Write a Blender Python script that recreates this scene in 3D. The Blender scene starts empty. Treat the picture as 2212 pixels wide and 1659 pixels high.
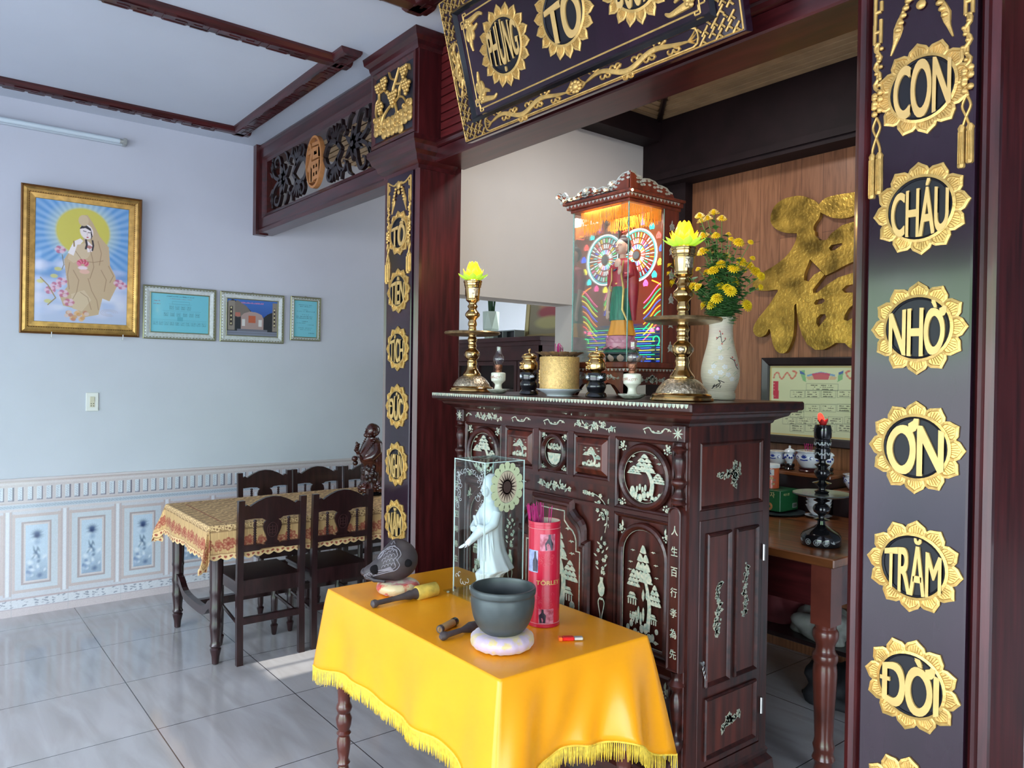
import bpy, bmesh, math, random
import numpy as np
from mathutils import Vector, Matrix
PI = math.pi; sin = math.sin; cos = math.cos
SC = bpy.context.scene; COL = SC.collection
# ---------------------------------------------------------------- camera
CYAW, CPIT, CROL, CF = -0.8997136, -0.01019841, 0.01405708, 1638.4
CAM = Vector((0, 0, 1.5))
_ca, _sa, _cb, _sb, _cc, _sc = cos(CYAW), sin(CYAW), cos(CPIT), sin(CPIT), cos(CROL), sin(CROL)
C_F = Vector((_sa*_cb, _ca*_cb, _sb)); _r = Vector((_ca, -_sa, 0)); _u = _r.cross(C_F)
C_R = _r*_cc + _u*_sc; C_U = _u*_cc - _r*_sc
def A(px, py, ax, v):
    """point of the room that the photograph's pixel shows, on the plane X/Y/Z = v"""
    d = C_F + C_R*((px-1106)/CF) - C_U*((py-829.5)/CF); i = 'XYZ'.index(ax)
    return CAM + d*((v-CAM[i])/d[i])
cam = bpy.data.cameras.new('camera'); camo = bpy.data.objects.new('camera', cam); COL.objects.link(camo)
camo.matrix_world = Matrix(((C_R.x, C_U.x, -C_F.x, 0), (C_R.y, C_U.y, -C_F.y, 0), (C_R.z, C_U.z, -C_F.z, 1.5), (0, 0, 0, 1)))
cam.sensor_fit = 'HORIZONTAL'; cam.sensor_width = 36; cam.lens = 36*CF/2212; cam.clip_start = .02
SC.camera = camo
# ---------------------------------------------------------------- colour management, world, sun, big lights
SC.view_settings.view_transform = 'Standard'; SC.view_settings.look = 'None'; SC.view_settings.gamma = 1
SC.view_settings.use_curve_mapping = False; SC.view_settings.exposure = EXPOSURE = 0.14
SC.cycles.use_denoising = True
SC.cycles.max_bounces = 8; SC.cycles.diffuse_bounces = 4; SC.cycles.glossy_bounces = 4; SC.cycles.transparent_max_bounces = 12; SC.cycles.transmission_bounces = 6
SC.cycles.caustics_reflective = False; SC.cycles.caustics_refractive = False; SC.cycles.sample_clamp_indirect = 6
def L(r, g, b):
    f = lambda c: (c/255/12.92 if c/255 <= .04045 else ((c/255+.055)/1.055)**2.4)
    return (f(r), f(g), f(b))
W = bpy.data.worlds.new('world'); SC.world = W; W.use_nodes = True; wt = W.node_tree; wn = wt.nodes; wl = wt.links
wn.clear(); wo = wn.new('ShaderNodeOutputWorld'); wb = wn.new('ShaderNodeBackground'); wl.new(wb.outputs[0], wo.inputs[0])
wc = wn.new('ShaderNodeTexCoord'); ws = wn.new('ShaderNodeSeparateXYZ'); wl.new(wc.outputs['Generated'], ws.inputs[0])
wr = wn.new('ShaderNodeValToRGB'); wl.new(ws.outputs['Z'], wr.inputs[0])
el = wr.color_ramp.elements; el[0].position = 0; el[0].color = (.44, .47, .52, 1); el[1].position = 1; el[1].color = (.64, .78, 1.0, 1)
for p_, c_ in ((.03, (.68, .76, .86, 1)), (.05, (.18, .42, .18, 1)), (.11, (.26, .55, .22, 1)), (.14, (.84, .92, 1.03, 1))):
    e_ = el.new(p_); e_.color = c_
wz = wn.new('ShaderNodeTexNoise'); wz.inputs['Scale'].default_value = 9; wl.new(wc.outputs['Generated'], wz.inputs[0])
wm = wn.new('ShaderNodeMath'); wm.operation = 'MULTIPLY_ADD'; wl.new(wz.outputs[0], wm.inputs[0]); wm.inputs[1].default_value = .12; 
wa = wn.new('ShaderNodeMath'); wa.operation = 'SUBTRACT'; wl.new(ws.outputs['Z'], wa.inputs[0]); wa.inputs[1].default_value = .06
wl.new(wa.outputs[0], wm.inputs[2]); wl.new(wm.outputs[0], wr.inputs[0]); wl.new(wr.outputs[0], wb.inputs[0]); wb.inputs[1].default_value = 9.4
def light(name, kind, loc, rot, energy, color=(1, 1, 1), **k):
    l = bpy.data.lights.new(name, kind); l.energy = energy; l.color = color
    for a, v in k.items(): setattr(l, a, v)
    o = bpy.data.objects.new(name, l); o.location = loc; o.rotation_euler = rot; COL.objects.link(o); return l
# low sun that enters through the grille of the rear garden window and falls between the chairs
sd = Vector((.0, -.80, -.525)).normalized()
light('sun', 'SUN', (0, 8, 8), sd.to_track_quat('-Z', 'Y').to_euler(), 6.0, (1.0, .96, .86), angle=.01)
# daylight coming in through the wide front doorway
light('daylight_front', 'AREA', (-1.2, -2.55, 2.05), (PI/2-.5, 0, 0), 28, (.88, .93, 1.0), shape='RECTANGLE', size=6.2, size_y=.6)
pl_ = light('doorway_portal', 'AREA', (-1.2, -2.57, 1.2), (PI/2, 0, 0), 1, shape='RECTANGLE', size=6.2, size_y=2.4); pl_.cycles.is_portal = True
light('alcove_fill', 'AREA', (-2.35, 2.75, 3.11), (0, 0, 0), 15, (1, .97, .94), shape='DISK', size=.45)  # added unseen fill that brightens the alcove, no fixture there
light('daylight_garden', 'AREA', (-4.5, 4.95, 1.5), (-PI/2, 0, 0), 9, (.92, 1.0, .86), shape='RECTANGLE', size=1.5, size_y=1.8)
# ---------------------------------------------------------------- materials
MATS = {}
def mat(name, col, rough=.5, metal=0, var=.0, scale=20, stretch=(1, 1, 1), bump=0, emit=None, es=0, coat=0, col2=None, bscale=None, trans=0, alpha=1, sheen=0, detail=4, ior=1.5, spec=.5):
    if name in MATS: return MATS[name]
    m = bpy.data.materials.new(name); m.use_nodes = True; n = m.node_tree.nodes; l = m.node_tree.links; b = n['Principled BSDF']
    b.inputs['Base Color'].default_value = (*col, 1); b.inputs['Roughness'].default_value = rough; b.inputs['Metallic'].default_value = metal
    b.inputs['Coat Weight'].default_value = coat; b.inputs['Coat Roughness'].default_value = .08
    b.inputs['Transmission Weight'].default_value = trans; b.inputs['Alpha'].default_value = alpha; b.inputs['IOR'].default_value = ior
    b.inputs['Sheen Weight'].default_value = sheen; b.inputs['Specular IOR Level'].default_value = spec
    tc = n.new('ShaderNodeTexCoord'); mp = n.new('ShaderNodeMapping'); mp.inputs['Scale'].default_value = stretch; l.new(tc.outputs['Object'], mp.inputs[0])
    if var or col2:
        t = n.new('ShaderNodeTexNoise'); t.inputs['Scale'].default_value = scale; t.inputs['Detail'].default_value = detail; l.new(mp.outputs[0], t.inputs[0])
        r = n.new('ShaderNodeValToRGB'); l.new(t.outputs[0], r.inputs[0]); e = r.color_ramp.elements; e[0].position = .32; e[1].position = .68
        if col2: e[0].color = (*col, 1); e[1].color = (*col2, 1)
        else:
            e[0].color = (*[c*(1-var) for c in col], 1); e[1].color = (*[min(1, c*(1+var)) for c in col], 1)
        l.new(r.outputs[0], b.inputs['Base Color'])
    if bump:
        t2 = n.new('ShaderNodeTexNoise'); t2.inputs['Scale'].default_value = bscale or scale; l.new(mp.outputs[0], t2.inputs[0])
        bp = n.new('ShaderNodeBump'); bp.inputs['Strength'].default_value = bump; bp.inputs['Distance'].default_value = .004
        l.new(t2.outputs[0], bp.inputs['Height']); l.new(bp.outputs[0], b.inputs['Normal'])
    if emit: b.inputs['Emission Color'].default_value = (*emit, 1); b.inputs['Emission Strength'].default_value = es
    MATS[name] = m; return m
lacquer = mat('lacquered_board', (.018, .006, .014), .16, var=.35, scale=5, stretch=(1, 1, .25), bump=.05, bscale=30, coat=.25, spec=.32)
redwood = mat('mahogany', (.050, .006, .007), .3, var=.5, scale=6, stretch=(6, 6, .6), coat=.25)
pillarw = mat('pillar_side_wood', (.052, .006, .007), .5, var=.5, scale=6, stretch=(6, 6, .6), spec=.3)
trimw = mat('matt_dark_trim', (.012, .005, .006), .65, var=.3, scale=8, spec=.25)
redwoodh = mat('mahogany_long', (.046, .006, .007), .3, var=.5, scale=6, stretch=(.6, 6, 6), coat=.25)
cabw = mat('rosewood', (.048, .009, .006), .34, var=.75, scale=5, stretch=(7, 7, .7), coat=.12)
cabh = mat('rosewood_long', (.038, .0075, .0055), .34, var=.7, scale=5, stretch=(.7, 7, 7), coat=.12)
cabp = mat('rosewood_panel', (.078, .013, .0065), .36, var=.7, scale=4, stretch=(8, 8, .5), coat=.1)
darkw = mat('dark_wood', (.012, .005, .006), .35, var=.4, scale=8, stretch=(4, 4, .6), coat=.2)
chairw = mat('ebony_wood', (.020, .006, .007), .32, var=.5, scale=8, stretch=(5, 5, .8), coat=.3)
deskw = mat('varnished_table_wood', (.16, .05, .015), .3, var=.5, scale=4, stretch=(.6, 7, 5), coat=.4)
gold = mat('gold_paint', (.64, .40, .12), .36, metal=.55, var=.18, scale=40, bump=.25, bscale=160)
goldleaf = mat('gold_leaf', (.44, .28, .05), .36, metal=.8, var=.65, scale=9, bump=.8, bscale=60)
goldf = mat('flat_gold_paint', (.66, .43, .15), .45, metal=.3, var=.08, scale=30)
brass = mat('polished_brass', (.62, .41, .17), .17, metal=1, var=.12, scale=30)
brassd = mat('engraved_brass', (.55, .45, .32), .32, metal=.9, var=.5, scale=120, bump=.9, bscale=110)
black = mat('black_lacquer', (.006, .006, .008), .12, coat=.5, var=.2)
pearl = mat('mother_of_pearl', (.26, .36, .29), .28, col2=(.64, .58, .43), scale=85, coat=.5, bump=.3, bscale=200)
white_wall = mat('white_plaster', L(198, 202, 212), .75, var=.02, scale=3, bump=.04, bscale=60)
warm_wall = mat('warm_plaster', L(212, 206, 198), .75, var=.02, scale=3, bump=.04, bscale=60)
ceilm = mat('ceiling_paint', L(200, 206, 216), .8, var=.02, scale=2)
slatm = mat('ceiling_slats', (.42, .28, .15), .5, var=.15, scale=8)
def glassy(name, tint, k=.12):
    m = bpy.data.materials.new(name); m.use_nodes = True; n = m.node_tree.nodes; l = m.node_tree.links; n.clear()
    o = n.new('ShaderNodeOutputMaterial'); t = n.new('ShaderNodeBsdfTransparent'); g = n.new('ShaderNodeBsdfGlossy'); x = n.new('ShaderNodeMixShader'); f = n.new('ShaderNodeLayerWeight')
    t.inputs[0].default_value = (*tint, 1); g.inputs['Roughness'].default_value = .02; f.inputs[0].default_value = .5; pw = n.new('ShaderNodeMath'); pw.operation = 'POWER'; pw.inputs[1].default_value = 5; l.new(f.outputs['Facing'], pw.inputs[0])
    a = n.new('ShaderNodeMath'); a.operation = 'ADD'; a.inputs[1].default_value = k; l.new(pw.outputs[0], a.inputs[0])
    l.new(a.outputs[0], x.inputs[0]); l.new(t.outputs[0], x.inputs[1]); l.new(g.outputs[0], x.inputs[2]); l.new(x.outputs[0], o.inputs[0]); MATS[name] = m; return m
pane = glassy('glass_pane', (.93, .97, .96), .02)
chimney = glassy('lamp_glass', (.985, .985, .99), .10)
def painted(name, rough=.5, coat=0, bump=0, emit=0):
    m = bpy.data.materials.new(name); m.use_nodes = True; n = m.node_tree.nodes; l = m.node_tree.links; b = n['Principled BSDF']
    a = n.new('ShaderNodeAttribute'); a.attribute_name = 'Col'; l.new(a.outputs['Color'], b.inputs['Base Color'])
    b.inputs['Roughness'].default_value = rough; b.inputs['Coat Weight'].default_value = coat
    z = n.new('ShaderNodeTexNoise'); z.inputs['Scale'].default_value = 300; bp = n.new('ShaderNodeBump'); bp.inputs['Strength'].default_value = bump or .02; bp.inputs['Distance'].default_value = .001
    l.new(z.outputs[0], bp.inputs['Height']); l.new(bp.outputs[0], b.inputs['Normal']); return m
paint_print = painted('printed_paper', .35, .5); paint_tile = painted('glazed_tile', .22, .3); paint_lace = painted('lace_fabric', .8, 0, .2)
# ---------------------------------------------------------------- mesh helpers
FR = lambda u, v, d: (u, -d, v)            # a face looking towards -Y, u to the right, v up, d proud of it
def SD(x0): return lambda u, v, d: (x0+d, u, v)   # a face looking towards +X
def nb(): return bmesh.new()
def obj(name, bm, m, parent=None, smooth=False, loc=None, recalc=True, rot=None):
    if recalc: bmesh.ops.recalc_face_normals(bm, faces=bm.faces)
    me = bpy.data.meshes.new(name); bm.to_mesh(me); bm.free(); me.materials.append(m)
    if smooth:
        me.shade_smooth()
        if smooth != 2:
            at = me.attributes.new('sharp_edge', 'BOOLEAN', 'EDGE') if 'sharp_edge' not in me.attributes else me.attributes['sharp_edge']
            b2 = bmesh.new(); b2.from_mesh(me); b2.edges.ensure_lookup_table()
            v = [(len(e.link_faces) == 2 and e.calc_face_angle(0) > .75) for e in b2.edges]; b2.free(); at.data.foreach_set('value', v)
    o = bpy.data.objects.new(name, me); COL.objects.link(o)
    if parent: o.parent = parent
    if loc: o.location = loc
    if rot: o.rotation_euler = rot
    return o
def tag(o, label, cat, group=None, kind=None):
    if label: o['label'] = label
    if cat: o['category'] = cat
    if group: o['group'] = group
    if kind: o['kind'] = kind
    return o
def thing(name, label, cat, loc=(0, 0, 0), rz=0, group=None):
    o = bpy.data.objects.new(name, None); COL.objects.link(o); o.location = loc; o.rotation_euler = (0, 0, rz); o.empty_display_size = .05
    return tag(o, label, cat, group)
def struct(name, bm, m, **k):
    o = obj(name, bm, m, **k); o['kind'] = 'structure'; return o
def copy_tree(o, parent=None):
    c = o.copy(); COL.objects.link(c); c.parent = parent
    for ch in list(o.children): copy_tree(ch, c)
    return c
def box(bm, x0, x1, y0, y1, z0, z1, F=None):
    v = [bm.verts.new((x, y, z)) for x in (x0, x1) for y in (y0, y1) for z in (z0, z1)]
    for f in ((0, 1, 3, 2), (4, 6, 7, 5), (0, 4, 5, 1), (2, 3, 7, 6), (0, 2, 6, 4), (1, 5, 7, 3)): bm.faces.new([v[i] for i in f])
def bbox(bm, x0, x1, y0, y1, z0, z1, b=.004):
    """box with bevelled edges"""
    t = bmesh.new(); box(t, x0, x1, y0, y1, z0, z1)
    bmesh.ops.bevel(t, geom=list(t.edges), offset=b, segments=1, affect='EDGES'); merge(bm, t)
def merge(bm, t, M=None):
    if M is not None: bmesh.ops.transform(t, matrix=M, verts=t.verts)
    vm = {v: bm.verts.new(v.co) for v in t.verts}
    for f in t.faces:
        try: bm.faces.new([vm[v] for v in f.verts])
        except ValueError: pass
    t.free()
def loft(bm, loops, cap=(True, True), closed=True, ring=False):
    V = [[bm.verts.new(p) for p in lp] for lp in loops]; n = len(V[0]); R = list(range(len(V)-1))
    pairs = [(V[i], V[i+1]) for i in R]+([(V[-1], V[0])] if ring else [])
    for a, b in pairs:
        for j in range(n if closed else n-1):
            k = (j+1) % n
            try: bm.faces.new((a[j], a[k], b[k], b[j]))
            except ValueError: pass
    if not ring:
        if cap[0]: bm.faces.new(V[0])
        if cap[1]: bm.faces.new(V[-1])
    return V
def P(bm, F, pts, d0, d1):
    loft(bm, [[F(u, v, d0) for u, v in pts], [F(u, v, d1) for u, v in pts]])
def lathe(bm, prof, c=(0, 0, 0), n=28, cap=(True, True), sq=1):
    loft(bm, [[(c[0]+r*cos(2*PI*k/n), c[1]+r*sin(2*PI*k/n)*sq, c[2]+z) for k in range(n)] for r, z in prof], cap)
def smoothprof(pts, k=4):
    """rounds off a lathe profile with a spline"""
    o = []; n = len(pts)
    for i in range(n-1):
        p0, p1, p2, p3 = pts[max(i-1, 0)], pts[i], pts[i+1], pts[min(i+2, n-1)]
        for j in range(k):
            t = j/k; o.append(tuple(.5*((2*b)+(-a+c)*t+(2*a-5*b+4*c-d)*t*t+(-a+3*b-3*c+d)*t**3) for a, b, c, d in zip(p0, p1, p2, p3)))
    o.append(pts[-1]); return o
spl = smoothprof
def tube(bm, pts, r, n=8, cap=True):
    pts = [Vector(p) for p in pts]; N = len(pts); rr = r if isinstance(r, (list, tuple)) else [r]*N; loops = []; up = None
    for i, p in enumerate(pts):
        t = (pts[min(i+1, N-1)]-pts[max(i-1, 0)])
        t = t.normalized() if t.length > 1e-9 else Vector((0, 0, 1))
        if up is None: up = t.cross(Vector((0, 0, 1)) if abs(t.z) < .9 else Vector((1, 0, 0))).normalized()
        else: up = (up-t*up.dot(t)).normalized()
        b = t.cross(up); loops.append([tuple(p+(up*cos(2*PI*k/n)+b*sin(2*PI*k/n))*rr[i]) for k in range(n)])
    loft(bm, loops, (cap, cap))
def ell(bm, c, r, n=16, m=10, M=None):
    t = bmesh.new(); bmesh.ops.create_uvsphere(t, u_segments=n, v_segments=m, radius=1)
    X = Matrix.Translation(c) @ (M or Matrix.Identity(4)) @ Matrix.Diagonal((r[0], r[1], r[2], 1)); merge(bm, t, X)
CR = ((-1, 0), (-.8, .7), (0, 1), (.8, .7), (1, 0)); CFL = ((-1, 0), (-1, 1), (1, 1), (1, 0))
def stroke(bm, F, pts, w, h, d=0, cs=CR):
    """raised ribbon along a 2-D path on face F; w and h may be lists"""
    N = len(pts); ww = w if isinstance(w, (list, tuple)) else [w]*N; loops = []
    for i, (x, y) in enumerate(pts):
        a, b = pts[max(i-1, 0)], pts[min(i+1, N-1)]; tx, ty = b[0]-a[0], b[1]-a[1]; q = math.hypot(tx, ty) or 1; nx, ny = -ty/q, tx/q
        hh = h*min(1, .35+ww[i]/max(ww)) if cs is CR else h
        loops.append([F(x+nx*ww[i]*s, y+ny*ww[i]*s, d+hh*k) for s, k in cs])
    loft(bm, loops)
def ellp(cx, cy, rx, ry, n=36, a0=0, a1=2*PI): 
    return [(cx+rx*cos(a0+(a1-a0)*k/n), cy+ry*sin(a0+(a1-a0)*k/n)) for k in range(n + (0 if abs(a1-a0-2*PI) < 1e-6 else 1))]
def spiral(cx, cy, r0, r1, a0, a1, n=16):
    return [(cx+(r0+(r1-r0)*t/n)*cos(a0+(a1-a0)*t/n), cy+(r0+(r1-r0)*t/n)*sin(a0+(a1-a0)*t/n)) for t in range(n+1)]
def frame(bm, F, shape, prof):
    """moulding that follows shape(inset) with profile [(inset, d)...], closed section"""
    loft(bm, [[F(u, v, d) for u, v in shape(i)] for i, d in prof], ring=True)
def rect(x0, x1, z0, z1): return lambda i: [(x0+i, z0+i), (x1-i, z0+i), (x1-i, z1-i), (x0+i, z1-i)]
def oval(cx, cz, rx, rz, n=40): return lambda i: ellp(cx, cz, rx-i, rz-i, n)
def arch(x0, x1, z0, z1, n=16):
    r = (x1-x0)/2
    return lambda i: [(x0+i, z0+i), (x1-i, z0+i)]+[((x0+x1)/2+(r-i)*cos(PI*k/n), z1-r+(r-i)*sin(PI*k/n)) for k in range(n+1)]
def glyphs(s, space=1.0, res=6):
    c = bpy.data.curves.new('t', 'FONT'); c.body = s; c.extrude = .5; c.space_character = space; c.resolution_u = res
    o = bpy.data.objects.new('t', c); COL.objects.link(o); bpy.context.view_layer.update()
    me = bpy.data.meshes.new_from_object(o.evaluated_get(bpy.context.evaluated_depsgraph_get())); t = bmesh.new(); t.from_mesh(me)
    bpy.data.objects.remove(o); bpy.data.curves.remove(c); bpy.data.meshes.remove(me); return t
def text(bm, F, s, cx, cz, w, h, d0, d1, warp=0, bold=0.0, space=1.0, sub=0):
    dbar = s.startswith('Đ'); nlet = max(1, len(s)); s = s.replace('Đ', 'D'); horns = [i for i, ch in enumerate(s) if ch in 'ƠỜ']
    s = s.replace('Ơ', 'O').replace('Ờ', 'Ò'); t = glyphs(s, space, 6 if warp else 3)
    for i in horns:                                                # the little horn on the letter
        q = glyphs(s[:i+1], space, 2); xr = max(v.co.x for v in q.verts); q.free()
        loft(t, [[(xr+a_, b_, z) for a_, b_ in ((-.13, .60), (-.02, .63), (.05, .70), (.06, .80), (-.01, .80), (-.03, .745), (-.16, .70))] for z in (-.5, .5)])
    if warp:                                                      # accents are squeezed so that the capitals fill the disc
        for v in t.verts: y = v.co.y; v.co.y = .75+(y-.75)*.5 if y > .75 else (-.03+(y+.03)*.6 if y < -.03 else y)
    xs = [v.co.x for v in t.verts]; ys = [v.co.y for v in t.verts]; x0, x1, y0, y1 = min(xs), max(xs), min(ys), max(ys)
    B_ = bold*(y1-y0) if bold else 0; x0 -= B_; x1 += B_; y0 -= B_*.5; y1 += B_*.5
    for k, (sx, sy) in enumerate(((0, 0), (1, .5), (-1, .5), (1, -.5), (-1, -.5)) if bold else ((0, 0),)):
        q = t.copy()
        for v in q.verts:
            x = 2*(v.co.x+sx*B_-x0)/(x1-x0)-1; y = 2*(v.co.y+sy*B_-y0)/(y1-y0)-1
            if warp: y *= math.sqrt(max(0, 1-(warp*x)**2))
            v.co = F(cx+x*w/2, cz+y*h/2, d0 if v.co.z < 0 else d1-.00004*k)
        merge(bm, q)
    t.free()
    if dbar: a, b = cx-w*.54, cx-w*.5+w*.42/nlet; P(bm, F, [(a, cz-h*.035), (b, cz-h*.035), (b, cz+h*.035), (a, cz+h*.035)], d0, d1+.0004)
# ---------------------------------------------------------------- tiny painter for printed, glazed or woven patterns
class Cv:
    def __init__(s, w, h, nx, ny, bg=(1, 1, 1)):
        s.w, s.h, s.nx, s.ny = w, h, nx, ny; s.X, s.Z = np.meshgrid(np.linspace(0, w, nx), np.linspace(0, h, ny)); s.a = np.zeros((ny, nx, 3)); s.a[:] = L(*bg)
    def put(s, m, c, al=1.0):
        m = np.clip(m, 0, 1)[..., None]*al; s.a = s.a*(1-m)+np.array(L(*c))*m
    def ell(s, cx, cz, rx, rz, c, al=1, soft=.05, rot=0):
        dx, dz = s.X-cx, s.Z-cz; u = (dx*cos(rot)+dz*sin(rot))/rx; v = (-dx*sin(rot)+dz*cos(rot))/rz
        s.put((1-np.sqrt(u*u+v*v))/max(soft, 1e-3)+.5, c, al)
    def rect(s, x0, x1, z0, z1, c, al=1): s.put(((s.X >= x0) & (s.X <= x1) & (s.Z >= z0) & (s.Z <= z1)).astype(float), c, al)
    def poly(s, pts, c, al=1):
        m = np.zeros(s.X.shape, bool); n = len(pts)
        for i in range(n):
            (xa, za), (xb, zb) = pts[i], pts[(i+1) % n]
            if za == zb: continue
            m ^= ((za > s.Z) != (zb > s.Z)) & (s.X < (xb-xa)*(s.Z-za)/(zb-za)+xa)
        s.put(m.astype(float), c, al)
    def line(s, pts, wd, c, al=1):
        D = np.full(s.X.shape, 1e9)
        for (xa, za), (xb, zb) in zip(pts[:-1], pts[1:]):
            q = (xb-xa)**2+(zb-za)**2 or 1e-12; t = np.clip(((s.X-xa)*(xb-xa)+(s.Z-za)*(zb-za))/q, 0, 1)
            D = np.minimum(D, np.hypot(s.X-xa-t*(xb-xa), s.Z-za-t*(zb-za)))
        s.put((wd-D)/(s.w/s.nx)+.5, c, al)
    def box(s, x0, x1, z0, z1, wd, c, al=1): s.line([(x0, z0), (x1, z0), (x1, z1), (x0, z1), (x0, z0)], wd, c, al)
    def script(s, x0, x1, z, hh, c, rng, al=.8):
        """a line of tiny print"""
        x = x0
        while x < x1-hh*.3:
            w_ = rng.uniform(.25, .5)*hh; s.rect(x, x+w_, z, z+hh*rng.uniform(.5, 1), c, al); x += w_+hh*.22
    def mesh(s, name, m, parent, F, x0=0, z0=0, d=0, kind=None):
        ny, nx = s.ny, s.nx; co = np.array([F(0, 0, 0), F(1, 0, 0), F(0, 1, 0), F(0, 0, 1)]); o = co[0]; U, V, D = co[1]-o, co[2]-o, co[3]-o
        v = o+(s.X+x0).reshape(-1, 1)*U+(s.Z+z0).reshape(-1, 1)*V+d*D
        return gridmesh(name, v, nx, ny, s.a, m, parent)
def gridmesh(name, v, nx, ny, colr, m, parent=None, smooth=False):
    i = np.arange(nx*ny).reshape(ny, nx); q = np.stack([i[:-1, :-1], i[:-1, 1:], i[1:, 1:], i[1:, :-1]], -1).reshape(-1, 4)
    me = bpy.data.meshes.new(name); me.vertices.add(nx*ny); me.vertices.foreach_set('co', np.asarray(v, np.float32).reshape(-1))
    me.loops.add(q.size); me.loops.foreach_set('vertex_index', q.reshape(-1).astype(np.int32)); me.polygons.add(len(q)); me.polygons.foreach_set('loop_start', np.arange(0, q.size, 4, dtype=np.int32))
    me.update(calc_edges=True); a = me.color_attributes.new('Col', 'FLOAT_COLOR', 'POINT')
    c = np.ones((nx*ny, 4), np.float32); c[:, :3] = colr.reshape(-1, 3); a.data.foreach_set('color', c.reshape(-1)); me.materials.append(m); me.validate()
    if smooth: me.shade_smooth()
    o = bpy.data.objects.new(name, me); COL.objects.link(o)
    if parent: o.parent = parent
    return o
# ================================================================ the room
# floor: polished stone tiles, 60 cm
def floor_mat(name, base, vein, rough):
    m = mat(name, base, rough, coat=.3); n = m.node_tree.nodes; l = m.node_tree.links; b = n['Principled BSDF']
    tc = n.new('ShaderNodeTexCoord'); mp = n.new('ShaderNodeMapping'); mp.inputs['Location'].default_value = (4.59, -.82, 0); l.new(tc.outputs['Object'], mp.inputs[0])
    br = n.new('ShaderNodeTexBrick'); br.offset = 0; br.squash = 1; l.new(mp.outputs[0], br.inputs[0])
    br.inputs['Scale'].default_value = 1; br.inputs['Brick Width'].default_value = .6; br.inputs['Row Height'].default_value = .6; br.inputs['Mortar Size'].default_value = .0022; br.inputs['Mortar Smooth'].default_value = 0
    br.inputs['Color1'].default_value = (*base, 1); br.inputs['Color2'].default_value = (*[c*.94 for c in base], 1); br.inputs['Mortar'].default_value = (.05, .05, .06, 1)
    m2 = n.new('ShaderNodeMapping'); m2.inputs['Rotation'].default_value = (0, 0, -.62); m2.inputs['Scale'].default_value = (1.1, 6, 1); l.new(tc.outputs['Object'], m2.inputs[0])
    z = n.new('ShaderNodeTexNoise'); z.inputs['Scale'].default_value = 1.7; z.inputs['Detail'].default_value = 7; z.inputs['Distortion'].default_value = .6; l.new(m2.outputs[0], z.inputs[0])
    r = n.new('ShaderNodeValToRGB'); r.color_ramp.elements[0].position = .33; r.color_ramp.elements[0].color = (*vein, 1); r.color_ramp.elements[1].position = .62; r.color_ramp.elements[1].color = (1, 1, 1, 1); l.new(z.outputs[0], r.inputs[0])
    x = n.new('ShaderNodeMixRGB'); x.blend_type = 'MULTIPLY'; x.inputs[0].default_value = 1; l.new(br.outputs[0], x.inputs[1]); l.new(r.outputs[0], x.inputs[2]); l.new(x.outputs[0], b.inputs['Base Color']); return m
fm = floor_mat('polished_stone_tiles', L(178, 176, 178), (.80, .78, .76), .10)
bm = nb(); box(bm, -5.60, 3.2, -2.6, 5.3, -.05, 0); struct('floor', bm, fm)
bm = nb(); box(bm, -9, 8, -9, -2.6, -.09, -.03); struct('trim_patio', bm, mat('concrete', L(178, 180, 182), .8, var=.1, scale=2))
bm = nb(); box(bm, -5.60, -5.46, -2.6, 5.1, -.05, 3.2); struct('wall_left', bm, white_wall)
bm = nb(); box(bm, -5.6, 3.2, -2.6, 1.99, 3.13, 3.25); struct('ceiling', bm, ceilm)
# slatted ceiling behind the beam: concentric strips along the two walls
bm = nb(); box(bm, -5.6, 3.2, 1.99, 5.1, 3.142, 3.25); struct('ceiling_dark_backing', bm, trimw)  # dark solid sheet above the slats, colours their gaps as if shaded
bm = nb()
K = 26; st = .058
for k in range(K):
    y = 3.71-k*st; x = -3.21+k*st
    box(bm, x+.004, 2.9, y-st+.013, y, 3.13, 3.136)
    box(bm, x, x+st-.013, 2.02, y-.004, 3.13, 3.136)
for k in range(51): y = 2.03+k*st; box(bm, -5.46, -3.54, y, y+st-.013, 3.13, 3.136)
struct('ceiling_slats', bm, slatm)
bm = nb(); tube(bm, [(-3.2, 3.7, 3.128), (-1.72, 2.22, 3.128)], .017, 6); struct('trim_ceiling_mitre', bm, darkw)
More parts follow.
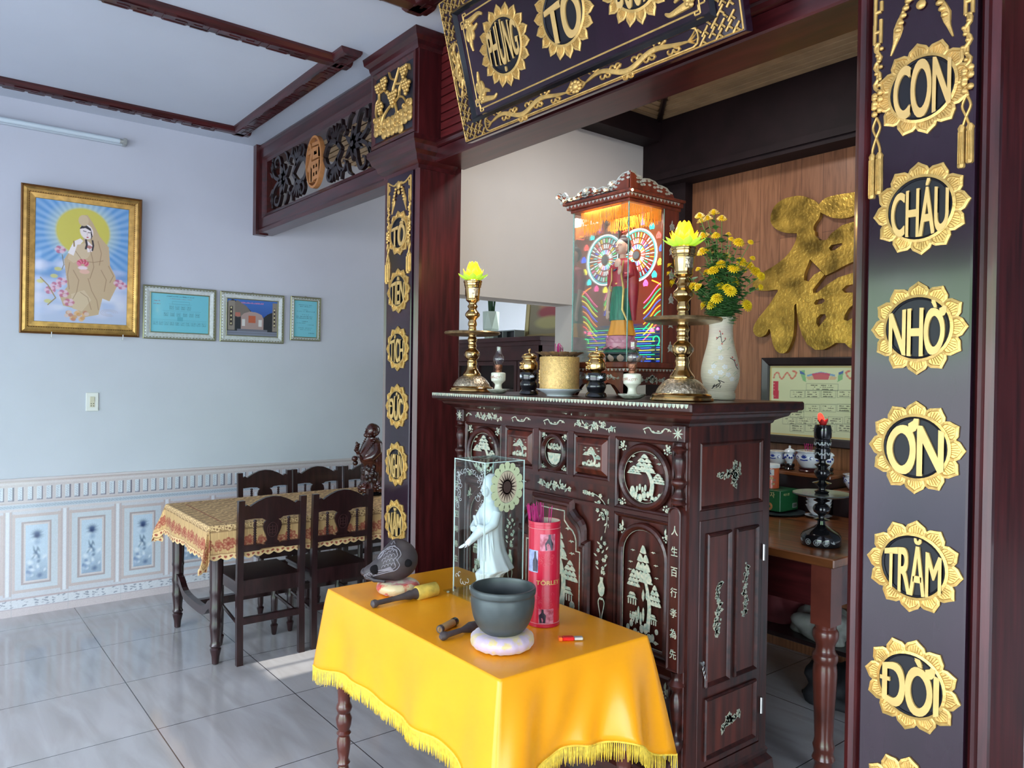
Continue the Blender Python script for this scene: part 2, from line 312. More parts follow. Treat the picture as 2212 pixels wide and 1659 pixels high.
# alcove side wall with the pass-through, back wall panelling
bm = nb()
box(bm, -3.52, -3.35, 2.19, 2.27, 0, 3.12); box(bm, -3.52, -3.35, 3.13, 3.95, 0, 3.12); box(bm, -3.52, -3.35, 2.27, 3.13, 1.933, 3.12)
struct('wall_alcove', bm, warm_wall)
bm = nb(); box(bm, -3.352, -3.2, 2.19, 3.73, 3.0, 3.16); struct('trim_alcove_left', bm, trimw)
bm = nb(); box(bm, -3.35, 3.0, 3.72, 3.86, 2.79, 3.16); box(bm, -3.34, 3.0, 3.69, 3.86, 2.75, 2.79); box(bm, -3.35, 3., 3.705, 3.86, 2.725, 2.752); struct('trim_alcove_back', bm, trimw)
bm = nb(); box(bm, -3.352, -3.05, 3.78, 3.86, 0, 2.76); struct('trim_alcove_corner', bm, trimw)
def plank_mat():
    m = mat('laminate_planks', (.36, .17, .085), .42, coat=.15); n = m.node_tree.nodes; l = m.node_tree.links; b = n['Principled BSDF']
    tc = n.new('ShaderNodeTexCoord'); mp = n.new('ShaderNodeMapping'); mp.inputs['Rotation'].default_value = (PI/2, 0, PI/2)
    s = n.new('ShaderNodeSeparateXYZ'); l.new(tc.outputs['Object'], s.inputs[0]); c = n.new('ShaderNodeCombineXYZ'); l.new(s.outputs['Z'], c.inputs['X']); l.new(s.outputs['X'], c.inputs['Y'])
    br = n.new('ShaderNodeTexBrick'); br.offset = .37; br.offset_frequency = 2; l.new(c.outputs[0], br.inputs[0]); br.inputs['Scale'].default_value = 1
    br.inputs['Brick Width'].default_value = 1.15; br.inputs['Row Height'].default_value = .128; br.inputs['Mortar Size'].default_value = .0012; br.inputs['Mortar Smooth'].default_value = .1
    br.inputs['Color1'].default_value = (.30, .135, .065, 1); br.inputs['Color2'].default_value = (.22, .095, .045, 1); br.inputs['Mortar'].default_value = (.09, .035, .015, 1)
    m2 = n.new('ShaderNodeMapping'); m2.inputs['Scale'].default_value = (16, 1, 1.1); l.new(tc.outputs['Object'], m2.inputs[0])
    z = n.new('ShaderNodeTexNoise'); z.inputs['Scale'].default_value = 3; z.inputs['Detail'].default_value = 6; z.inputs['Distortion'].default_value = 1.2; l.new(m2.outputs[0], z.inputs[0])
    r = n.new('ShaderNodeValToRGB'); r.color_ramp.elements[0].position = .3; r.color_ramp.elements[0].color = (.62, .56, .50, 1); r.color_ramp.elements[1].position = .6; r.color_ramp.elements[1].color = (1.1, 1.05, 1, 1); l.new(z.outputs[0], r.inputs[0])
    x = n.new('ShaderNodeMixRGB'); x.blend_type = 'MULTIPLY'; x.inputs[0].default_value = 1; l.new(br.outputs[0], x.inputs[1]); l.new(r.outputs[0], x.inputs[2]); l.new(x.outputs[0], b.inputs['Base Color']); return m
bm = nb(); box(bm, -3.352, 3.0, 3.85, 3.97, 0, 3.16); struct('wall_back', bm, plank_mat())
bm = nb(); box(bm, -3.52, -3.40, 3.94, 5.1, 0, 3.16); struct('wall_rear_side', bm, white_wall)
bm = nb(); box(bm, -5.46, -3.4, 5.0, 5.12, 0, .5); box(bm, -5.46, -3.4, 5.0, 5.12, 2.45, 3.16); box(bm, -5.46, -5.25, 5.0, 5.12, .5, 2.45); box(bm, -3.6, -3.4, 5., 5.12, .5, 2.45)
struct('wall_rear_left', bm, white_wall)
bm = nb()
for k in range(11): box(bm, -5.25+k*.15-.012, -5.25+k*.15+.012, 5.04, 5.08, .5, 2.45)
for z in (.52, 1.1, 1.7, 2.43): box(bm, -5.25, -3.6, 5.045, 5.075, z-.02, z+.02)
struct('window_1', bm, mat('painted_steel', (.6, .62, .6), .4, metal=.3))
bm = nb(); box(bm, 3.0, 3.2, 1.6, 3.97, 0, 3.2); box(bm, 3., 3.2, -2.6, 1.6, 2.35, 3.2); box(bm, 3., 3.2, -2.6, -2.2, 0, 2.35); struct('wall_right', bm, white_wall)
bm = nb(); box(bm, -5.6, 3.2, -2.72, -2.58, 2.4, 3.25); box(bm, -5.6, -4.3, -2.72, -2.58, 0, 2.4); box(bm, 1.9, 3.2, -2.72, -2.58, 0, 2.4); struct('wall_front', bm, white_wall)
# ceiling trims with a carved key pattern
def trim(name, a, b, wdt, ang=0):
    """moulding on the ceiling from a to b (x, y), lying to the left of the direction"""
    a, b = Vector((*a, 0)), Vector((*b, 0)); Lg = (b-a).length; bm = nb()
    prof = [(0, 0), (0, -.012), (.012, -.03), (.03, -.036), (wdt-.03, -.036), (wdt-.012, -.03), (wdt, -.012), (wdt, 0)]
    loft(bm, [[(s, u, v) for u, v in prof] for s in (0, Lg)])
    per = .24; n = int(Lg/per); G = lambda u, v, d: (u, v, -.036-d)
    for k in range(n):
        s = (k+.1)*per; c = wdt/2; h = wdt*.26; w_ = .004
        for pts in ([(s, c-h), (s, c+h), (s+.10, c+h), (s+.10, c), (s+.05, c)], [(s+.05, c-h), (s+.17, c-h), (s+.17, c), (s+.13, c)], [(s+.12, c+h), (s+.2, c+h), (s+.2, c-h)]):
            for p, q in zip(pts[:-1], pts[1:]): stroke(bm, G, [p, q], w_, .003, cs=CFL)
    d = b-a; struct(name, bm, redwoodh, loc=(a.x, a.y, 3.13), rot=(0, 0, math.atan2(d.y, d.x)))
trim('trim_1', (-5.10, -2.5), (-5.10, 1.79), .10)
trim('trim_2', (-5.19, 1.67), (-3.50, 1.67), .115)
trim('trim_3', (-3.61, -2.5), (-3.61, 1.79), .11)
trim('trim_4', (-2.92, -2.5), (-2.92, 1.77), .12) if 0 else None
bm = nb()
trim('trim_5', (-2.81, -2.5), (-2.81, 1.79), .12); trim('trim_6', (-2.93, 1.67), (.9, 1.67), .12)
# glazed dado on the left wall (its pattern is in the glaze) with a small real cap
def dado(name, Wd, nx, F, x0, phase):
    c = Cv(Wd, .83, nx, 230, (206, 205, 214)); X, Z = c.X+phase, c.Z; rng = random.Random(4)
    def band(z0, z1, col, al=1): c.rect(-1, Wd+1, z0, z1, col, al)
    band(0, .045, (205, 192, 196)); band(.045, .10, (214, 214, 222)); band(.10, .112, (190, 172, 176)); band(.045, .05, (176, 160, 168))
    nz = np.sin(X*113+np.sin(Z*160)*2)*np.sin(Z*190+X*31)*np.sin(X*57)
    c.put(((Z > .052) & (Z < .098) & (nz > .32)).astype(float), (128, 132, 150), .75)
    # columns
    per = .30; U = np.mod(X, per)-per/2; AU = np.abs(U)
    inz = (Z > .125) & (Z < .635)
    c.put(((AU > .142) & inz).astype(float), (226, 226, 234)); c.put(((AU > .128) & (AU < .139) & inz).astype(float), (196, 180, 182))
    c.put(((AU < .128) & (AU > .112) & (Z > .14) & (Z < .62)).astype(float), (204, 188, 188)); 
    c.put(((Z > .6) & (Z < .618) & (AU < .128)).astype(float), (200, 184, 184)); c.put(((Z > .14) & (Z < .156) & (AU < .128)).astype(float), (200, 184, 184))
    c.put(((AU < .112) & (Z > .156) & (Z < .6)).astype(float), (204, 210, 220))
    c.put(((AU < .079) & (Z > .185) & (Z < .572)).astype(float), (178, 164, 166)); c.put(((AU < .068) & (Z > .197) & (Z < .56)).astype(float), (214, 204, 206)); c.put(((AU < .058) & (Z > .207) & (Z < .55)).astype(float), (196, 212, 230))
    pan = (AU < .056) & (Z > .21) & (Z < .548)
    def blob(u, z, ru, rz, col, al, rot=0):
        du, dz = U-u, Z-z; a_ = (du*cos(rot)+dz*sin(rot))/ru; b_ = (-du*sin(rot)+dz*cos(rot))/rz
        c.put(np.clip(1.3-np.sqrt(a_*a_+b_*b_), 0, 1)*pan, col, al)
    c.put(np.clip((.36-Z)/.12, 0, 1)*pan, (120, 140, 170), .55)
    for t in range(9): blob(.002, .487, .0075, .034, (72, 92, 132), .75, -1.45+t*.36) if t else None
    blob(0, .478, .012, .012, (50, 66, 108), .9); blob(.004, .44, .018, .018, (150, 170, 200), .8); blob(-.02, .455, .02, .01, (210, 222, 236), .8, .5)
    for q in range(26):
        u, z = rng.uniform(-.05, .05), rng.uniform(.225, .37); blob(u, z, rng.uniform(.007, .018), rng.uniform(.008, .02), rng.choice([(232, 238, 246), (128, 150, 186), (170, 188, 214), (86, 108, 146)]), .7, rng.uniform(0, 3))
    for q in range(7): blob(rng.uniform(-.03, .03), rng.uniform(.35, .41), .006, .02, rng.choice([(110, 134, 160), (90, 112, 140)]), .7, rng.uniform(-.6, .6))
    # frieze
    band(.635, .65, (212, 204, 208)); band(.655, .675, (190, 200, 214)); c.put(((Z > .657) & (Z < .672) & (np.mod(X*60+Z*90, 1) < .45)).astype(float), (150, 160, 180), .8)
    band(.685, .69, (196, 182, 184)); band(.69, .80, (206, 196, 200)); V = np.mod(X, .05)
    c.put(((V < .024) & (Z > .70) & (Z < .785)).astype(float), (216, 222, 232)); c.put(((V > .024) & (V < .031) & (Z > .70) & (Z < .785)).astype(float), (124, 122, 138)); c.put(((V < .024) & (Z > .70) & (Z < .708)).astype(float), (150, 150, 165))
    c.put(((V < .02) & (V > .004) & (Z > .705) & (Z < .78) & (np.mod((X+Z)*70, 1) < .35)).astype(float), (170, 178, 196), .8)
    band(.80, .812, (214, 206, 210)); band(.812, .83, (198, 184, 186)); c.put((np.mod(X-.02, .3) < .0025).astype(float)*(Z < .64), (176, 176, 186), .6)
    rg = np.random.RandomState(2).rand(*X.shape)[..., None]; c.a *= (.86+.12*rg)
    return c.mesh(name, paint_tile, None, F, x0, 0, .012)
FLW = lambda u, v, d: (-5.46+d, u, v)
o = dado('trim_dado_left', 4.1, 1300, FLW, .0, .135); o['kind'] = 'structure'
bm = nb(); box(bm, -5.46, -5.4485, -2.6, 4.1, 0, .829); box(bm, -5.46, -5.442, -2.6, 4.1, .826, .838); struct('trim_dado_cap', bm, mat('tile_edge', L(205, 196, 200), .3))
bm = nb(); box(bm, -1.3, 3.0, 3.57, 3.86, 0, 2.75); struct('wall_rear_right', bm, mat('grey_plaster', L(70, 74, 86), .7))
o = dado('trim_dado_right', 1.2, 300, lambda u, v, d: (u, 3.57-d, v), -1.25, 0); o['kind'] = 'structure'
# ================================================================ pillars, beam, transom
BX = ((-3.33, 'left'), (-.834, 'right')); PF = 1.93
def ringz(bm, x0, x1, y0, y1, prof):
    loft(bm, [[(x0-o_, y0-o_, z), (x1+o_, y0-o_, z), (x1+o_, y1, z), (x0-o_, y1, z)] for o_, z in prof])
for cx, side in BX:
    t = thing('wooden_pillar', 'dark red wooden pillar at the %s of the altar cabinet carrying the beam' % side, 'pillar', (cx, PF, 0), group=None)
    bm = nb(); bbox(bm, -.165, .165, .012, .24, 0, 3.12, .003); obj('shaft', bm, pillarw, t)
    for s in (-1, 1):
        bm = nb(); x = s*.148
        pr = [(-.020, .013), (-.020, -.004), (-.013, -.012), (-.006, -.008), (.004, -.016), (.012, -.010), (.019, -.004), (.019, .013)]
        loft(bm, [[(x+u*s, v, z) for u, v in pr] for z in (0, 2.55)]); obj('edge_moulding', bm, redwood, t)
    # boxed head with stepped mouldings
    bm = nb(); ringz(bm, -.205, .205, -.05, .2, [(-.035, 2.50), (-.035, 2.52), (-.012, 2.535), (-.005, 2.56), (.012, 2.575), (.02, 2.60), (.032, 2.615), (.032, 2.64)]); obj('lower_cornice', bm, redwoodh, t)
    bm = nb(); bbox(bm, -.228, .228, -.055, .2, 2.64, 3.06, .003); obj('head_block', bm, redwood, t)
    bm = nb(); ringz(bm, -.23, .23, -.06, .2, [(0, 3.045), (.008, 3.06), (.012, 3.08), (.03, 3.095), (.036, 3.129), (0, 3.13)]); obj('upper_cornice', bm, redwoodh, t)
    # carved and gilded fruit panel set in the head
    bm = nb(); frame(bm, lambda u, v, d: (u, -.055-d, v), rect(-.215, .215, 2.655, 3.04), [(0, 0), (0, .012), (.012, .016), (.03, .004), (.03, 0)]); obj('head_moulding', bm, redwood, t)
    bm = nb(); box(bm, -.185, .185, -.058, -.05, 2.685, 3.01); pn = obj('black_panel', bm, mat('black_backing', L(26, 28, 40), .4), t)
    bm = nb(); rng = random.Random(5); G = lambda u, v, d: (u, -.058-d, v)
    for k in range(4):                                    # leafy bank along the bottom
        for j in range(9):
            u = -.165+j*.041; hgt = 2.70+k*.022+(.03 if j in (0, 1, 7, 8) else 0)+rng.uniform(-.004, .008); ell(bm, G(u, hgt, .006), (.026, .010, .022), 10, 6)
            if k % 2: stroke(bm, G, spiral(u, hgt, .016, .003, rng.uniform(0, 6), rng.uniform(7, 9), 10), .0028, .008, .012)
    br_ = [[(-.11, 2.76), (-.09, 2.80), (-.04, 2.83), (.02, 2.845), (.06, 2.86)], [(-.09, 2.80), (-.13, 2.86), (-.14, 2.93), (-.10, 2.97)], [(.02, 2.845), (.0, 2.90), (.03, 2.95), (.06, 3.0)],
           [(.03, 2.95), (-.02, 2.97), (-.04, 3.005)], [(.06, 2.86), (.10, 2.845), (.14, 2.80), (.15, 2.76)], [(.0, 2.90), (-.05, 2.90), (-.09, 2.93), (-.13, 2.93)], [(.03, 2.93), (.08, 2.92), (.12, 2.95), (.15, 2.99), (.16, 2.96)], [(.02, 2.84), (.04, 2.79), (.05, 2.74)],
           [(-.14, 2.9), (-.165, 2.88), (-.17, 2.83), (-.15, 2.79)], [(.06, 2.86), (.07, 2.90), (.1, 2.92)]]
    for b_ in br_:
        q = spl(b_, 4); stroke(bm, G, q, [.0065*(1-.5*i/len(q)) for i in range(len(q))], .012, .002)
    for (u, v, n) in ((-.14, 2.985, 6), (-.075, 2.985, 9), (.115, 2.985, 10), (.14, 2.90, 13), (.01, 2.875, 16), (-.115, 2.87, 9)):
        for j in range(n):
            row = int((math.sqrt(8*j+1)-1)/2); c_ = j-row*(row+1)/2; ell(bm, G(u+(c_-row/2)*.019, v-.05+row*.016, .012+rng.uniform(0, .004)), (.0105, .0105, .0105), 10, 7)
    obj('fruit_carving', bm, gold, pn, smooth=True)
# main beam with its slatted upper field and the sign resting on it
t = thing('lintel_beam', 'long dark red beam spanning between the two pillars under the slatted fascia', 'beam', (-2.08, 1.99, 0))
bm = nb(); bbox(bm, -1.085, 1.085, 0, .195, 2.535, 2.60, .006); obj('beam_body', bm, redwoodh, t)
bm = nb(); loft(bm, [[(x, y, z) for y, z in ((0, 2.60), (-.012, 2.603), (-.02, 2.615), (-.012, 2.63), (0, 2.635), (.05, 2.635), (.05, 2.60))] for x in (-1.083, 1.083)]); obj('beam_moulding', bm, redwoodh, t)
bm = nb(); box(bm, -1.083, 1.083, .03, .17, 2.62, 3.13)
for k in range(12): z = 2.645+k*.04; box(bm, -1.083, 1.083, .012, .035, z, z+.033)
obj('slatted_fascia', bm, mat('fascia_slats', (.11, .012, .012), .35, var=.3, stretch=(.5, 5, 5)), t)
# pierced transom between left wall and left pillar
t = thing('pierced_transom', 'dark carved pierced transom panel with round tan character between left wall and pillar', 'transom', (-4.48, 1.96, 0))
bm = nb(); x0, x1 = -.975, 1.03
ringF = lambda u, v, d: (u, -d, v)
frame(bm, ringF, rect(x0, x1, 2.50, 3.13), [(0, -.11), (0, 0), (.02, .012), (.035, .004), (.10, .004), (.115, -.012), (.135, -.018), (.135, -.11)]); obj('frame', bm, redwoodh, t)
bm = nb(); box(bm, x0-.004, x0+.055, -.03, .06, 2.49, 3.129); obj('wall_stile', bm, redwood, t)
bm = nb(); G = lambda u, v, d: (u, .03-d, v); rng = random.Random(3)
def rib(pts, w0, w1):
    q = spl(pts, 4); n_ = len(q)-1; stroke(bm, G, q, [w0+(w1-w0)*i/n_ for i in range(n_+1)], .022, cs=CFL)
def lf(x, z, a, l, w):
    P(bm, G, [(x+l*t_*cos(a)-w*q*sin(a), z+l*t_*sin(a)+w*q*cos(a)) for t_, q in ((0, -.3), (.12, -.8), (.35, -1), (.6, -.75), (1, 0), (.6, .75), (.35, 1), (.12, .8), (0, .3))], 0, .022)
W2 = 2.815
def unit(cx, sx):
    X = lambda u: cx+sx*u
    for sz in (-1, 1):
        Z = lambda v: W2+sz*v
        rib([(X(.125), Z(.0)), (X(.17), Z(.06)), (X(.25), Z(.075)), (X(.32), Z(.035)), (X(.36), Z(0))], .016, .011)
        rib([(X(.20), Z(.075)), (X(.17), Z(.12)), (X(.20), Z(.155)), (X(.235), Z(.14)), (X(.225), Z(.115))], .012, .006)
        for k in range(4): a = math.atan2(sz*1.0, sx*(-.7+.45*k)); lf(X(.255+.012*k), Z(.085), a, .085, .012)
        rib([(X(.30), Z(.04)), (X(.33), Z(.10)), (X(.39), Z(.125)), (X(.42), Z(.09)), (X(.39), Z(.07))], .012, .006)
        rib([(X(.37), Z(.12)), (X(.36), Z(.175))], .009, .006)
        for a_, l_ in ((.35, .115), (.95, .13), (1.5, .10)): lf(X(.50), Z(.0), math.atan2(sz*sin(a_), sx*cos(a_)), l_, .024)
        lf(X(.50), Z(0), math.atan2(sz*sin(2.5), sx*cos(2.5)), .11, .018)
        rib([(X(.56), Z(.10)), (X(.60), Z(.16)), (X(.66), Z(.15)), (X(.66), Z(.11)), (X(.63), Z(.10))], .012, .006)
        rib([(X(.58), Z(.0)), (X(.66), Z(.03)), (X(.70), Z(.07)), (X(.72), Z(.13)), (X(.70), Z(.17))], .013, .007)
        for k in range(3): lf(X(.70), Z(.04+.03*k), math.atan2(sz*.6, sx*(.8-.3*k)), .075, .011)
        rib([(X(.44), Z(.10)), (X(.46), Z(.15)), (X(.50), Z(.175))], .010, .006)
    ell(bm, G(X(.50), W2, .012), (.030, .014, .026), 12, 6)
for sx in (-1, 1): unit(0, sx)
obj('fretwork', bm, darkw, t)
tanm = mat('tan_carved_wood', L(178, 120, 70), .5, var=.15, scale=20)
bm = nb(); frame(bm, G, oval(-.0, W2, .118, .162), [(0, .005), (0, .034), (.014, .036), (.014, .005)])
text(bm, G, '福', 0, W2, .17, .25, .008, .036, warp=.35, bold=.03); pd = obj('round_character', bm, tanm, t)
bm = nb(); P(bm, G, ellp(0, W2, .11, .155), .004, .010); obj('backing_disc', bm, mat('tan_backing', L(112, 66, 44), .6), pd)
# ================================================================ gilded boards and sign
def petals(bm, F, cx, cz, ri, ro, n, rot=0, d=0):
    for k in range(n):
        a = rot+2*PI*k/n; hw = PI/n*1.0; ex, ez = cos(a), sin(a); tx, tz = -ez, ex; D_ = ro-ri
        f = lambda r, t: (cx+ex*r+tx*t, cz+ez*r+tz*t); b = ri*math.tan(hw)
        out = [(ri*.97, -b), (ri+D_*.34, -b*1.22), (ri+D_*.62, -b*.98), (ri+D_*.84, -b*.38), (ro, 0), (ri+D_*.84, b*.38), (ri+D_*.62, b*.98), (ri+D_*.34, b*1.22), (ri*.97, b)]
        o2 = [f(r, t) for r, t in out]; mid = [f(ri+(r-ri)*.80, t*.78) for r, t in out]
        loft(bm, [[F(u, v, d) for u, v in o2], [F(u, v, d+.005) for u, v in o2], [F(u, v, d+.0065) for u, v in mid], [F(u, v, d+.0035) for u, v in [f(ri+(r-ri)*.74, t*.70) for r, t in out]]])
        for j in (-2, -1, 0, 1, 2):
            stroke(bm, F, [f(ri+.004, j*b*.22), f(ri+(ro-ri)*(.62-.09*abs(j)), j*b*.30)], ro*.006, .0025, d+.0035)
def medallion(F, cx, cz, r, word, parent, n=12, rot=PI/2, wd=1.28, hg=1.30, name='medallion', flat=0):
    bm = nb(); petals(bm, F, cx, cz, r*.68, r, n, rot); frame(bm, F, oval(cx, cz, r*.72, r*.72, 40), [(0, 0), (0, .006), (r*.06, .008), (r*.07, 0)]); m_ = obj(name, bm, gold, parent)
    bm = nb(); P(bm, F, ellp(cx, cz, r*.66, r*.66, 40), .001, .003); frame(bm, F, oval(cx, cz, r*.66, r*.66, 40), [(0, 0), (0, .006), (r*.02, .0085), (r*.05, .006), (r*.055, 0)]); obj('black_disc', bm, mat('matt_black_disc', (.008, .008, .012), .45, spec=.3), m_)
    if word: bm = nb(); text(bm, F, word, cx, cz, r*1.18, r*1.24, .003, .009, warp=.66, bold=.035 if len(word) < 4 else .026, space=.92); obj('lettering', bm, goldf, m_)
    return m_
for cx, words, lab in ((-3.33, ['TỔ', 'TIÊN', 'TÍCH', 'ĐỨC', 'NGHÌN', 'NĂM'], 'black couplet board on the left pillar with six small gilt word medallions'),
                       (-.834, ['CON', 'CHÁU', 'NHỜ', 'ƠN', 'TRĂM', 'ĐỜI', ''], 'black couplet board on the right pillar, its top medallion reading CON')):
    t = thing('couplet_board', lab, 'couplet board', (cx, 1.942, 0), group=None)
    bm = nb(); bbox(bm, -.122, .122, -.032, 0, .12, 2.50, .004); obj('backboard', bm, lacquer, t)
    F = lambda u, v, d: (u, -.032-d, v)
    for i, w_ in enumerate(words):
        rt = (PI/2+.12, PI/2+.05, PI/2, PI/2+.0, PI/2-.06, PI/2-.1, PI/2)[i]; medallion(F, .006, 2.207-.2885*i, .113, w_, t, 12, rt)
    bm = nb(); G = F
    for s in (-1, 1):
        e = s*.104; q = .0045
        for pts in ([(s*.06, 2.452), (s*.085, 2.462), (s*.112, 2.475), (s*.112, 2.43), (s*.097, 2.43), (s*.097, 2.455)], [(s*.112, 2.43), (s*.112, 2.38), (s*.098, 2.38), (s*.098, 2.41)], [(s*.098, 2.38), (s*.098, 2.35), (s*.113, 2.35), (s*.113, 2.40)]):
            for p_, r_ in zip(pts[:-1], pts[1:]): stroke(bm, G, [p_, r_], q, .006)
        wv = [(e+s*.007*sin(k*1.15), 2.35-.0085*k) for k in range(15)]; stroke(bm, G, wv, .0048, .007)
        stroke(bm, G, [(e, 2.35), (e, 2.24)], .0035, .005)
        for k in range(7): ell(bm, G(e-s*.004+.006*cos(k*2.3), 2.335-.015*k, .004), (.006, .005, .005), 8, 5)
        for k in range(12): ell(bm, G(e+.009*cos(k*2.1), 2.225-.004*k+.008*sin(k*3.3), .006), (.008, .006, .008), 8, 5)     # flower cluster
        for o_ in (0, 1):
            c = [(e+s*.0, 2.165), (e+(1 if o_ else -1)*.009, 2.14), (e, 2.115), (e-(1 if o_ else -1)*.009, 2.085), (e-(1 if o_ else -1)*.008, 2.065)]; stroke(bm, G, spl(c, 4), .0028, .006)
        lg = .0 if s < 0 else .035
        for o_ in (-1, 1):
            u = e+o_*.009; z1 = 2.068+lg*.6; z0 = 1.965+lg+(.008 if o_ > 0 else 0)
            stroke(bm, G, [(u, z1+.008), (u, z1), (u, z1-.006), (u, z0), (u, z0-.003)], [.004, .009, .0075, .0085, .006], .010)
            for j in (-1, 0, 1): stroke(bm, G, [(u+j*.004, z1-.01), (u+j*.004, z0+.005)], .0015, .003, .009)
        sw = spl([(0, 2.435), (s*.03, 2.43), (s*.048, 2.40), (s*.055, 2.37), (s*.06, 2.345), (s*.072, 2.31)], 4); stroke(bm, G, sw, [.004]*9+[.006, .008, .010, .012, .011, .010, .009, .007, .005, .004, .003, .002, .0015], .007)
        for k in range(5): ell(bm, G(s*(.03+.006*k), 2.43-.016*k, .006), (.009, .006, .007), 8, 5)
        stroke(bm, G, spl([(0, 2.44), (s*.02, 2.455), (s*.04, 2.45), (s*.062, 2.452)], 3), [.010, .009, .008, .008, .007, .006, .006, .005, .005, .004], .008)
    ell(bm, G(0, 2.445, .006), (.018, .008, .022), 10, 6); ell(bm, G(0, 2.41, .005), (.012, .006, .012), 10, 6)
    obj('gilded_garland', bm, gold, t, smooth=True)
TH = math.radians(15.2)
t = thing('name_sign', 'large black and gold ancestral sign with three sunflower medallions leaning over the beam', 'sign', (-1.995, 1.866, 2.504)); t.rotation_euler = (TH, 0, 0)
F = lambda u, v, d: (u, -d, v); SW, SH = .69, .56
bm = nb(); bbox(bm, -SW-.008, SW+.008, -.002, .035, -.008, SH+.008, .003); obj('backboard', bm, lacquer, t)
bm = nb(); frame(bm, F, rect(-SW+.09, SW-.09, .07, SH-.07), [(-.012, 0), (-.012, .008), (0, .018), (.012, .002), (.012, 0)]); obj('inner_moulding', bm, black, t)
# gilded meander corners
bm = nb(); s2 = .0118
def meander(x0, x1, z0, z1):
    nx = int((x1-x0)/s2); nz = int((z1-z0)/s2)
    for i in range(nx+1):
        for j in range(nz+1):
            x = x0+i*s2; z = z0+j*s2; k = (i+j*2) % 5
            hx = (3 if k in (0, 1) else 1); 
            if k == 0: pts = [(x, z), (x+s2*2.1, z+s2*2.1)]
            elif k == 2: pts = [(x, z), (x-s2*1.1, z+s2*1.1)]
            elif k == 3: pts = [(x, z), (x+s2*.9, z-s2*.9)]
            else: continue
            if all(x0-.002 <= p[0] <= x1+.002 and z0-.002 <= p[1] <= z1+.002 for p in pts): stroke(bm, F, pts, .0028, .005, .002, cs=CFL)
for s in (-1, 1):
    xa, xb = (-SW, -SW+.15) if s < 0 else (SW-.15, SW)
    meander(xa, xb, 0, .062); meander(xa, xb, SH-.062, SH); xa, xb = (-SW, -SW+.078) if s < 0 else (SW-.078, SW)
    meander(xa, xb, .062, .17); meander(xa, xb, SH-.17, SH-.062)
for (a, b, c, d_) in ((-SW, SW, 0, SH),):
    for p_, q_ in (((a, c), (b, c)), ((a, d_), (b, d_)), ((a, c), (a, d_)), ((b, c), (b, d_))): stroke(bm, F, [p_, q_], .003, .006)
for s in (-1, 1):
    xx = s*(SW-.084); stroke(bm, F, [(xx, .066), (xx, SH-.066)], .0025, .006, .0)
obj('meander_border', bm, gold, t)
def dragon(bm, F, x0, x1, zc, amp, s=1, vertical=False):
    f = (lambda a, b: (b, a)) if vertical else (lambda a, b: (a, b)); L_ = x1-x0; N = 46
    P_ = [f(x0+L_*k/N, zc+amp*sin(k/N*PI*3.4)*(.35+.65*sin(PI*min(1, k/N+.12)))) for k in range(N+1)]
    stroke(bm, F, P_, [.003+.0075*abs(sin(PI*k/N))**.6 for k in range(N+1)], .010, .001)
    for k in range(5, N-2, 5):
        (x, z) = P_[k]; u, v = (z, x) if vertical else (x, z); up = 1 if (k//5) % 2 else -1
        for j, sg in ((0, 1), (1, -1)):
            sp_ = spiral(u+sg*.016, v+up*amp*.70, .016, .003, (PI if sg > 0 else 0), (PI if sg > 0 else 0)-up*sg*4.2, 9); sp_ = [f(a, b) for a, b in sp_]; stroke(bm, F, sp_, [.0046*(1-.06*i) for i in range(10)], .008, .001)
        q = spl([(u, v), (u+.012, v+up*amp*.6), (u+.028, v+up*amp*1.1)], 4); stroke(bm, F, [f(a, b) for a, b in q], [.0068-.0006*i for i in range(9)], .008, .001)
    for k in (0, N):
        (x, z) = P_[k]; u, v = (z, x) if vertical else (x, z); sg = -1 if k == 0 else 1
        for a in (-.7, -.25, .3, .8):
            q = spl([(u, v), (u+sg*.018, v+a*.016), (u+sg*.034, v+a*.03+.006)], 4); stroke(bm, F, [f(p, r) for p, r in q], [.0042-.0004*i for i in range(9)], .007, .001)
bm = nb()
def cart(x0, x1, z0, z1, c):
    return lambda i: [(x0+i+c, z0+i), (x1-i-c, z0+i), (x1-i-c*.3, z0+i+c*.3), (x1-i, z0+i+c), (x1-i, z1-i-c), (x1-i-c*.3, z1-i-c*.3), (x1-i-c, z1-i), (x0+i+c, z1-i), (x0+i+c*.3, z1-i-c*.3), (x0+i, z1-i-c), (x0+i, z0+i+c), (x0+i+c*.3, z0+i+c*.3)]
for z0, z1 in ((.003, .062), (SH-.062, SH-.003)):
    frame(bm, F, cart(-.54, .54, z0, z1, .02), [(0, 0), (0, .007), (.004, .007), (.004, 0)]); zc = (z0+z1)/2
    dragon(bm, F, -.50, -.05, zc, .017); dragon(bm, F, .05, .50, zc, .017)
    for k in range(9): ell(bm, F(.022*cos(k*.7), zc+.016*sin(k*.7), .004), (.010, .007, .008), 8, 5)
    ell(bm, F(0, zc, .005), (.017, .010, .015), 10, 6)
for s in (-1, 1):
    xc = s*(SW-.044); frame(bm, F, cart(xc-.032, xc+.032, .175, SH-.175, .016), [(0, 0), (0, .007), (.004, .007), (.004, 0)]); dragon(bm, F, .20, SH-.20, xc, .014, vertical=True)
obj('dragon_carving', bm, gold, t, smooth=True)
bm = nb()
for p_, q_ in (((-.55, .10), (.55, .10)), ((-.55, SH-.10), (.55, SH-.10)), ((-.565, .125), (-.565, SH-.125)), ((.565, .125), (.565, SH-.125))): stroke(bm, F, [p_, q_], .0035, .004)
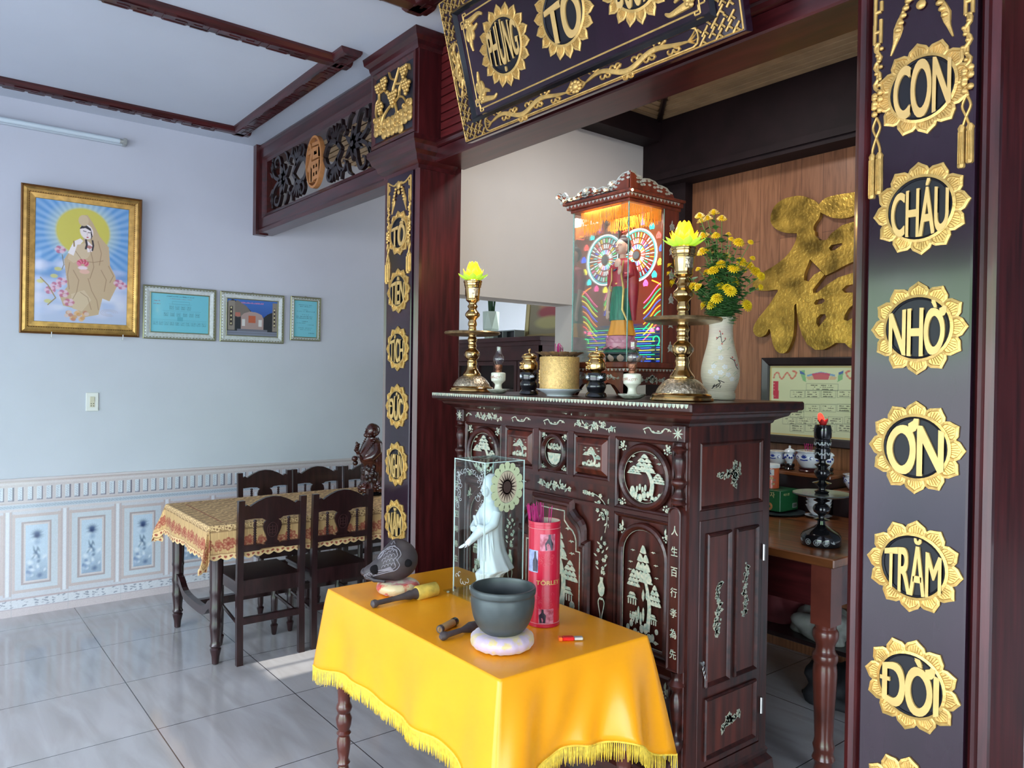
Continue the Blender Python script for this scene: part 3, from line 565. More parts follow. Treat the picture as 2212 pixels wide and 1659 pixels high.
for sx in (-1, 1):
    for sz in (-1, 1):
        w_ = lambda x, z: (sx*x, SH/2+sz*z)
        for pts in ([(.55, .18), (.55, .165), (.575, .165), (.575, .14), (.555, .14), (.555, .19), (.535, .19), (.535, .18)],):
            for a, b in zip(pts[:-1], pts[1:]): stroke(bm, F, [w_(*a), w_(*b)], .0032, .004)
        for q in ([(.53, .15), (.49, .155), (.45, .16), (.43, .15)], [(.53, .15), (.525, .11), (.53, .07), (.525, .04)], [(.52, .14), (.50, .12), (.47, .13)], [(.52, .14), (.51, .10), (.515, .08)], [(.53, .12), (.545, .1), (.54, .08)]):
            z = spl(q, 5); stroke(bm, F, [w_(*p) for p in z], [.013*(1-i/len(z))**.7+.002 for i in range(len(z))], .010, .001)
        for k in range(7): a, b = w_(.525+.012*cos(k), .145+.012*sin(k*1.7)); ell(bm, F(a, b, .007), (.009, .006, .009), 8, 5)
obj('inner_line_and_corners', bm, gold, t, smooth=True)
for x, w_ in ((-.338, 'PHỤNG'), (0, 'TỔ'), (.338, 'ĐƯỜNG')): medallion(F, x, .282, .152, w_, t, 18)
# ================================================================ altar cabinet (front faces -Y)
CX, CY = -2.165, 1.93
cab = thing('altar_cabinet', 'tall dark rosewood altar cabinet with mother of pearl inlay between the pillars', 'cabinet', (CX, CY, 0))
XL, XR, YB = -.645, .635, .44
bm = nb(); bbox(bm, XL, XR, .012, YB, .20, 1.36, .002); obj('carcass', bm, cabw, cab)
bm = nb()
for o_, z0, z1 in ((.0, 1.395, 1.425),): bbox(bm, -.735-o_, .715+o_, -.09, YB+.10, z0, z1, .005)
loft(bm, [[(XL-o_, -.0-o_, z), (XR+o_, -.0-o_, z), (XR+o_, YB+o_, z), (XL-o_, YB+o_, z)] for o_, z in ((.005, 1.345), (.012, 1.35), (.015, 1.358), (.03, 1.366), (.05, 1.375), (.055, 1.385), (.07, 1.39), (.074, 1.396))])
obj('top_slab', bm, cabh, cab)
bm = nb()
for k in range(88): u = -.728+k*.0163; P(bm, lambda a, b, d: (a, -.09-d, b), [(u, 1.422), (u+.0150, 1.422), (u+.0130, 1.413), (u+.0075, 1.408), (u+.002, 1.413)], -.001, .0012)
obj('pearl_edge', bm, pearl, cab)
bm = nb(); loft(bm, [[(XL-o_, -o_, z), (XR+o_, -o_, z), (XR+o_, YB+o_*.5, z), (XL-o_, YB+o_*.5, z)] for o_, z in ((.06, .0), (.06, .03), (.05, .06), (.055, .09), (.035, .13), (.03, .17), (.012, .185), (.016, .2), (.004, .215))]); obj('plinth', bm, cabh, cab)
fr = lambda u, v, d: (u, -d, v)
# framework of the front: stiles, rails and mouldings
bm = nb(); 
for x0, x1 in ((XL, XL+.03), (XR-.03, XR)): box(bm, x0, x1, 0, .02, .2, 1.36)
for x in (-.31, .31): box(bm, x-.013, x+.013, -.0048, .014, .56, 1.297)
for z0, z1 in ((1.297, 1.36), (1.035, 1.05), (.535, .56), (.215, .24)): box(bm, XL+.03, XR-.03, -.004, .014, z0, z1)
box(bm, -.3, .3, -.003, .014, 1.115, 1.135)
for x in (-.1, .1): box(bm, x-.015, x+.015, -.008, .014, 1.13, 1.3)
obj('front_frame', bm, cabh, cab)
bm = nb(); mp_ = [(0, 0), (0, .006), (.005, .011), (.010, .009), (.014, .004), (.018, .006), (.022, 0)]
for x0, x1, z0, z1 in ((-.298, -.115, 1.135, 1.296), (-.085, .085, 1.135, 1.296), (.115, .298, 1.135, 1.296), (-.585, -.325, 1.05, 1.296), (.325, .585, 1.05, 1.296), (-.585, -.325, .56, 1.034), (.325, .585, .56, 1.034), (-.585, -.325, .24, .534), (.325, .585, .24, .534), (-.298, .298, .24, .534)):
    frame(bm, fr, rect(x0, x1, z0, z1), [(0, 0), (0, .005), (.004, .009), (.010, .006), (.013, 0)])
obj('panel_mouldings', bm, cabh, cab)
for x0, x1 in ((-.275, -.135), (.135, .275)):
    bm = nb(); frame(bm, fr, rect(x0-.012, x1+.012, 1.152, 1.28), [(0, 0), (0, .004), (.018, .016), (.024, .016), (.028, .005), (.03, 0)]); box(bm, x0, x1, -.004, .014, 1.165, 1.27); obj('raised_panel', bm, cabp, cab)
bm = nb(); frame(bm, fr, oval(0, 1.213, .066, .068), [(-.006, 0), (0, .012), (.008, .015), (.014, .004), (.014, 0)]); obj('oval_moulding', bm, cabh, cab)
for x in (-.455, .455): bm = nb(); frame(bm, fr, oval(x, 1.168, .112, .108), [(-.006, 0), (0, .010), (.008, .014), (.016, .010), (.020, .003), (.020, 0)]); obj('oval_moulding', bm, cabh, cab)
for x0, x1 in ((-.565, -.345), (.345, .565)): bm = nb(); frame(bm, fr, arch(x0, x1, .585, 1.01), [(-.004, 0), (0, .008), (.008, .012), (.016, .008), (.020, .003), (.020, 0)]); obj('arch_moulding', bm, cabh, cab)
# centre door with stepped shoulders
def door(i):
    w, h = .2-i, 1.045-i; s = .05
    return [(-w, .57+i), (w, .57+i), (w, h-.14), (w-.02, h-.14), (w-.02, h-.12)]+[(w-.075+.055*cos(a), h-.11+.055*sin(a)) for a in (.15, .5, .9, 1.3)]+[(w-.085, h-.035), (w-.085, h), (-w+.085, h), (-w+.085, h-.035)]+[(-w+.075-.055*cos(a), h-.11+.055*sin(a)) for a in (1.3, .9, .5, .15)]+[(-w+.02, h-.12), (-w+.02, h-.14), (-w, h-.14)]
bm = nb(); P(bm, fr, door(.004), 0, .004); dr = obj('centre_door', bm, cabp, cab)
bm = nb(); frame(bm, fr, door, [(-.004, 0), (0, .010), (.008, .018), (.016, .012), (.024, .014), (.032, .005), (.032, 0)]); obj('door_moulding', bm, cabh, dr)
# -------- inlay
def leaf(bm, F, x, z, a, l, w=.35, d=.0012):
    c, s = cos(a), sin(a); P(bm, F, [(x+c*l*t-s*l*w*q, z+s*l*t+c*l*w*q) for t, q in ((0, 0), (.25, .42), (.6, .45), (1, 0), (.6, -.45), (.25, -.42))], -.0005, d)
def flw(bm, F, x, z, r, n=5, a0=0, d=.0012):
    for k in range(n):
        a = a0+2*PI*k/n; P(bm, F, ellp(x+cos(a)*r*.62, z+sin(a)*r*.62, r*.36, r*.36, 7), -.0005, d)
    P(bm, F, ellp(x, z, r*.22, r*.22, 6), -.0005, d+.0004)
def vine(bm, F, pts, w=.0011): stroke(bm, F, spl(pts, 4), w, .001, 0, cs=CFL)
def spray(bm, F, x, z, w, h, rng, tight=1):
    n = int(5+w/.02)
    vine(bm, F, [(x-w/2, z), (x-w*.25, z-h*.2), (x, z+h*.1), (x+w*.25, z-h*.2), (x+w/2, z)])
    for k in range(n):
        t = (k+.5)/n*2-1; zz = z+h*.25*sin(t*6)*.6; s = 1-.45*abs(t)
        if k % 3 == 1: flw(bm, F, x+t*w/2, zz, h*.30*s+.002, 5, k)
        else: leaf(bm, F, x+t*w/2, zz, rng.uniform(.6, 2.4)*(1 if k % 2 else -1), h*.48*s+.004)
        if k % 2: P(bm, F, ellp(x+t*w/2+.004, zz-h*.3*s, .0028, .0028, 6), -.0005, .0012)
def corner(bm, F, x, z, sx, sz, s=.034):
    flw(bm, F, x+sx*s*.55, z+sz*s*.55, s*.30, 6); leaf(bm, F, x+sx*s*.5, z+sz*s*.35, math.atan2(-sz*.3, sx), s*.62); leaf(bm, F, x+sx*s*.35, z+sz*s*.5, math.atan2(sz, -sx*.2)+PI*(0), s*.0+.001)
    leaf(bm, F, x+sx*s*.3, z+sz*s*.7, math.atan2(sz, sx*.15), s*.75); leaf(bm, F, x+sx*s*.75, z+sz*s*.2, math.atan2(sz*.12, sx), s*.7)
    for a, b in ((.15, .15), (.45, .05), (.05, .45), (.75, .85)): P(bm, F, ellp(x+sx*s*a, z+sz*s*b, .0035, .0035, 7), -.0005, .0012)
def cloud(bm, F, x, z, w):
    P(bm, F, [(x-w, z), (x-w*.4, z+w*.18), (x-w*.2, z+w*.4), (x+.1*w, z+w*.15), (x+w*.4, z+w*.35), (x+w, z+w*.1), (x+w*.3, z), (x+w*.05, z-w*.28), (x-w*.2, z-w*.02)], -.0005, .0012)
def crown(bm, F, x, z, w, h, rng):
    """one conical pine crown of overlapping clumps"""
    rows = 4
    for r in range(rows):
        t = r/(rows-1); n = 1+int(t*3.2); ww = w*(.18+.82*t)
        for k in range(n):
            u = x+(0 if n == 1 else (k/(n-1)-.5)*ww*.78); v = z+h*(1-t)*.86-h*.5; a = w*.20*(1+.25*rng.random()); 
            P(bm, F, [(u-a, v-h*.10), (u-a*.7, v+h*.02), (u-a*.2, v+h*.15), (u+a*.25, v+h*.13), (u+a*.8, v+h*.01), (u+a*1.05, v-h*.10), (u+a*.3, v-h*.13), (u-a*.3, v-h*.12)], -.0005, .0012+rng.random()*.0006)
def scene_(bm, F, x, z0, w, h, rng, pav=False, people=False):
    """pine tree, rocks and water of shell: fills x+-w/2, z0..z0+h"""
    tk = spl([(x+w*.16, z0+h*.12), (x+w*.20, z0+h*.35), (x+w*.12, z0+h*.55), (x-w*.02, z0+h*.68)], 5)
    stroke(bm, F, tk, [w*.055*(1-.5*i/len(tk)) for i in range(len(tk))], .0016, 0, cs=CFL)
    crown(bm, F, x, z0+h*.80, w*.42, h*.30, rng); crown(bm, F, x-w*.26, z0+h*.62, w*.30, h*.15, rng); crown(bm, F, x+w*.34, z0+h*.50, w*.30, h*.18, rng); crown(bm, F, x+w*.08, z0+h*.66, w*.34, h*.12, rng)
    for k in range(9):                                                    # rocks
        u = x+w*(-.40+.1*k)+rng.uniform(-.01, .01)*w; r = w*rng.uniform(.05, .085); v = z0+h*(.10+.05*sin(k*1.7)); P(bm, F, ellp(u, v, r*.8, r*rng.uniform(.8, 1.5), 9), -.0005, .0012+.0005*(k % 2))
    for k in range(5): u = x-w*.40+w*.18*k; P(bm, F, [(u, z0+h*.03), (u+w*.05, z0+h*.05), (u+w*.15, z0+h*.035), (u+w*.07, z0+h*.012)], -.0005, .0012)
    for k in range(4): P(bm, F, ellp(x-w*.18+w*.07*k, z0+h*(.22+.05*(k % 2)), w*.03, h*.07, 8), -.0005, .0012)
    if pav:
        for j, (px, pz, s) in enumerate(((x-w*.30, z0+h*.40, 1), (x+w*.30, z0+h*.25, .8), (x-w*.22, z0+h*.22, .8))):
            a = w*.15*s
            for q in (0, 1): P(bm, F, [(px-a*(1-.35*q), pz+a*.5*q), (px-a*.5*(1-.3*q), pz+a*(.5*q+.4)), (px+a*.5*(1-.3*q), pz+a*(.5*q+.4)), (px+a*(1-.35*q), pz+a*.5*q)], -.0005, .0014)
            for q in (-.7, -.25, .25, .7): P(bm, F, [(px+a*q-a*.09, pz-a*.9), (px+a*q+a*.09, pz-a*.9), (px+a*q+a*.09, pz-.002), (px+a*q-a*.09, pz-.002)], -.0005, .0012)
        leaf(bm, F, x+w*.12, z0+h*.42, PI/2, h*.10, .3); leaf(bm, F, x+w*.02, z0+h*.40, PI/2, h*.12, .3)
    if people:
        for k in range(3): P(bm, F, ellp(x-w*.34+w*.06*k, z0+h*.22, w*.022, h*.03, 8), -.0005, .0012); P(bm, F, ellp(x-w*.34+w*.06*k, z0+h*.26, w*.014, w*.014, 7), -.0005, .0012)
    for k, (a, b) in enumerate(((-.30, .88), (.28, .90), (-.36, .76), (.36, .78), (-.38, .68), (.38, .66))):
        if h > w*1.4 or k < 4: cloud(bm, F, x+w*a, z0+h*b, w*.07)
def inlay(bm, name='pearl_inlay', parent=None): return obj(name, bm, pearl, parent or cab)
rng = random.Random(11)
for s in (-1, 1):
    bm = nb(); scene_(bm, fr, s*.455, 1.088, .175*1.0, .165, rng); frame(bm, fr, oval(s*.455, 1.168, .091, .087), [(0, 0), (0, .0012), (.0012, .0012), (.0012, 0)])
    for a in (-1, 1):
        for b in (-1, 1): corner(bm, fr, s*.455+a*.083, 1.168+b*.083, a, b, .032)
    inlay(bm)
    bm = nb(); F_ = lambda u, v, d: (u, -d-.004, v); scene_(bm, F_, s*.205, 1.178, .10, .075, rng); frame(bm, F_, rect(s*.205-.066, s*.205+.066, 1.168, 1.265), [(0, 0), (0, .0012), (.0012, .0012), (.0012, 0)]); inlay(bm)
    bm = nb(); scene_(bm, fr, s*.455, .615, .155, .34, rng, True, True); frame(bm, fr, arch(s*.455-.09, s*.455+.09, .605, .99), [(0, 0), (0, .0012), (.0012, .0012), (.0012, 0)])
    for a in (-1, 1): corner(bm, fr, s*.455+a*.083, .965, a, 1, .032); corner(bm, fr, s*.455+a*.09, .31, a, -1, .036); corner(bm, fr, s*.455+a*.09, .46, a, 1, .036)
    spray(bm, fr, s*.455, .385, .12, .05, rng); inlay(bm)
    bm = nb(); x, z = s*.255, 1.06                                               # corner bouquet
    vine(bm, fr, [(x-s*.09, z+.02), (x-s*.03, z+.02), (x+s*.02, z-.01), (x+s*.03, z-.06), (x+s*.02, z-.11)])
    for k in range(26):
        t = rng.random(); a, b = (x-s*.09+s*.12*t, z+.022-.01*t) if t < .45 and k % 2 else (x+s*(.012+.03*math.sin(k)), z+.025-.11*t)
        (flw(bm, fr, a, b, .0085, 5, k) if k % 3 else leaf(bm, fr, a, b, rng.uniform(-3, 3), .020))
    inlay(bm)
    bm = nb(); x = s*.262                                                        # tall vase of flowers
    for k in range(17): z = .80+.0075*k; wv_ = .020*sin(PI*(k+1)/18)+.006; (flw(bm, fr, x+wv_*sin(k*2.2), z, .008, 5, k) if k % 2 else leaf(bm, fr, x+wv_*sin(k*2.2), z, PI/2+sin(k)*1.1, .018))
    P(bm, fr, [(x-.008, .79), (x+.008, .79), (x+.006, .775), (x+.016, .755), (x+.014, .735), (x+.005, .722), (x-.005, .722), (x-.014, .735), (x-.016, .755), (x-.006, .775)], -.0005, .0014)
    for a in (-1, 1): vine(bm, fr, [(x+a*.004, .717), (x+a*.015, .70), (x+a*.006, .66), (x+a*.002, .635)], .0018)
    P(bm, fr, ellp(x, .713, .011, .004, 10), -.0005, .0012); inlay(bm)
bm = nb(); F_ = fr; a0 = 1.213                                                   # basket in the middle oval
P(bm, fr, [(-.038, a0-.004), (.038, a0-.004), (.030, a0-.034), (.012, a0-.048), (-.012, a0-.048), (-.030, a0-.034)], -.0005, .0012)
for k in range(7): (flw if k % 2 else lambda *q: leaf(*q[:4], PI/2, q[4]*2.2))(bm, fr, -.034+.0113*k, a0+.010+.006*(k % 2), .009)
for k in range(3): flw(bm, fr, -.016+.016*k, a0+.026, .008)
frame(bm, fr, oval(0, a0, .052, .054), [(0, 0), (0, .0012), (.0012, .0012), (.0012, 0)])
for a in (-1, 1):
    for b in (-1, 1): corner(bm, fr, a*.045, a0+b*.047, a, b, .030)
inlay(bm)
bm = nb(); F_ = lambda u, v, d: (u, -d-.004, v)                                  # frieze under the top
for x, w_ in ((-.50, 0), (.20, 0), (-.2, 1), (.51, 1), (-.60, 1), (.0, 1)):
    if w_: vine(bm, F_, [(x-.06, 1.328), (x-.035, 1.336), (x-.02, 1.322), (x, 1.320), (x+.02, 1.322), (x+.035, 1.336), (x+.06, 1.328)], .002); [leaf(bm, F_, x+q, 1.326, q*20, .014) for q in (-.055, -.02, 0, .018, .045)]
spray(bm, F_, -.42, 1.328, .19, .042, rng); spray(bm, F_, .22, 1.328, .21, .045, rng)
for x in (-.42, .12): vine(bm, lambda u, v, d: (u, -.028-d, v), [(x-.09, 1.372), (x-.03, 1.366), (x+.03, 1.372), (x+.09, 1.366)], .0015); [leaf(bm, lambda u, v, d: (u, -.028-d, v), x-.08+.02*k, 1.369, k*1.3, .011) for k in range(9)]
inlay(bm)
bm = nb(); spray(bm, fr, 0, 1.087, .19, .045, rng); spray(bm, fr, 0, .385, .26, .07, rng); [corner(bm, fr, a*.26, z, a, b, .035) for a in (-1, 1) for z, b in ((.28, -1), (.49, 1))]; inlay(bm)
bm = nb(); F_ = lambda u, v, d: (u, -d-.004, v); scene_(bm, F_, .02, .60, .24, .37, rng, True); scene_(bm, F_, -.07, .66, .15, .27, rng, True, True)
frame(bm, F_, lambda i: door(.045+i), [(0, 0), (0, .0014), (.004, .0014), (.004, 0)]); obj('pearl_scene', bm, pearl, dr)
# -------- corner pilasters: flower, turned spindle, rounded plank with characters, lower spindle
tp = [(.022, 0), (.026, .006), (.020, .014), (.024, .022), (.017, .034), (.013, .05), (.022, .062), (.026, .07), (.024, .078), (.012, .088), (.016, .11), (.021, .135), (.019, .150), (.012, .162), (.020, .172), (.027, .178), (.014, .188), (.017, .20)]
for s, chars in ((-1, '天有四時春在首'), (1, '人生百行孝為先')):
    x = s*.610+.002; bm = nb(); bbox(bm, x-.026, x+.026, -.022, .012, 1.297, 1.352, .003); bbox(bm, x-.024, x+.024, -.006, .012, .215, 1.30, .002); pl = obj('pilaster', bm, cabh, cab)
    bm = nb(); G = lambda u, v, d: (u, -.022-d, v)
    for k in range(8): leaf(bm, G, x, 1.325, PI/2+2*PI*k/8+.0, .022, .22) if k not in () else None
    obj('pearl_flower', bm, pearl, pl)
    bm = nb(); lathe(bm, spl([(r, 1.098+z) for r, z in tp], 3), (x, -.012, 0), 20); obj('turned_spindle', bm, cabh, pl, smooth=True)
    bm = nb(); P(bm, lambda u, v, d: (u, -d, v), arch(x-.027, x+.027, .57, 1.095)(0), 0, .030); frame(bm, lambda u, v, d: (u, -d, v), arch(x-.027, x+.027, .57, 1.095), [(0, .03), (.001, .034), (.005, .036), (.008, .030)]); pk = obj('character_plank', bm, cabw, pl)
    for k, ch in enumerate(chars): bm = nb(); text(bm, lambda u, v, d: (u, -.030-d, v), ch, x, 1.018-k*.0655, .026, .030, -.001, .0012, bold=.012); obj('pearl_character', bm, pearl, pk)
    bm = nb(); lathe(bm, spl([(r*1.05, .215+z*1.75) for r, z in tp], 3), (x, -.012, 0), 20); obj('turned_spindle', bm, cabh, pl, smooth=True)
# -------- right-hand side: upper panel and a door with two tall panels and a lower one
S0 = SD(XR); 
bm = nb()
for y0, y1, z0, z1 in ((.0, .05, .2, 1.36), (.40, .44, .2, 1.36), (.05, .40, 1.295, 1.36), (.05, .40, 1.045, 1.075), (.05, .40, .2, .235)): box(bm, XR, XR+.010, y0, y1, z0, z1)
frame(bm, S0, rect(.05, .40, 1.075, 1.295), [(0, 0), (0, .008), (.006, .012), (.012, .006), (.016, 0)]); obj('side_frame', bm, cabw, cab)
bm = nb(); box(bm, XR-.001, XR+.003, .05, .40, 1.07, 1.30); sp = obj('side_panel', bm, cabp, cab)
bm = nb(); S1 = SD(XR+.003)
def sprig(bm, F, pts, rng, n, s):
    q = spl(pts, 5); vine(bm, F, pts, .0010)
    for k in range(n):
        a, b = q[int(k*(len(q)-1)/(n-1))]
        if k % 2: leaf(bm, F, a, b, rng.uniform(-3, 3), s*1.6, .5)
        else: flw(bm, F, a+rng.uniform(-.3, .3)*s, b+rng.uniform(-.3, .3)*s, s*.72, 5, k)
        P(bm, F, ellp(a+rng.uniform(-1, 1)*s, b+rng.uniform(-1, 1)*s, s*.28, s*.28, 7), -.0005, .0012)
sprig(bm, S1, [(.16, 1.185), (.20, 1.178), (.225, 1.19), (.25, 1.18), (.275, 1.20)], rng, 20, .014); sprig(bm, S1, [(.245, 1.15), (.24, 1.18), (.25, 1.22)], rng, 14, .014); inlay(bm, parent=sp)
bm = nb(); bbox(bm, XR, XR+.012, .052, .398, .24, 1.045, .002); sdr = obj('side_door', bm, cabw, cab)
bm = nb(); S2 = SD(XR+.012)
for y0, y1, z0, z1 in ((.085, .215, .50, 1.0), (.24, .37, .50, 1.0), (.085, .37, .262, .465)):
    frame(bm, S2, rect(y0, y1, z0, z1), [(0, 0), (0, .006), (.005, .010), (.010, .004), (.014, .0)]); 
obj('door_mouldings', bm, cabh, sdr)
bm = nb()
for y0, y1, z0, z1 in ((.099, .201, .514, .986), (.254, .356, .514, .986), (.099, .356, .276, .451)): box(bm, XR+.0115, XR+.0128, y0, y1, z0, z1)
obj('door_panels', bm, cabp, sdr)
bm = nb(); S3 = SD(XR+.0128)
sprig(bm, S3, [(.150, .665), (.142, .70), (.156, .74), (.148, .79), (.156, .83)], rng, 22, .016); sprig(bm, S3, [(.295, .700), (.305, .74), (.298, .78), (.308, .83), (.305, .865)], rng, 20, .015)
sprig(bm, S3, [(.19, .345), (.215, .365), (.24, .36), (.275, .375)], rng, 18, .016); inlay(bm, parent=sdr)
for z in (.90, .365):
    bm = nb(); tube(bm, [(XR+.017, .402, z-.028), (XR+.017, .402, z+.028)], .0055, 8); obj('hinge', bm, mat('steel', (.6, .6, .58), .3, metal=1), sdr)
bm = nb(); lathe(bm, [(.008, 0), (.008, .004), (.003, .005)], n=14); bmesh.ops.transform(bm, matrix=Matrix.Translation((XR+.012, .075, .583)) @ Matrix.Rotation(PI/2, 4, 'Y'), verts=bm.verts)
for k in range(3): tube(bm, [(XR+.018+.001*k, .076+.006*cos(a)+k*.004, .565-.014*k+.010*sin(a)) for a in [2*PI*i/10 for i in range(11)]], .0010, 5)
box(bm, XR+.016, XR+.018, .082, .089, .505, .545); obj('lock_and_keys', bm, mat('steel', (.6, .6, .58), .3, metal=1), sdr)
# ================================================================ yellow-draped offering table
satin = mat('yellow_satin', (.96, .37, .010), .30, var=.04, scale=6, bump=.06, bscale=9)
fringem = mat('yellow_fringe', (.86, .58, .06), .6, var=.2, scale=80)
turnw = mat('turned_red_wood', (.10, .022, .014), .3, var=.4, scale=6, coat=.3)
TX0, TX1, TY0, TY1, TZ = -2.615, -1.572, 1.222, 1.795, .700
t = thing('offering_table', 'small turned-leg wooden table hidden under the yellow satin cloth', 'table', ((TX0+TX1)/2, (TY0+TY1)/2, 0))
hx, hy = (TX1-TX0)/2, (TY1-TY0)/2
bm = nb(); bbox(bm, -hx, hx, -hy, hy, TZ-.032, TZ-.004, .003); obj('tabletop', bm, turnw, t)
bm = nb(); box(bm, -hx+.05, hx-.05, -hy+.045, -hy+.065, .59, TZ-.03); box(bm, -hx+.05, hx-.05, hy-.065, hy-.045, .59, TZ-.03); box(bm, -hx+.05, -hx+.07, -hy+.05, hy-.05, .59, TZ-.03); box(bm, hx-.07, hx-.05, -hy+.05, hy-.05, .59, TZ-.03); obj('apron', bm, turnw, t)
lp = [(.012, 0), (.020, .01), (.023, .03), (.018, .05), (.025, .06), (.018, .075), (.024, .11), (.026, .14), (.020, .16), (.027, .17), (.020, .18), (.027, .20), (.030, .225), (.022, .245), (.027, .255), (.030, .265), (.027, .275), (.022, .285), (.023, .30), (.026, .34), (.028, .345), (.024, .35), (.025, .60), (.030, .64), (.030, .668)]
for sx in (-1, 1):
    for sy in (-1, 1): bm = nb(); lathe(bm, lp, (0, 0, 0), 20); obj('leg', bm, turnw, t, smooth=True, loc=(sx*(hx-.045), sy*(hy-.045), 0))
def smooth01(x): x = max(0, min(1, x)); return x*x*(3-2*x)
rng = random.Random(8)
PER = []                                                            # perimeter samples: point, outward dir, corner weight, s
def perim(N):
    Lx, Ly = TX1-TX0, TY1-TY0; T_ = 2*(Lx+Ly); out = []
    cs_ = [0, Lx, Lx+Ly, 2*Lx+Ly]
    for k in range(N):
        s = T_*k/N
        if s < Lx: p = (TX0+s, TY0); n = (0, -1)
        elif s < Lx+Ly: p = (TX1, TY0+s-Lx); n = (1, 0)
        elif s < 2*Lx+Ly: p = (TX1-(s-Lx-Ly), TY1); n = (0, 1)
        else: p = (TX0, TY1-(s-2*Lx-Ly)); n = (-1, 0)
        w = 0; 
        for c, (dx, dy) in zip(cs_, ((-1, -1), (1, -1), (1, 1), (-1, 1))):
            d = min(abs(s-c), T_-abs(s-c)); q = math.exp(-(d/.085)**2)
            if q > w: w = q; cf = .25 if c == 0 else 1; dg = (dx*.7071, dy*.7071)
        b = w*.9; n = (n[0]*(1-b)+dg[0]*b, n[1]*(1-b)+dg[1]*b); q = math.hypot(*n); out.append((p, (n[0]/q, n[1]/q), w*cf, s))
    return out
PER = perim(420); ph = [rng.uniform(0, 6) for _ in range(6)]
def cloth_pt(k, tt):
    (x, y), (nx, ny), w, s = PER[k % len(PER)]
    # drape folds: stronger towards the hem and near the corners
    f = .010*sin(s*17+ph[0]+tt*.8)+.007*sin(s*31+ph[1])+.006*sin(s*9+ph[2]); f += .013*sin(s*24+ph[3])*w
    side = 1 if (TX1-TX0) < s < (TX1-TX0+TY1-TY0) else .55
    f *= 1.25
    if side == 1: f *= 1.9; f += .011*sin(s*46+tt*3)
    Ld = .245+.125*w+.008*sin(s*13+ph[4]); off = .003+tt*(.022+w*.085)+tt**1.3*f*side+.006*math.sin(min(1, tt*6)*PI/2)
    z = TZ+.001-.010*smooth01(tt*8)-Ld*tt*(1-.04*w)
    if tt > .8 and side == 1: z += .006*sin(s*40)*(tt-.8)*5
    return (x+nx*off, y+ny*off, z)
bm = nb(); loops = []; cxm, cym = (TX0+TX1)/2, (TY0+TY1)/2
for q in (.02, .25, .5, .75, .9, .97, .995): loops.append([(cxm+(p[0]-cxm)*q, cym+(p[1]-cym)*q, TZ+.001+.0012*sin(p[0]*40*q+ph[5])*sin(p[1]*23)*(1-q)) for p, n, w, s in PER])
for tt in (0, .02, .06, .12, .2, .28, .36, .44, .52, .6, .68, .76, .84, .92, 1): loops.append([cloth_pt(k, tt) for k in range(420)])
loft(bm, loops, (True, False)); cl = obj('tablecloth', bm, satin, smooth=2, recalc=True); tag(cl, 'golden yellow satin cloth with fringe draped over the small front table', 'tablecloth')
so = cl.modifiers.new('thickness', 'SOLIDIFY'); so.thickness = .0016; so.offset = -1
bm = nb()
for k in range(420):
    for h in (0, .5):
        a = Vector(cloth_pt(k, 1)); b = Vector(cloth_pt(k+1, 1)); p = a.lerp(b, h); l = .052+rng.uniform(-.006, .006); j = Vector((rng.uniform(-.003, .003), rng.uniform(-.003, .003), 0)); (_, n, w, s) = PER[k]; n = Vector((n[0], n[1], 0)); tg = Vector((-n.y, n.x, 0))
        tube(bm, [p+Vector((0, 0, .004)), p+j*.5+tg*.0016-Vector((0, 0, l*.5)), p+j-Vector((0, 0, l)), p+j*.5-tg*.0022-Vector((0, 0, l*.5)), p-tg*.001], .0011, 3, False)
tube(bm, [Vector(cloth_pt(k, 1)) for k in range(421)], .0026, 6, False)
fg = obj('fringe', bm, fringem, cl); fg['kind'] = 'stuff'
ZT = TZ+.002
# wooden fish on its cushion
def cushion(name, label, c, r, hgt, mcols, n=44, rz=0):
    m_ = mat(name+label[:0]+'_brocade%d' % int(c[0]*-100), mcols[0], .35, col2=mcols[1], scale=26, sheen=.4, bump=.5, bscale=60)
    m_.node_tree.nodes['Color Ramp'].color_ramp.elements[0].position = .45; m_.node_tree.nodes['Color Ramp'].color_ramp.elements[1].position = .53
    bm = nb(); loops = []
    for i in range(15):
        a = -PI/2+PI*i/14; loops.append([((r-hgt/2+hgt/2*cos(a))*cos(2*PI*k/n)*(1+.025*sin(k*2.6)), (r-hgt/2+hgt/2*cos(a))*sin(2*PI*k/n)*(1+.025*sin(k*2.6)), hgt/2+hgt/2*sin(a)*(1-.10*abs(sin(k*1.7)))) for k in range(n)])
    loft(bm, loops)
    for v in bm.verts:
        v.co.z = max(v.co.z, .001)
        d = math.hypot(v.co.x, v.co.y)
        if d < r*.55 and v.co.z > hgt*.5: v.co.z -= hgt*.12
    o = obj(name, bm, m_, smooth=2, loc=c, rot=(0, 0, rz)); return o
tag(cushion('round_cushion', '', (-2.425, 1.405, ZT), .078, .045, ((.50, .02, .012), (.60, .46, .26))), 'small red and gold brocade cushion under the wooden fish', 'cushion')
fish = thing('wooden_fish', 'dark carved wooden fish drum resting on its red brocade cushion', 'wooden fish', (-2.44, 1.40, ZT+.043), .95); fishm = mat('dark_carved_wood', (.040, .030, .034), .55, var=.3, scale=20)
carve = mat('worn_carving_edges', (.22, .20, .23), .6)
def fishpt(u, v):
    """u along the body 0 snout .. 1 back, v around"""
    r = .30+.70*smooth01(u/.62)
    if u > .56: r *= math.sqrt(max(0, 1-((u-.56)/.445)**2))
    if u < .06: r *= math.sqrt(max(.02, 1-((.06-u)/.062)**2))
    rx = .073*r; x = -.115+.198*u; z = .026+.050*smooth01(u/.6)
    return (x, rx*cos(v), z+rx*1.05*sin(v))
bm = nb(); N = 30
V = loft(bm, [[fishpt(min(.995, max(.012, i/N)), 2*PI*k/40) for k in range(40)] for i in range(N+1)]); body = obj('drum_body', bm, fishm, fish, smooth=2)
bm = nb()
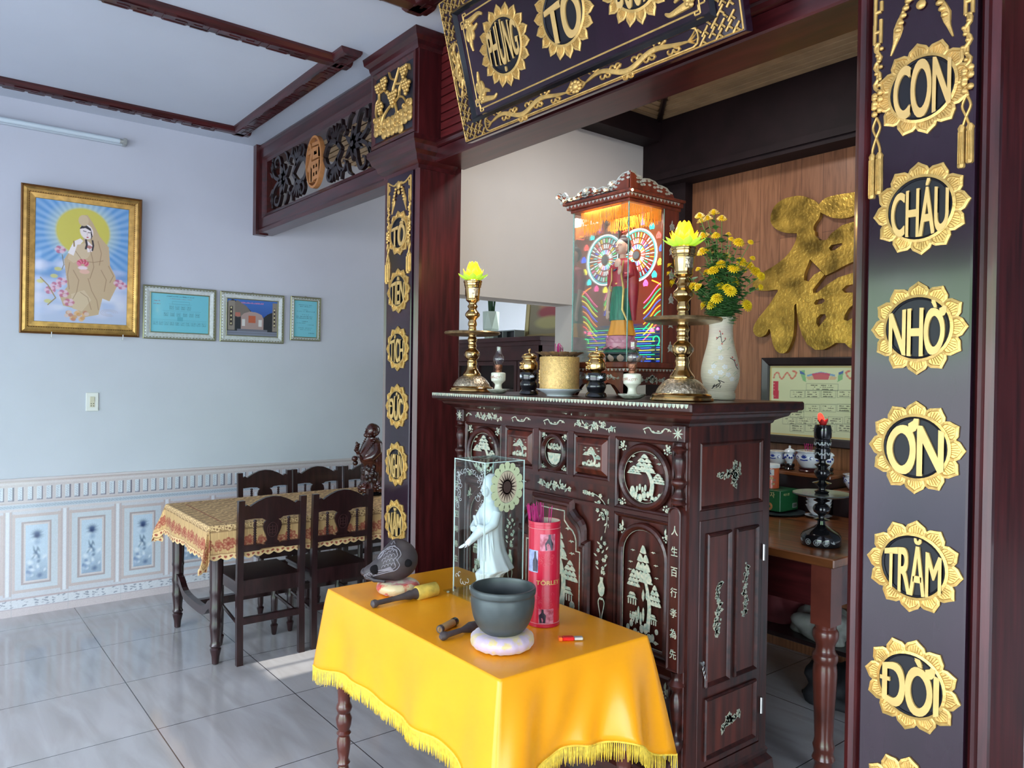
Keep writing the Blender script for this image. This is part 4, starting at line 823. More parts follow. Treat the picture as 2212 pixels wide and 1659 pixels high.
def fp(u, s_, k=1.018): x, y, z = fishpt(u, PI-s_); zc = .026+.050*smooth01(u/.6); return (x, y*k, zc+(z-zc)*k)
for row in range(5):
    for c_ in range(4): u0, s0 = .40+c_*.062+.031*(row % 2), -.05+.21*row; tube(bm, [fp(u0+.030*cos(a), s0+.12*sin(a)) for a in [-PI*.5+PI*i/8+PI/2*1 for i in range(9)]], .0013, 5)
tube(bm, [fp(u, s_) for u, s_ in spl([(.20, -.45), (.42, -.40), (.62, -.30), (.70, -.05), (.66, .20), (.72, .45), (.66, .75), (.50, .95), (.34, 1.05)], 5)], .0016, 5)
tube(bm, [fp(u, s_) for u, s_ in spl([(.30, -.28), (.50, -.28), (.63, -.12), (.60, .20), (.66, .42), (.60, .70), (.46, .85)], 5)], .0014, 5)
for rr in (.060, .042): tube(bm, [fp(.34+rr*cos(a), .95+rr*3.6*sin(a)) for a in [2*PI*i/20 for i in range(21)]], .0014, 5)
for q in (-.02, 0, .02): tube(bm, [fp(.34+q, .88), fp(.34+q, 1.02)], .0011, 5)
for k in range(9): tube(bm, [fp(.30+.012*k, -.10-.015*k), fp(.42+.015*k, -.16-.02*k), fp(.54+.008*k, -.10-.03*k)], .0012, 5)
for k in range(7): tube(bm, [fp(.05+.035*k+.022*cos(a), -.25+.09*(k % 3)+.16*sin(a)) for a in [i*.7 for i in range(8)]], .0013, 5)
tube(bm, [fp(.52+.06*k/6, 1.15-.12*sin(k)) for k in range(9)], .0013, 5); obj('carved_scales', bm, carve, body)
bm = nb()
for u, s_, r in ((.24, .12, .019), (.84, .0, .016)): p = Vector(fp(u, s_, .99)); ell(bm, p, (r, r*.55, r*.9), 16, 10)
obj('sound_holes', bm, mat('dark_hollow', (.008, .007, .008), .95, spec=.1), body)
bm = nb(); ell(bm, fishpt(.02, 0.), (.016, .030, .014)); ell(bm, (-.085, -.018, .012), (.022, .012, .008)); tube(bm, [(-.10, -.018, .018), (-.07, -.034, .008), (-.03, -.050, .008)], [.006, .008, .004], 8); obj('snout', bm, fishm, body, smooth=True)
def bar(name, label, a, b, prof, m1, cat, segs=()):
    """turned stick lying between a and b; prof [(t, r)]; segs: [(name, material, t0, t1, r)] sleeves"""
    a, b = Vector(a), Vector(b); d = b-a; q = d.to_track_quat('Z', 'Y').to_matrix().to_4x4(); M_ = Matrix.Translation(a) @ q; l = d.length
    bm = nb(); tt = nb(); lathe(tt, [(r, t_*l) for t_, r in prof], n=18); merge(bm, tt, M_); o = obj(name, bm, m1, smooth=True); tag(o, label, cat)
    for nm, m2, t0, t1, r in segs: bm = nb(); tt = nb(); lathe(tt, [(r*.9, t0*l), (r, t0*l+.003), (r, t1*l-.003), (r*.9, t1*l)], n=20); merge(bm, tt, M_); obj(nm, bm, m2, o, smooth=True)
    return o
strikew = mat('grey_brown_wood', (.055, .042, .045), .55, var=.3, scale=30)
bar('wooden_striker', 'dark turned wooden striker with yellow wrapped head lying before the wooden fish', (-2.312, 1.236, ZT+.013), (-2.315, 1.50, ZT+.023), [(0, .006), (.02, .013), (.06, .014), (.10, .009), (.35, .009), (.5, .012), (.58, .017), (.62, .015), (.66, .019), (.7, .021), (.9, .021)], strikew, 'striker',
    [('wrapped_head', mat('yellow_wrapping', (.55, .38, .06), .6, var=.3, scale=30), .68, 1.0, .026)])
bar('bell_striker', 'dark club-ended wooden bell striker lying beside the grey bowl', (-1.902, 1.250, ZT+.013), (-1.925, 1.395, ZT+.013), [(0, .007), (.05, .013), (.12, .013), (.2, .009), (.6, .008), (.75, .013), (.85, .017), (1, .015)], strikew, 'striker')
bar('striker_handle', 'short tan and black stick lying behind the bell striker', (-1.962, 1.285, ZT+.012), (-2.0, 1.372, ZT+.012), [(0, .008), (.04, .012), (.95, .0125), (1, .009)], mat('tan_stick', (.42, .25, .10), .5), 'stick', [('black_end', black, .8, 1.01, .0133), ('grey_end', strikew, 0, .14, .0128)])
# acrylic case with the white statue
CS = (-2.292, -2.108, 1.56, 1.735, ZT+.012, 1.200)
t = thing('display_case', 'clear engraved glass case over the white robed statue on the yellow table', 'display case', ((CS[0]+CS[1])/2, (CS[2]+CS[3])/2, ZT))
wx, wy, hz = (CS[1]-CS[0])/2, (CS[3]-CS[2])/2, CS[5]-ZT
bm = nb(); box(bm, -wx-.035, wx+.035, -wy-.022, wy+.03, .006, .010); obj('base_plate', bm, pane, t)
bm = nb()
for a in (-1, 1):
    for b in (-1, 1): ell(bm, (a*(wx+.02), b*(wy+.01), .004), (.006, .006, .004), 10, 6)
obj('feet', bm, mat('pale_plastic', (.7, .65, .5), .4), t)
for nm, x0, x1, y0, y1 in (('front_pane', -wx, wx, -wy, -wy+.004), ('back_pane', -wx, wx, wy-.004, wy), ('side_pane', -wx, -wx+.004, -wy+.004, wy-.004), ('side_pane', wx-.004, wx, -wy+.004, wy-.004)):
    bm = nb(); box(bm, x0, x1, y0, y1, .010, hz-.004); obj(nm, bm, pane, t)
bm = nb(); box(bm, -wx, wx, -wy, wy, hz-.004, hz); obj('top_pane', bm, pane, t)
edgem = mat('glass_edge', (.55, .72, .70), .15, coat=.5)
bm = nb()
for a in (-1, 1):
    for b in (-1, 1): box(bm, a*wx-.0016, a*wx+.0016, b*wy-.0016, b*wy+.0016, .010, hz)
for z in (hz-.002,):
    for a in (-1, 1): box(bm, -wx, wx, a*wy-.0015, a*wy+.0015, z-.0015, z+.0015); box(bm, a*wx-.0015, a*wx+.0015, -wy, wy, z-.0015, z+.0015)
obj('glass_edges', bm, edgem, t)
bm = nb()
for x, z in ((-wx+.012, hz-.02), (-wx+.012, .025)): tt = nb(); lathe(tt, [(.005, 0), (.005, .003)], n=12); merge(bm, tt, Matrix.Translation((x, -wy, z)) @ Matrix.Rotation(PI/2, 4, 'X'))
for y, z in ((-wy+.014, hz-.02), (wy-.014, hz-.02)): tt = nb(); lathe(tt, [(.005, 0), (.005, .003)], n=12); merge(bm, tt, Matrix.Translation((wx, y, z)) @ Matrix.Rotation(PI/2, 4, 'Y'))
obj('screws', bm, mat('bronze_screw', (.10, .06, .05), .4, metal=.6), t)
etch = mat('frosted_engraving', (.62, .68, .70), .8); bm = nb(); Fw = lambda u, v, d: (u, -wy-d, v); rng = random.Random(2)
for a in (-1, 1):
    for k in range(10): r = rng.uniform(.008, .018); x = a*(wx-.014-.008*(k % 4)); stroke(bm, Fw, spiral(x, hz-.045-.013*k+.01*a, r, .002, rng.uniform(0, 6), rng.uniform(8, 11), 14), .0005, .0004, 0, cs=CFL)
    for k in range(5): x = a*(.012+.016*k); stroke(bm, Fw, spiral(x, hz-.04-.004*k, .011, .003, k, k+5, 12), .0005, .0004, 0, cs=CFL)
for k in range(8): stroke(bm, Fw, spiral(-wx+.02+.017*k, .07+.012*sin(k*2)-.003*k, .012, .003, k, k+4.5, 12), .0005, .0004, 0, cs=CFL)
obj('engraving', bm, etch, t)
# sunburst halo decal on the side pane, behind the statue
bm = nb(); Sw = lambda u, v, d: (wx+.0004+d, u, v); hc = (.010, hz-.092)
frame(bm, Sw, oval(hc[0], hc[1], .060, .074), [(0, 0), (0, .0006), (.016, .0006), (.016, 0)])
for k in range(16): a = 2*PI*k/16; P(bm, Sw, ellp(hc[0]+.060*cos(a), hc[1]+.074*sin(a), .014, .016, 10), 0, .0007)
hl = obj('halo_petals', bm, mat('pale_green_decal', L(196, 206, 168), .6), t)
bm = nb(); P(bm, Sw, ellp(hc[0], hc[1], .045, .056, 36), 0, .0005); obj('halo_ground', bm, mat('pale_peach_decal', L(196, 180, 158), .6), hl)
bm = nb()
for k in range(20): a = 2*PI*k/20; P(bm, Sw, [(hc[0]+.018*cos(a-.22), hc[1]+.022*sin(a-.22)), (hc[0]+.044*cos(a), hc[1]+.055*sin(a)), (hc[0]+.018*cos(a+.22), hc[1]+.022*sin(a+.22))], 0, .0009)
P(bm, Sw, ellp(hc[0], hc[1], .021, .026, 24), 0, .0009); obj('halo_rays', bm, mat('dark_brown_decal', L(62, 44, 40), .6), hl)
def robe(bm, rings, n=44, folds=(), cap=(True, True)):
    """draped body lofted through elliptic rings (z, cx, cy, rx, ry, fold depth)"""
    ks = len(rings[0]); R = spl(rings, 3)
    loft(bm, [[(cx+rx*cos(2*PI*k/n)*(1+fd*sin(9*2*PI*k/n+z*8)+fd*.6*sin(16*2*PI*k/n)), cy+ry*sin(2*PI*k/n)*(1+fd*sin(9*2*PI*k/n+z*8)), z) for k in range(n)] for z, cx, cy, rx, ry, fd in R], cap)
def head(bm, c, s, lobes=True, nose=True, yaw=0):
    """small statue head facing -Y: skull, jaw, nose, brows, lips, ears"""
    t_ = nb(); ell(t_, (0, 0, .1*s), (.80*s, .92*s, 1.12*s), 20, 14); ell(t_, (0, -.22*s, -.35*s), (.62*s, .62*s, .62*s), 16, 10)
    tube(t_, [(0, -.86*s, .30*s), (0, -1.04*s, -.08*s), (0, -.90*s, -.16*s)], [.09*s, .17*s, .12*s], 8)
    for a in (-1, 1):
        tube(t_, [(a*.12*s, -.90*s, .34*s), (a*.38*s, -.84*s, .42*s), (a*.58*s, -.66*s, .30*s)], .06*s, 6); ell(t_, (a*.32*s, -.80*s, .18*s), (.17*s, .10*s, .07*s), 10, 6)
        ell(t_, (a*.82*s, .05*s, -.02*s), (.10*s, .20*s, .36*s), 10, 8); ell(t_, (a*.80*s, .0, -.42*s), (.09*s, .12*s, .24*s), 8, 6)
    ell(t_, (0, -.84*s, -.40*s), (.22*s, .10*s, .06*s), 10, 6); ell(t_, (0, -.82*s, -.50*s), (.18*s, .10*s, .06*s), 10, 6)
    merge(bm, t_, Matrix.Translation(c) @ Matrix.Rotation(yaw, 4, 'Z'))
def hand(bm, c, M_, s, curl=.3):
    """palm with five separate fingers, pointing +Z locally, palm facing -Y"""
    t_ = nb(); ell(t_, (0, 0, .42*s), (.36*s, .15*s, .48*s), 12, 8)
    for x, l, k in ((-.26, .62, .1), (-.09, .72, .0), (.09, .68, .0), (.26, .54, -.1)): tube(t_, [(x*s, 0, .75*s), (x*s*1.05, -.04*s, (.75+l*.5)*s), (x*s*1.08, -(.04+curl*.5)*s*.6, (.75+l)*s)], [.10*s, .088*s, .055*s], 7)
    tube(t_, [(.26*s, -.05*s, .25*s), (.46*s, -.14*s, .50*s), (.50*s, -.20*s, .80*s)], [.12*s, .10*s, .06*s], 7); merge(bm, t_, Matrix.Translation(c) @ M_)
wst = mat('white_porcelain', L(226, 228, 236), .42, coat=.15)
t = thing('white_statue', 'white hooded robed statue standing with raised hand inside the glass case', 'statue', (-2.20, 1.655, ZT+.0125))
bm = nb(); robe(bm, [(0, 0, 0, .058, .066, .03), (.012, 0, 0, .060, .068, .03), (.030, 0, 0, .052, .058, .05), (.048, 0, 0, .040, .046, .04)], 36); ell(bm, (-.02, -.045, .014), (.03, .022, .014)); ell(bm, (.03, .04, .014), (.03, .022, .014)); obj('base', bm, wst, t, smooth=True)
bm = nb()
robe(bm, [(.040, .0, .0, .040, .046, .06), (.062, .0, .0, .045, .050, .07), (.075, .004, .006, .050, .058, .06), (.085, .010, .024, .056, .062, .05), (.10, .010, .022, .053, .060, .05), (.15, .004, .010, .044, .050, .04), (.21, 0, .004, .040, .045, .03), (.26, 0, .002, .044, .043, .03), (.295, 0, .002, .047, .038, .02), (.318, 0, .004, .038, .032, .01), (.332, 0, .004, .024, .024, 0), (.345, 0, .004, .024, .026, 0), (.37, 0, .004, .029, .033, 0), (.395, 0, .004, .030, .034, 0), (.418, 0, .006, .024, .028, 0), (.430, 0, .008, .012, .014, 0)])
head(bm, (0, -.014, .372), .0255)
for a in (-1, 1): tube(bm, [(a*.040, .0, .295), (a*.046, -.02, .255), (a*.034, -.048, .235), (a*.012, -.066, .25 if a > 0 else .235)], [.017, .018, .016, .011], 10)
tube(bm, [(.02, -.05, .24), (.0, -.075, .205), (-.005, -.10, .185)], [.020, .014, .010], 10)
for k in range(7): a = -2.6+.35*k; tube(bm, [(.044*cos(a)*.9, .044*sin(a), .27), (.040*cos(a+.12), .046*sin(a+.12), .2), (.045*cos(a+.2), .052*sin(a+.2)+.006, .12)], [.001, .0028, .001], 6)
hand(bm, (.008, -.068, .252), Matrix.Rotation(.2, 4, 'X'), .026, .1); hand(bm, (-.006, -.098, .188), Matrix.Rotation(1.9, 4, 'X'), .024, .1); obj('robed_figure', bm, wst, t, smooth=True)
# standing red tin with incense sticks
t = thing('round_tin', 'tall crimson cylindrical bottle tin holding incense sticks beside the display case', 'tin', (-1.850, 1.612, ZT)); tr, thh = .0515, .335
crim = mat('crimson_card', (.48, .008, .035), .3, coat=.3, var=.05)
bm = nb(); lathe(bm, [(tr, .0), (tr+.001, .001), (tr+.001, .009), (tr, .010), (tr, thh-.010), (tr+.001, thh-.009), (tr+.0008, thh), (tr-.0015, thh), (tr-.0015, .004), (0.001, .004)], n=48, cap=(True, False)); body = obj('tube', bm, crim, t, smooth=True)
bm = nb(); lathe(bm, [(tr-.0018, thh-.001), (tr-.0018, .01), (.001, .01)], n=40, cap=(False, False)); obj('cream_lining', bm, mat('cream_card', (.62, .55, .42), .7), body)
bm = nb()
for z in (.012, thh-.022): lathe(bm, [(tr+.0004, z), (tr+.0012, z+.0006), (tr+.0004, z+.0012)], n=48, cap=(False, False))
obj('rim_line', bm, mat('pale_pink_line', (.7, .45, .42), .4), body)
CYL = lambda u, v, d: ((tr+d+.0004)*sin(u/tr), -(tr+d+.0004)*cos(u/tr), v)
def wraprect(bm, u0, u1, v0, v1, d=.0002): loft(bm, [[CYL(u0+(u1-u0)*k/8, v, d) for v in (v0, v1)] for k in range(9)], (False, False), closed=False)
bm = nb(); a0 = .55*tr; wraprect(bm, a0-.046, a0-.004, .175, .245); wp = obj('lake_photo', bm, mat('lake_photo', L(170, 186, 226), .3, col2=L(120, 128, 166), scale=60), body)
bm = nb(); wraprect(bm, a0+.002, a0+.052, .245, .298); wraprect(bm, a0-.0, a0+.050, .012, .060); obj('photo_inset', bm, mat('pink_photo', L(206, 130, 150), .3, col2=L(140, 40, 60), scale=70), body)
for pts in ([(a0-.022, .178), (a0-.006, .178), (a0-.005, .212), (a0-.010, .222), (a0-.011, .242), (a0-.017, .242), (a0-.018, .222), (a0-.023, .212)], [(a0+.020, .247), (a0+.042, .247), (a0+.044, .268), (a0+.037, .284), (a0+.036, .297), (a0+.029, .297), (a0+.028, .284), (a0+.018, .268)], [(a0+.004, .016), (a0+.022, .016), (a0+.024, .040), (a0+.017, .048), (a0+.016, .059), (a0+.010, .059), (a0+.009, .048), (a0+.002, .040)]): bm = nb(); P(bm, CYL, pts, .0004, .001); obj('dark_bottle', bm, mat('bottle_print', (.02, .015, .03), .2), body)
bm = nb(); text(bm, CYL, 'TÖRLEY', a0+.032, .145, .082, .017, .0003, .001, bold=.02); obj('lettering', bm, goldf, body)
bm = nb()
for k in range(26): stroke(bm, CYL, spiral(a0+.02+.024*sin(k*1.7), .05+.0047*k if k < 13 else .16+.003*k, .007, .002, k, k+5, 9), .0004, .0003, .0001, cs=CFL)
obj('faint_crest', bm, mat('pale_red_print', (.62, .10, .12), .35), body)
incp = mat('magenta_incense', (.42, .01, .14), .6, var=.2)
k_ = 0; proto = None
for k in range(36):
    a = -.5+rng.uniform(-1, 1)*1.5; r0 = tr*.8
    x0, y0 = r0*.35*rng.uniform(-1, 1)-.01, r0*.5*rng.uniform(-1, 1); x1, y1 = -.030+.022*rng.uniform(-1, 1), .028*rng.uniform(-1, 1)-.012; 
    if k > 33: x1, y1 = .012+.012*(k-34), .01
    h_ = .378+rng.uniform(-.004, .012); bm = nb(); tube(bm, [(x0, y0, .012), (x1, y1, h_)], .0013, 5); o = obj('incense_stick', bm, incp, loc=(-1.850, 1.612, ZT)); tag(o, 'thin magenta incense stick leaning in the crimson tin', 'incense stick', 'incense sticks in the crimson tin')
# singing bowl on its cushion
c = (-1.757, 1.372, ZT); tag(cushion('round_cushion', '', c, .094, .048, ((.60, .46, .22), (.52, .40, .52))), 'pale pink and gold brocade ring cushion under the grey bowl', 'cushion')
bronze = mat('grey_patina_bronze', (.065, .078, .080), .42, metal=.35, var=.2, scale=12)
bm = nb(); lathe(bm, spl([(.02, .0), (.045, .002), (.068, .018), (.084, .045), (.092, .075), (.0945, .10), (.093, .118), (.0965, .121), (.0975, .134), (.095, .140)], 3)+[(.090, .140), (.087, .132), (.088, .10), (.084, .06), (.065, .03), (.03, .018), (.002, .016)], (0, 0, 0), 56, (True, False)); o = obj('singing_bowl', bm, bronze, smooth=True, loc=(c[0], c[1], ZT+.040)); tag(o, 'large grey patinated bronze singing bowl on its pale cushion', 'bowl')
# lighter
a, b = A(1206, 1383, 'Z', ZT), A(1261, 1382, 'Z', ZT); d = b-a; ll = .075; t = thing('lighter', 'red cigarette lighter with clear end lying on the yellow cloth', 'lighter', (a.x, a.y, ZT), math.atan2(d.y, d.x))
bm = nb(); bbox(bm, .012, .048, -.011, .011, .0, .011, .003); obj('body', bm, mat('red_plastic', (.7, .01, .01), .3), t)
bm = nb(); bbox(bm, .0, .012, -.011, .011, .0, .011, .002); obj('base_cap', bm, mat('orange_plastic', (.9, .16, .02), .35), t)
bm = nb(); bbox(bm, .048, .075, -.009, .009, .001, .010, .002); tube(bm, [(.070, -.008, .006), (.070, .008, .006)], .004, 8); obj('clear_end', bm, mat('metal_hood', (.7, .7, .68), .3, metal=.6), t)
bm = nb(); text(bm, lambda u, v, d: (u, v, .011+d), 'GAS', .03, 0, .020, .007, 0, .0004); obj('lettering', bm, goldf, t) if 0 else bm.free()
# ================================================================ dining table, lace cloth, chairs
DX0, DX1, DY0, DY1, DZ = -4.735, -3.925, 1.185, 2.80, .722
t = thing('dining_table', 'long dark wooden dining table under the lace cloth by the left wall', 'table', ((DX0+DX1)/2, (DY0+DY1)/2, 0)); hx, hy = (DX1-DX0)/2, (DY1-DY0)/2
bm = nb(); bbox(bm, -hx, hx, -hy, hy, DZ-.03, DZ-.003, .004); obj('tabletop', bm, chairw, t)
bm = nb()
for a in (-1, 1): box(bm, a*(hx-.06)-.012, a*(hx-.06)+.012, -hy+.06, hy-.06, .60, DZ-.03); box(bm, -hx+.06, hx-.06, a*(hy-.06)-.012, a*(hy-.06)+.012, .60, DZ-.03)
obj('apron', bm, chairw, t)
lg = [(r_*.86, z_) for r_, z_ in [(.014, 0), (.020, .004), (.023, .04), (.030, .065), (.033, .078), (.026, .086), (.036, .098), (.030, .108), (.028, .12), (.034, .18), (.038, .20), (.034, .215), (.035, .26), (.040, .285), (.036, .30), (.036, .36), (.040, .375), (.037, .39), (.041, .56), (.043, .575), (.039, .69)]]
for sx in (-1, 1):
    for sy in (-1, 1): bm = nb(); lathe(bm, lg, n=20); obj('leg', bm, chairw, t, smooth=True, loc=(sx*(hx-.052), sy*(hy-.052), 0))
for sy in (-1, 1):
    bm = nb(); y = sy*(hy-.052); w_ = spl([(-hx+.06, .30), (-hx+.13, .29), (-.18, .235), (0, .225), (.18, .235), (hx-.13, .29), (hx-.06, .30)], 4); loft(bm, [[(u, y-.016, v-.022), (u, y+.016, v-.022), (u, y+.016, v+.022), (u, y-.016, v+.022)] for u, v in w_]); obj('end_stretcher', bm, chairw, t)
bm = nb(); bbox(bm, -.022, .022, -hy+.06, hy-.06, .205, .245, .003); obj('long_stretcher', bm, chairw, t)
# lace cloth
ov = .185; nx, ny = 330, 520
a_ = np.linspace(-ov, 2*hx+ov, nx); b_ = np.linspace(-ov, 2*hy+ov, ny); Aa, Bb = np.meshgrid(a_, b_)
ex = np.where(Aa < 0, Aa, np.where(Aa > 2*hx, Aa-2*hx, 0)); ey = np.where(Bb < 0, Bb, np.where(Bb > 2*hy, Bb-2*hy, 0)); E_ = np.hypot(ex, ey); E1 = np.maximum(abs(ex), abs(ey))
sc_ = 1-.07*(1-np.abs(np.sin(np.where(abs(ex) > abs(ey), Bb, Aa)*PI/.055)))*(E1/ov)**6
Cx, Cy = np.clip(Aa, 0, 2*hx), np.clip(Bb, 0, 2*hy); nxv = np.where(E_ > 0, ex/np.maximum(E_, 1e-9), 0); nyv = np.where(E_ > 0, ey/np.maximum(E_, 1e-9), 0)
cn = np.minimum(abs(ex), abs(ey))/ov; fold = .010*np.sin((Bb+Aa)*23)*(E_/ov)+.014*np.sin((Bb-Aa)*15+1)*(E_/ov)
offo = .006+.06*E_+fold*.6+cn*(.05+.05*np.sin(np.arctan2(abs(ey), abs(ex))*8)); offo = np.where(E_ > 0, offo, 0)
Xc = DX0+Cx+nxv*offo; Yc = DY0+Cy+nyv*offo; Zc = DZ+.0015-np.minimum(E_, .235)*sc_*.97
cv = Cv(1, 1, nx, ny); cv.X, cv.Z = Aa+ov, Bb+ov; Wt, Ht = 2*hx+2*ov, 2*hy+2*ov; cv.w = Wt; cv.a[:] = L(214, 176, 122)
dE = np.minimum(np.minimum(cv.X, Wt-cv.X), np.minimum(cv.Z, Ht-cv.Z)); al = np.where(np.minimum(cv.X, Wt-cv.X) < np.minimum(cv.Z, Ht-cv.Z), cv.Z, cv.X)
rib = (np.sin(al*2*PI/.0085) > .1)
cv.put(((dE > .03) & rib & (dE < .165)).astype(float), (150, 112, 74), .55)
# dense open pattern on the top
pt = np.sin(Aa*150+1.5*np.sin(Bb*70))*np.sin(Bb*120+1.5*np.sin(Aa*60)); cv.put(((dE > .20) & (pt > .05)).astype(float), (122, 88, 56), .72)
cv.put(((dE > .265) & (dE < .272)).astype(float), (150, 70, 50), .8)
# flowers along the table edge and red blossoms near the hem
per = .062
def blossoms(d0, per, r, petals, col, hole, al_=1, jig=0):
    u = np.mod(al+jig, per)-per/2; v = dE-d0; rr = np.hypot(u, v); th = np.arctan2(v, u); lobe = r*(.72+.28*np.abs(np.cos(th*petals/2))); cv.put(((rr < lobe)).astype(float), col, al_)
    if hole: cv.put(((rr < lobe*.72) & (rr > lobe*.35) & (np.abs(np.cos(th*petals/2)) > .55)).astype(float), hole, .9)
    cv.put((rr < r*.2).astype(float), col, 1)
cv.put(((dE > .15) & (dE < .20)).astype(float), (126, 92, 60), .75); blossoms(.178, .062, .026, 5, (222, 188, 136), (118, 72, 48)); blossoms(.172, .062, .014, 4, (222, 188, 136), (118, 72, 48), jig=.031)
blossoms(.085, .11, .036, 8, (150, 62, 50), (196, 140, 104), .85); blossoms(.075, .11, .028, 6, (158, 74, 58), (200, 150, 112), .8, jig=.05); blossoms(.095, .073, .018, 5, (164, 84, 64), None, .7, jig=.03)
cv.put((dE < .032).astype(float), (222, 188, 138)); u = np.mod(al, .0275)-.01375; cv.put((((u/.0085)**2+((dE-.017)/.007)**2) < 1).astype(float), (146, 60, 44), .95)
cv.put(((dE > .032) & (dE < .036)).astype(float), (160, 116, 78), .8)
o = gridmesh('lace_tablecloth', np.stack([Xc, Yc, Zc], -1), nx, ny, cv.a, paint_lace, smooth=True); tag(o, 'cream lace tablecloth with red blossoms and scalloped hem over the dining table', 'tablecloth')
def make_chair(label, loc, rz, group):
    t = thing('dining_chair', label, 'chair', loc, rz, group)
    bm = nb(); bbox(bm, -.19, .168, -.175, .175, .405, .43, .006); obj('seat', bm, chairw, t)
    bm = nb(); box(bm, -.175, .165, -.165, -.150, .355, .405); box(bm, -.175, .165, .150, .165, .355, .405); box(bm, -.178, -.163, -.16, .16, .355, .405); box(bm, .165, .185, -.15, .15, .352, .432); obj('seat_frame', bm, chairw, t)
    for s in (-1, 1):
        bm = nb(); loft(bm, [[(x-.014, s*.165-.016, z), (x+.014, s*.165-.016, z), (x+.014, s*.165+.016, z), (x-.014, s*.165+.016, z)] for x, z in ((.185, 0), (.178, .25), (.176, .43), (.182, .65), (.192, .845))]); obj('leg', bm, chairw, t)
        bm = nb(); lathe(bm, [(.010, 0), (.014, .01), (.018, .04), (.022, .055), (.014, .065), (.017, .08), (.020, .2), (.022, .215), (.018, .23), (.018, .36)], (-.165, s*.152, 0), 14); obj('leg', bm, chairw, t, smooth=True)
        bm = nb(); tube(bm, [(-.16, s*.152, .235), (.175, s*.163, .20)], .009, 6); obj('stretcher', bm, chairw, t)
        bm = nb(); lathe(bm, [(.006, 0)]+[(r, .012+.0125*k+dz) for k in range(10) for r, dz in ((.005, 0), (.0095, .006))]+[(.006, .14)], (.184, s*.090, .600), 12); obj('back_spindle', bm, chairw, t, smooth=True)
    bm = nb(); bbox(bm, .165, .192, -.152, .152, .205, .24, .002); obj('rear_stretcher', bm, chairw, t)
    B = lambda u, v, d: (.195+d+(v-.7)*.04, u, v)
    bm = nb(); top = [(-.150, .815), (-.135, .822), (-.12, .812), (-.105, .822), (-.08, .836), (-.04, .852), (0, .857), (.04, .852), (.08, .836), (.105, .822), (.12, .812), (.135, .822), (.150, .815)]
    P(bm, B, [(-.150, .745)]+top+[(.150, .745), (.10, .748), (.055, .745), (.04, .735), (-.04, .735), (-.055, .745), (-.10, .748)], -.022, 0); obj('crest_rail', bm, chairw, t)
    bm = nb(); P(bm, B, [(-.150, .580), (-.150, .612), (-.06, .612), (-.045, .604), (.045, .604), (.06, .612), (.150, .612), (.150, .580), (.07, .580), (.055, .588), (-.055, .588), (-.07, .580)], -.020, 0); obj('lower_rail', bm, chairw, t)
    vs = [(.030, .602), (.040, .612), (.026, .625), (.030, .645), (.045, .68), (.050, .70), (.044, .722), (.030, .735), (.034, .745)]
    bm = nb(); P(bm, B, [(u, v) for u, v in vs]+[(-u, v) for u, v in reversed(vs)], -.014, -.002); sp_ = obj('splat', bm, chairw, t)
    bm = nb(); frame(bm, lambda u, v, d: B(u, v, d-.002), oval(0, .68, .029, .040, 20), [(0, 0), (0, .002), (.003, .002), (.003, 0)])
    Bs = lambda u, v, d: B(u, v, d-.002)
    for q in (-.016, 0, .016): stroke(bm, Bs, [(q, .68-.026*(1-abs(q)*30*.5)), (q, .68+.026*(1-abs(q)*30*.5))], .0016, .002, cs=CFL); stroke(bm, Bs, [(-.018, .68+q), (.018, .68+q)], .0016, .002, cs=CFL)
    obj('longevity_emblem', bm, mat('emblem_wood', (.05, .016, .018), .35), sp_); return t
g = 'dark dining chairs around the lace-covered table'
ch = make_chair('nearest dark dining chair with its back to the room, tucked at the table corner', (-4.07, 1.492, 0), 0, g)
for lab, loc, rz in (('dark dining chair on the near long side, beside the pillar and wooden fish', (-4.075, 1.893, 0), .01), ('dark dining chair on the wall side, nearest the table end', (-4.765, 1.85, 0), PI), ('dark dining chair on the wall side, middle of three', (-4.775, 2.225, 0), PI+.01), ('dark dining chair on the wall side, half hidden behind the laughing statue', (-4.77, 2.60, 0), PI)):
    c_ = copy_tree(ch); c_.location = loc; c_.rotation_euler = (0, 0, rz); c_['label'] = lab
# laughing statue on the dining table
stw = mat('red_brown_carving', (.048, .010, .007), .25, var=.6, scale=14, coat=.5)
t = thing('laughing_statue', 'red-brown carved laughing bald monk statue standing on the dining table', 'statue', (-4.37, 2.335, DZ+.003))
bm = nb(); lathe(bm, [(.060, 0), (.066, .006), (.058, .016), (.070, .026), (.066, .03)], n=24); obj('stand', bm, black, t, smooth=True)
bm = nb(); rng = random.Random(6); robe(bm, [(.03, 0, 0, .085, .080, .10), (.05, 0, 0, .092, .085, .14), (.075, 0, 0, .080, .072, .14), (.095, 0, .0, .072, .066, .08)], 40)
for k in range(26): a = k*2.4; ell(bm, (.080*cos(a), .074*sin(a), .045+.03*sin(k*3.1)), (.018, .018, .014), 10, 6)
obj('wave_base', bm, stw, t, smooth=True)
bm = nb()
robe(bm, [(.09, 0, 0, .070, .062, .10), (.14, 0, 0, .072, .064, .09), (.19, 0, 0, .070, .064, .05), (.215, 0, -.006, .074, .072, .01), (.25, 0, -.008, .080, .080, .0), (.285, 0, -.004, .080, .072, .0), (.315, 0, 0, .078, .062, .02), (.34, 0, .004, .066, .050, .0), (.358, 0, .004, .040, .038, 0), (.37, 0, 0, .034, .034, 0)])
head(bm, (0, -.008, .408), .044); ell(bm, (0, .0, .415), (.040, .046, .044)); ell(bm, (-.02, -.04, .385), (.016, .016, .014)); ell(bm, (.02, -.04, .385), (.016, .016, .014))
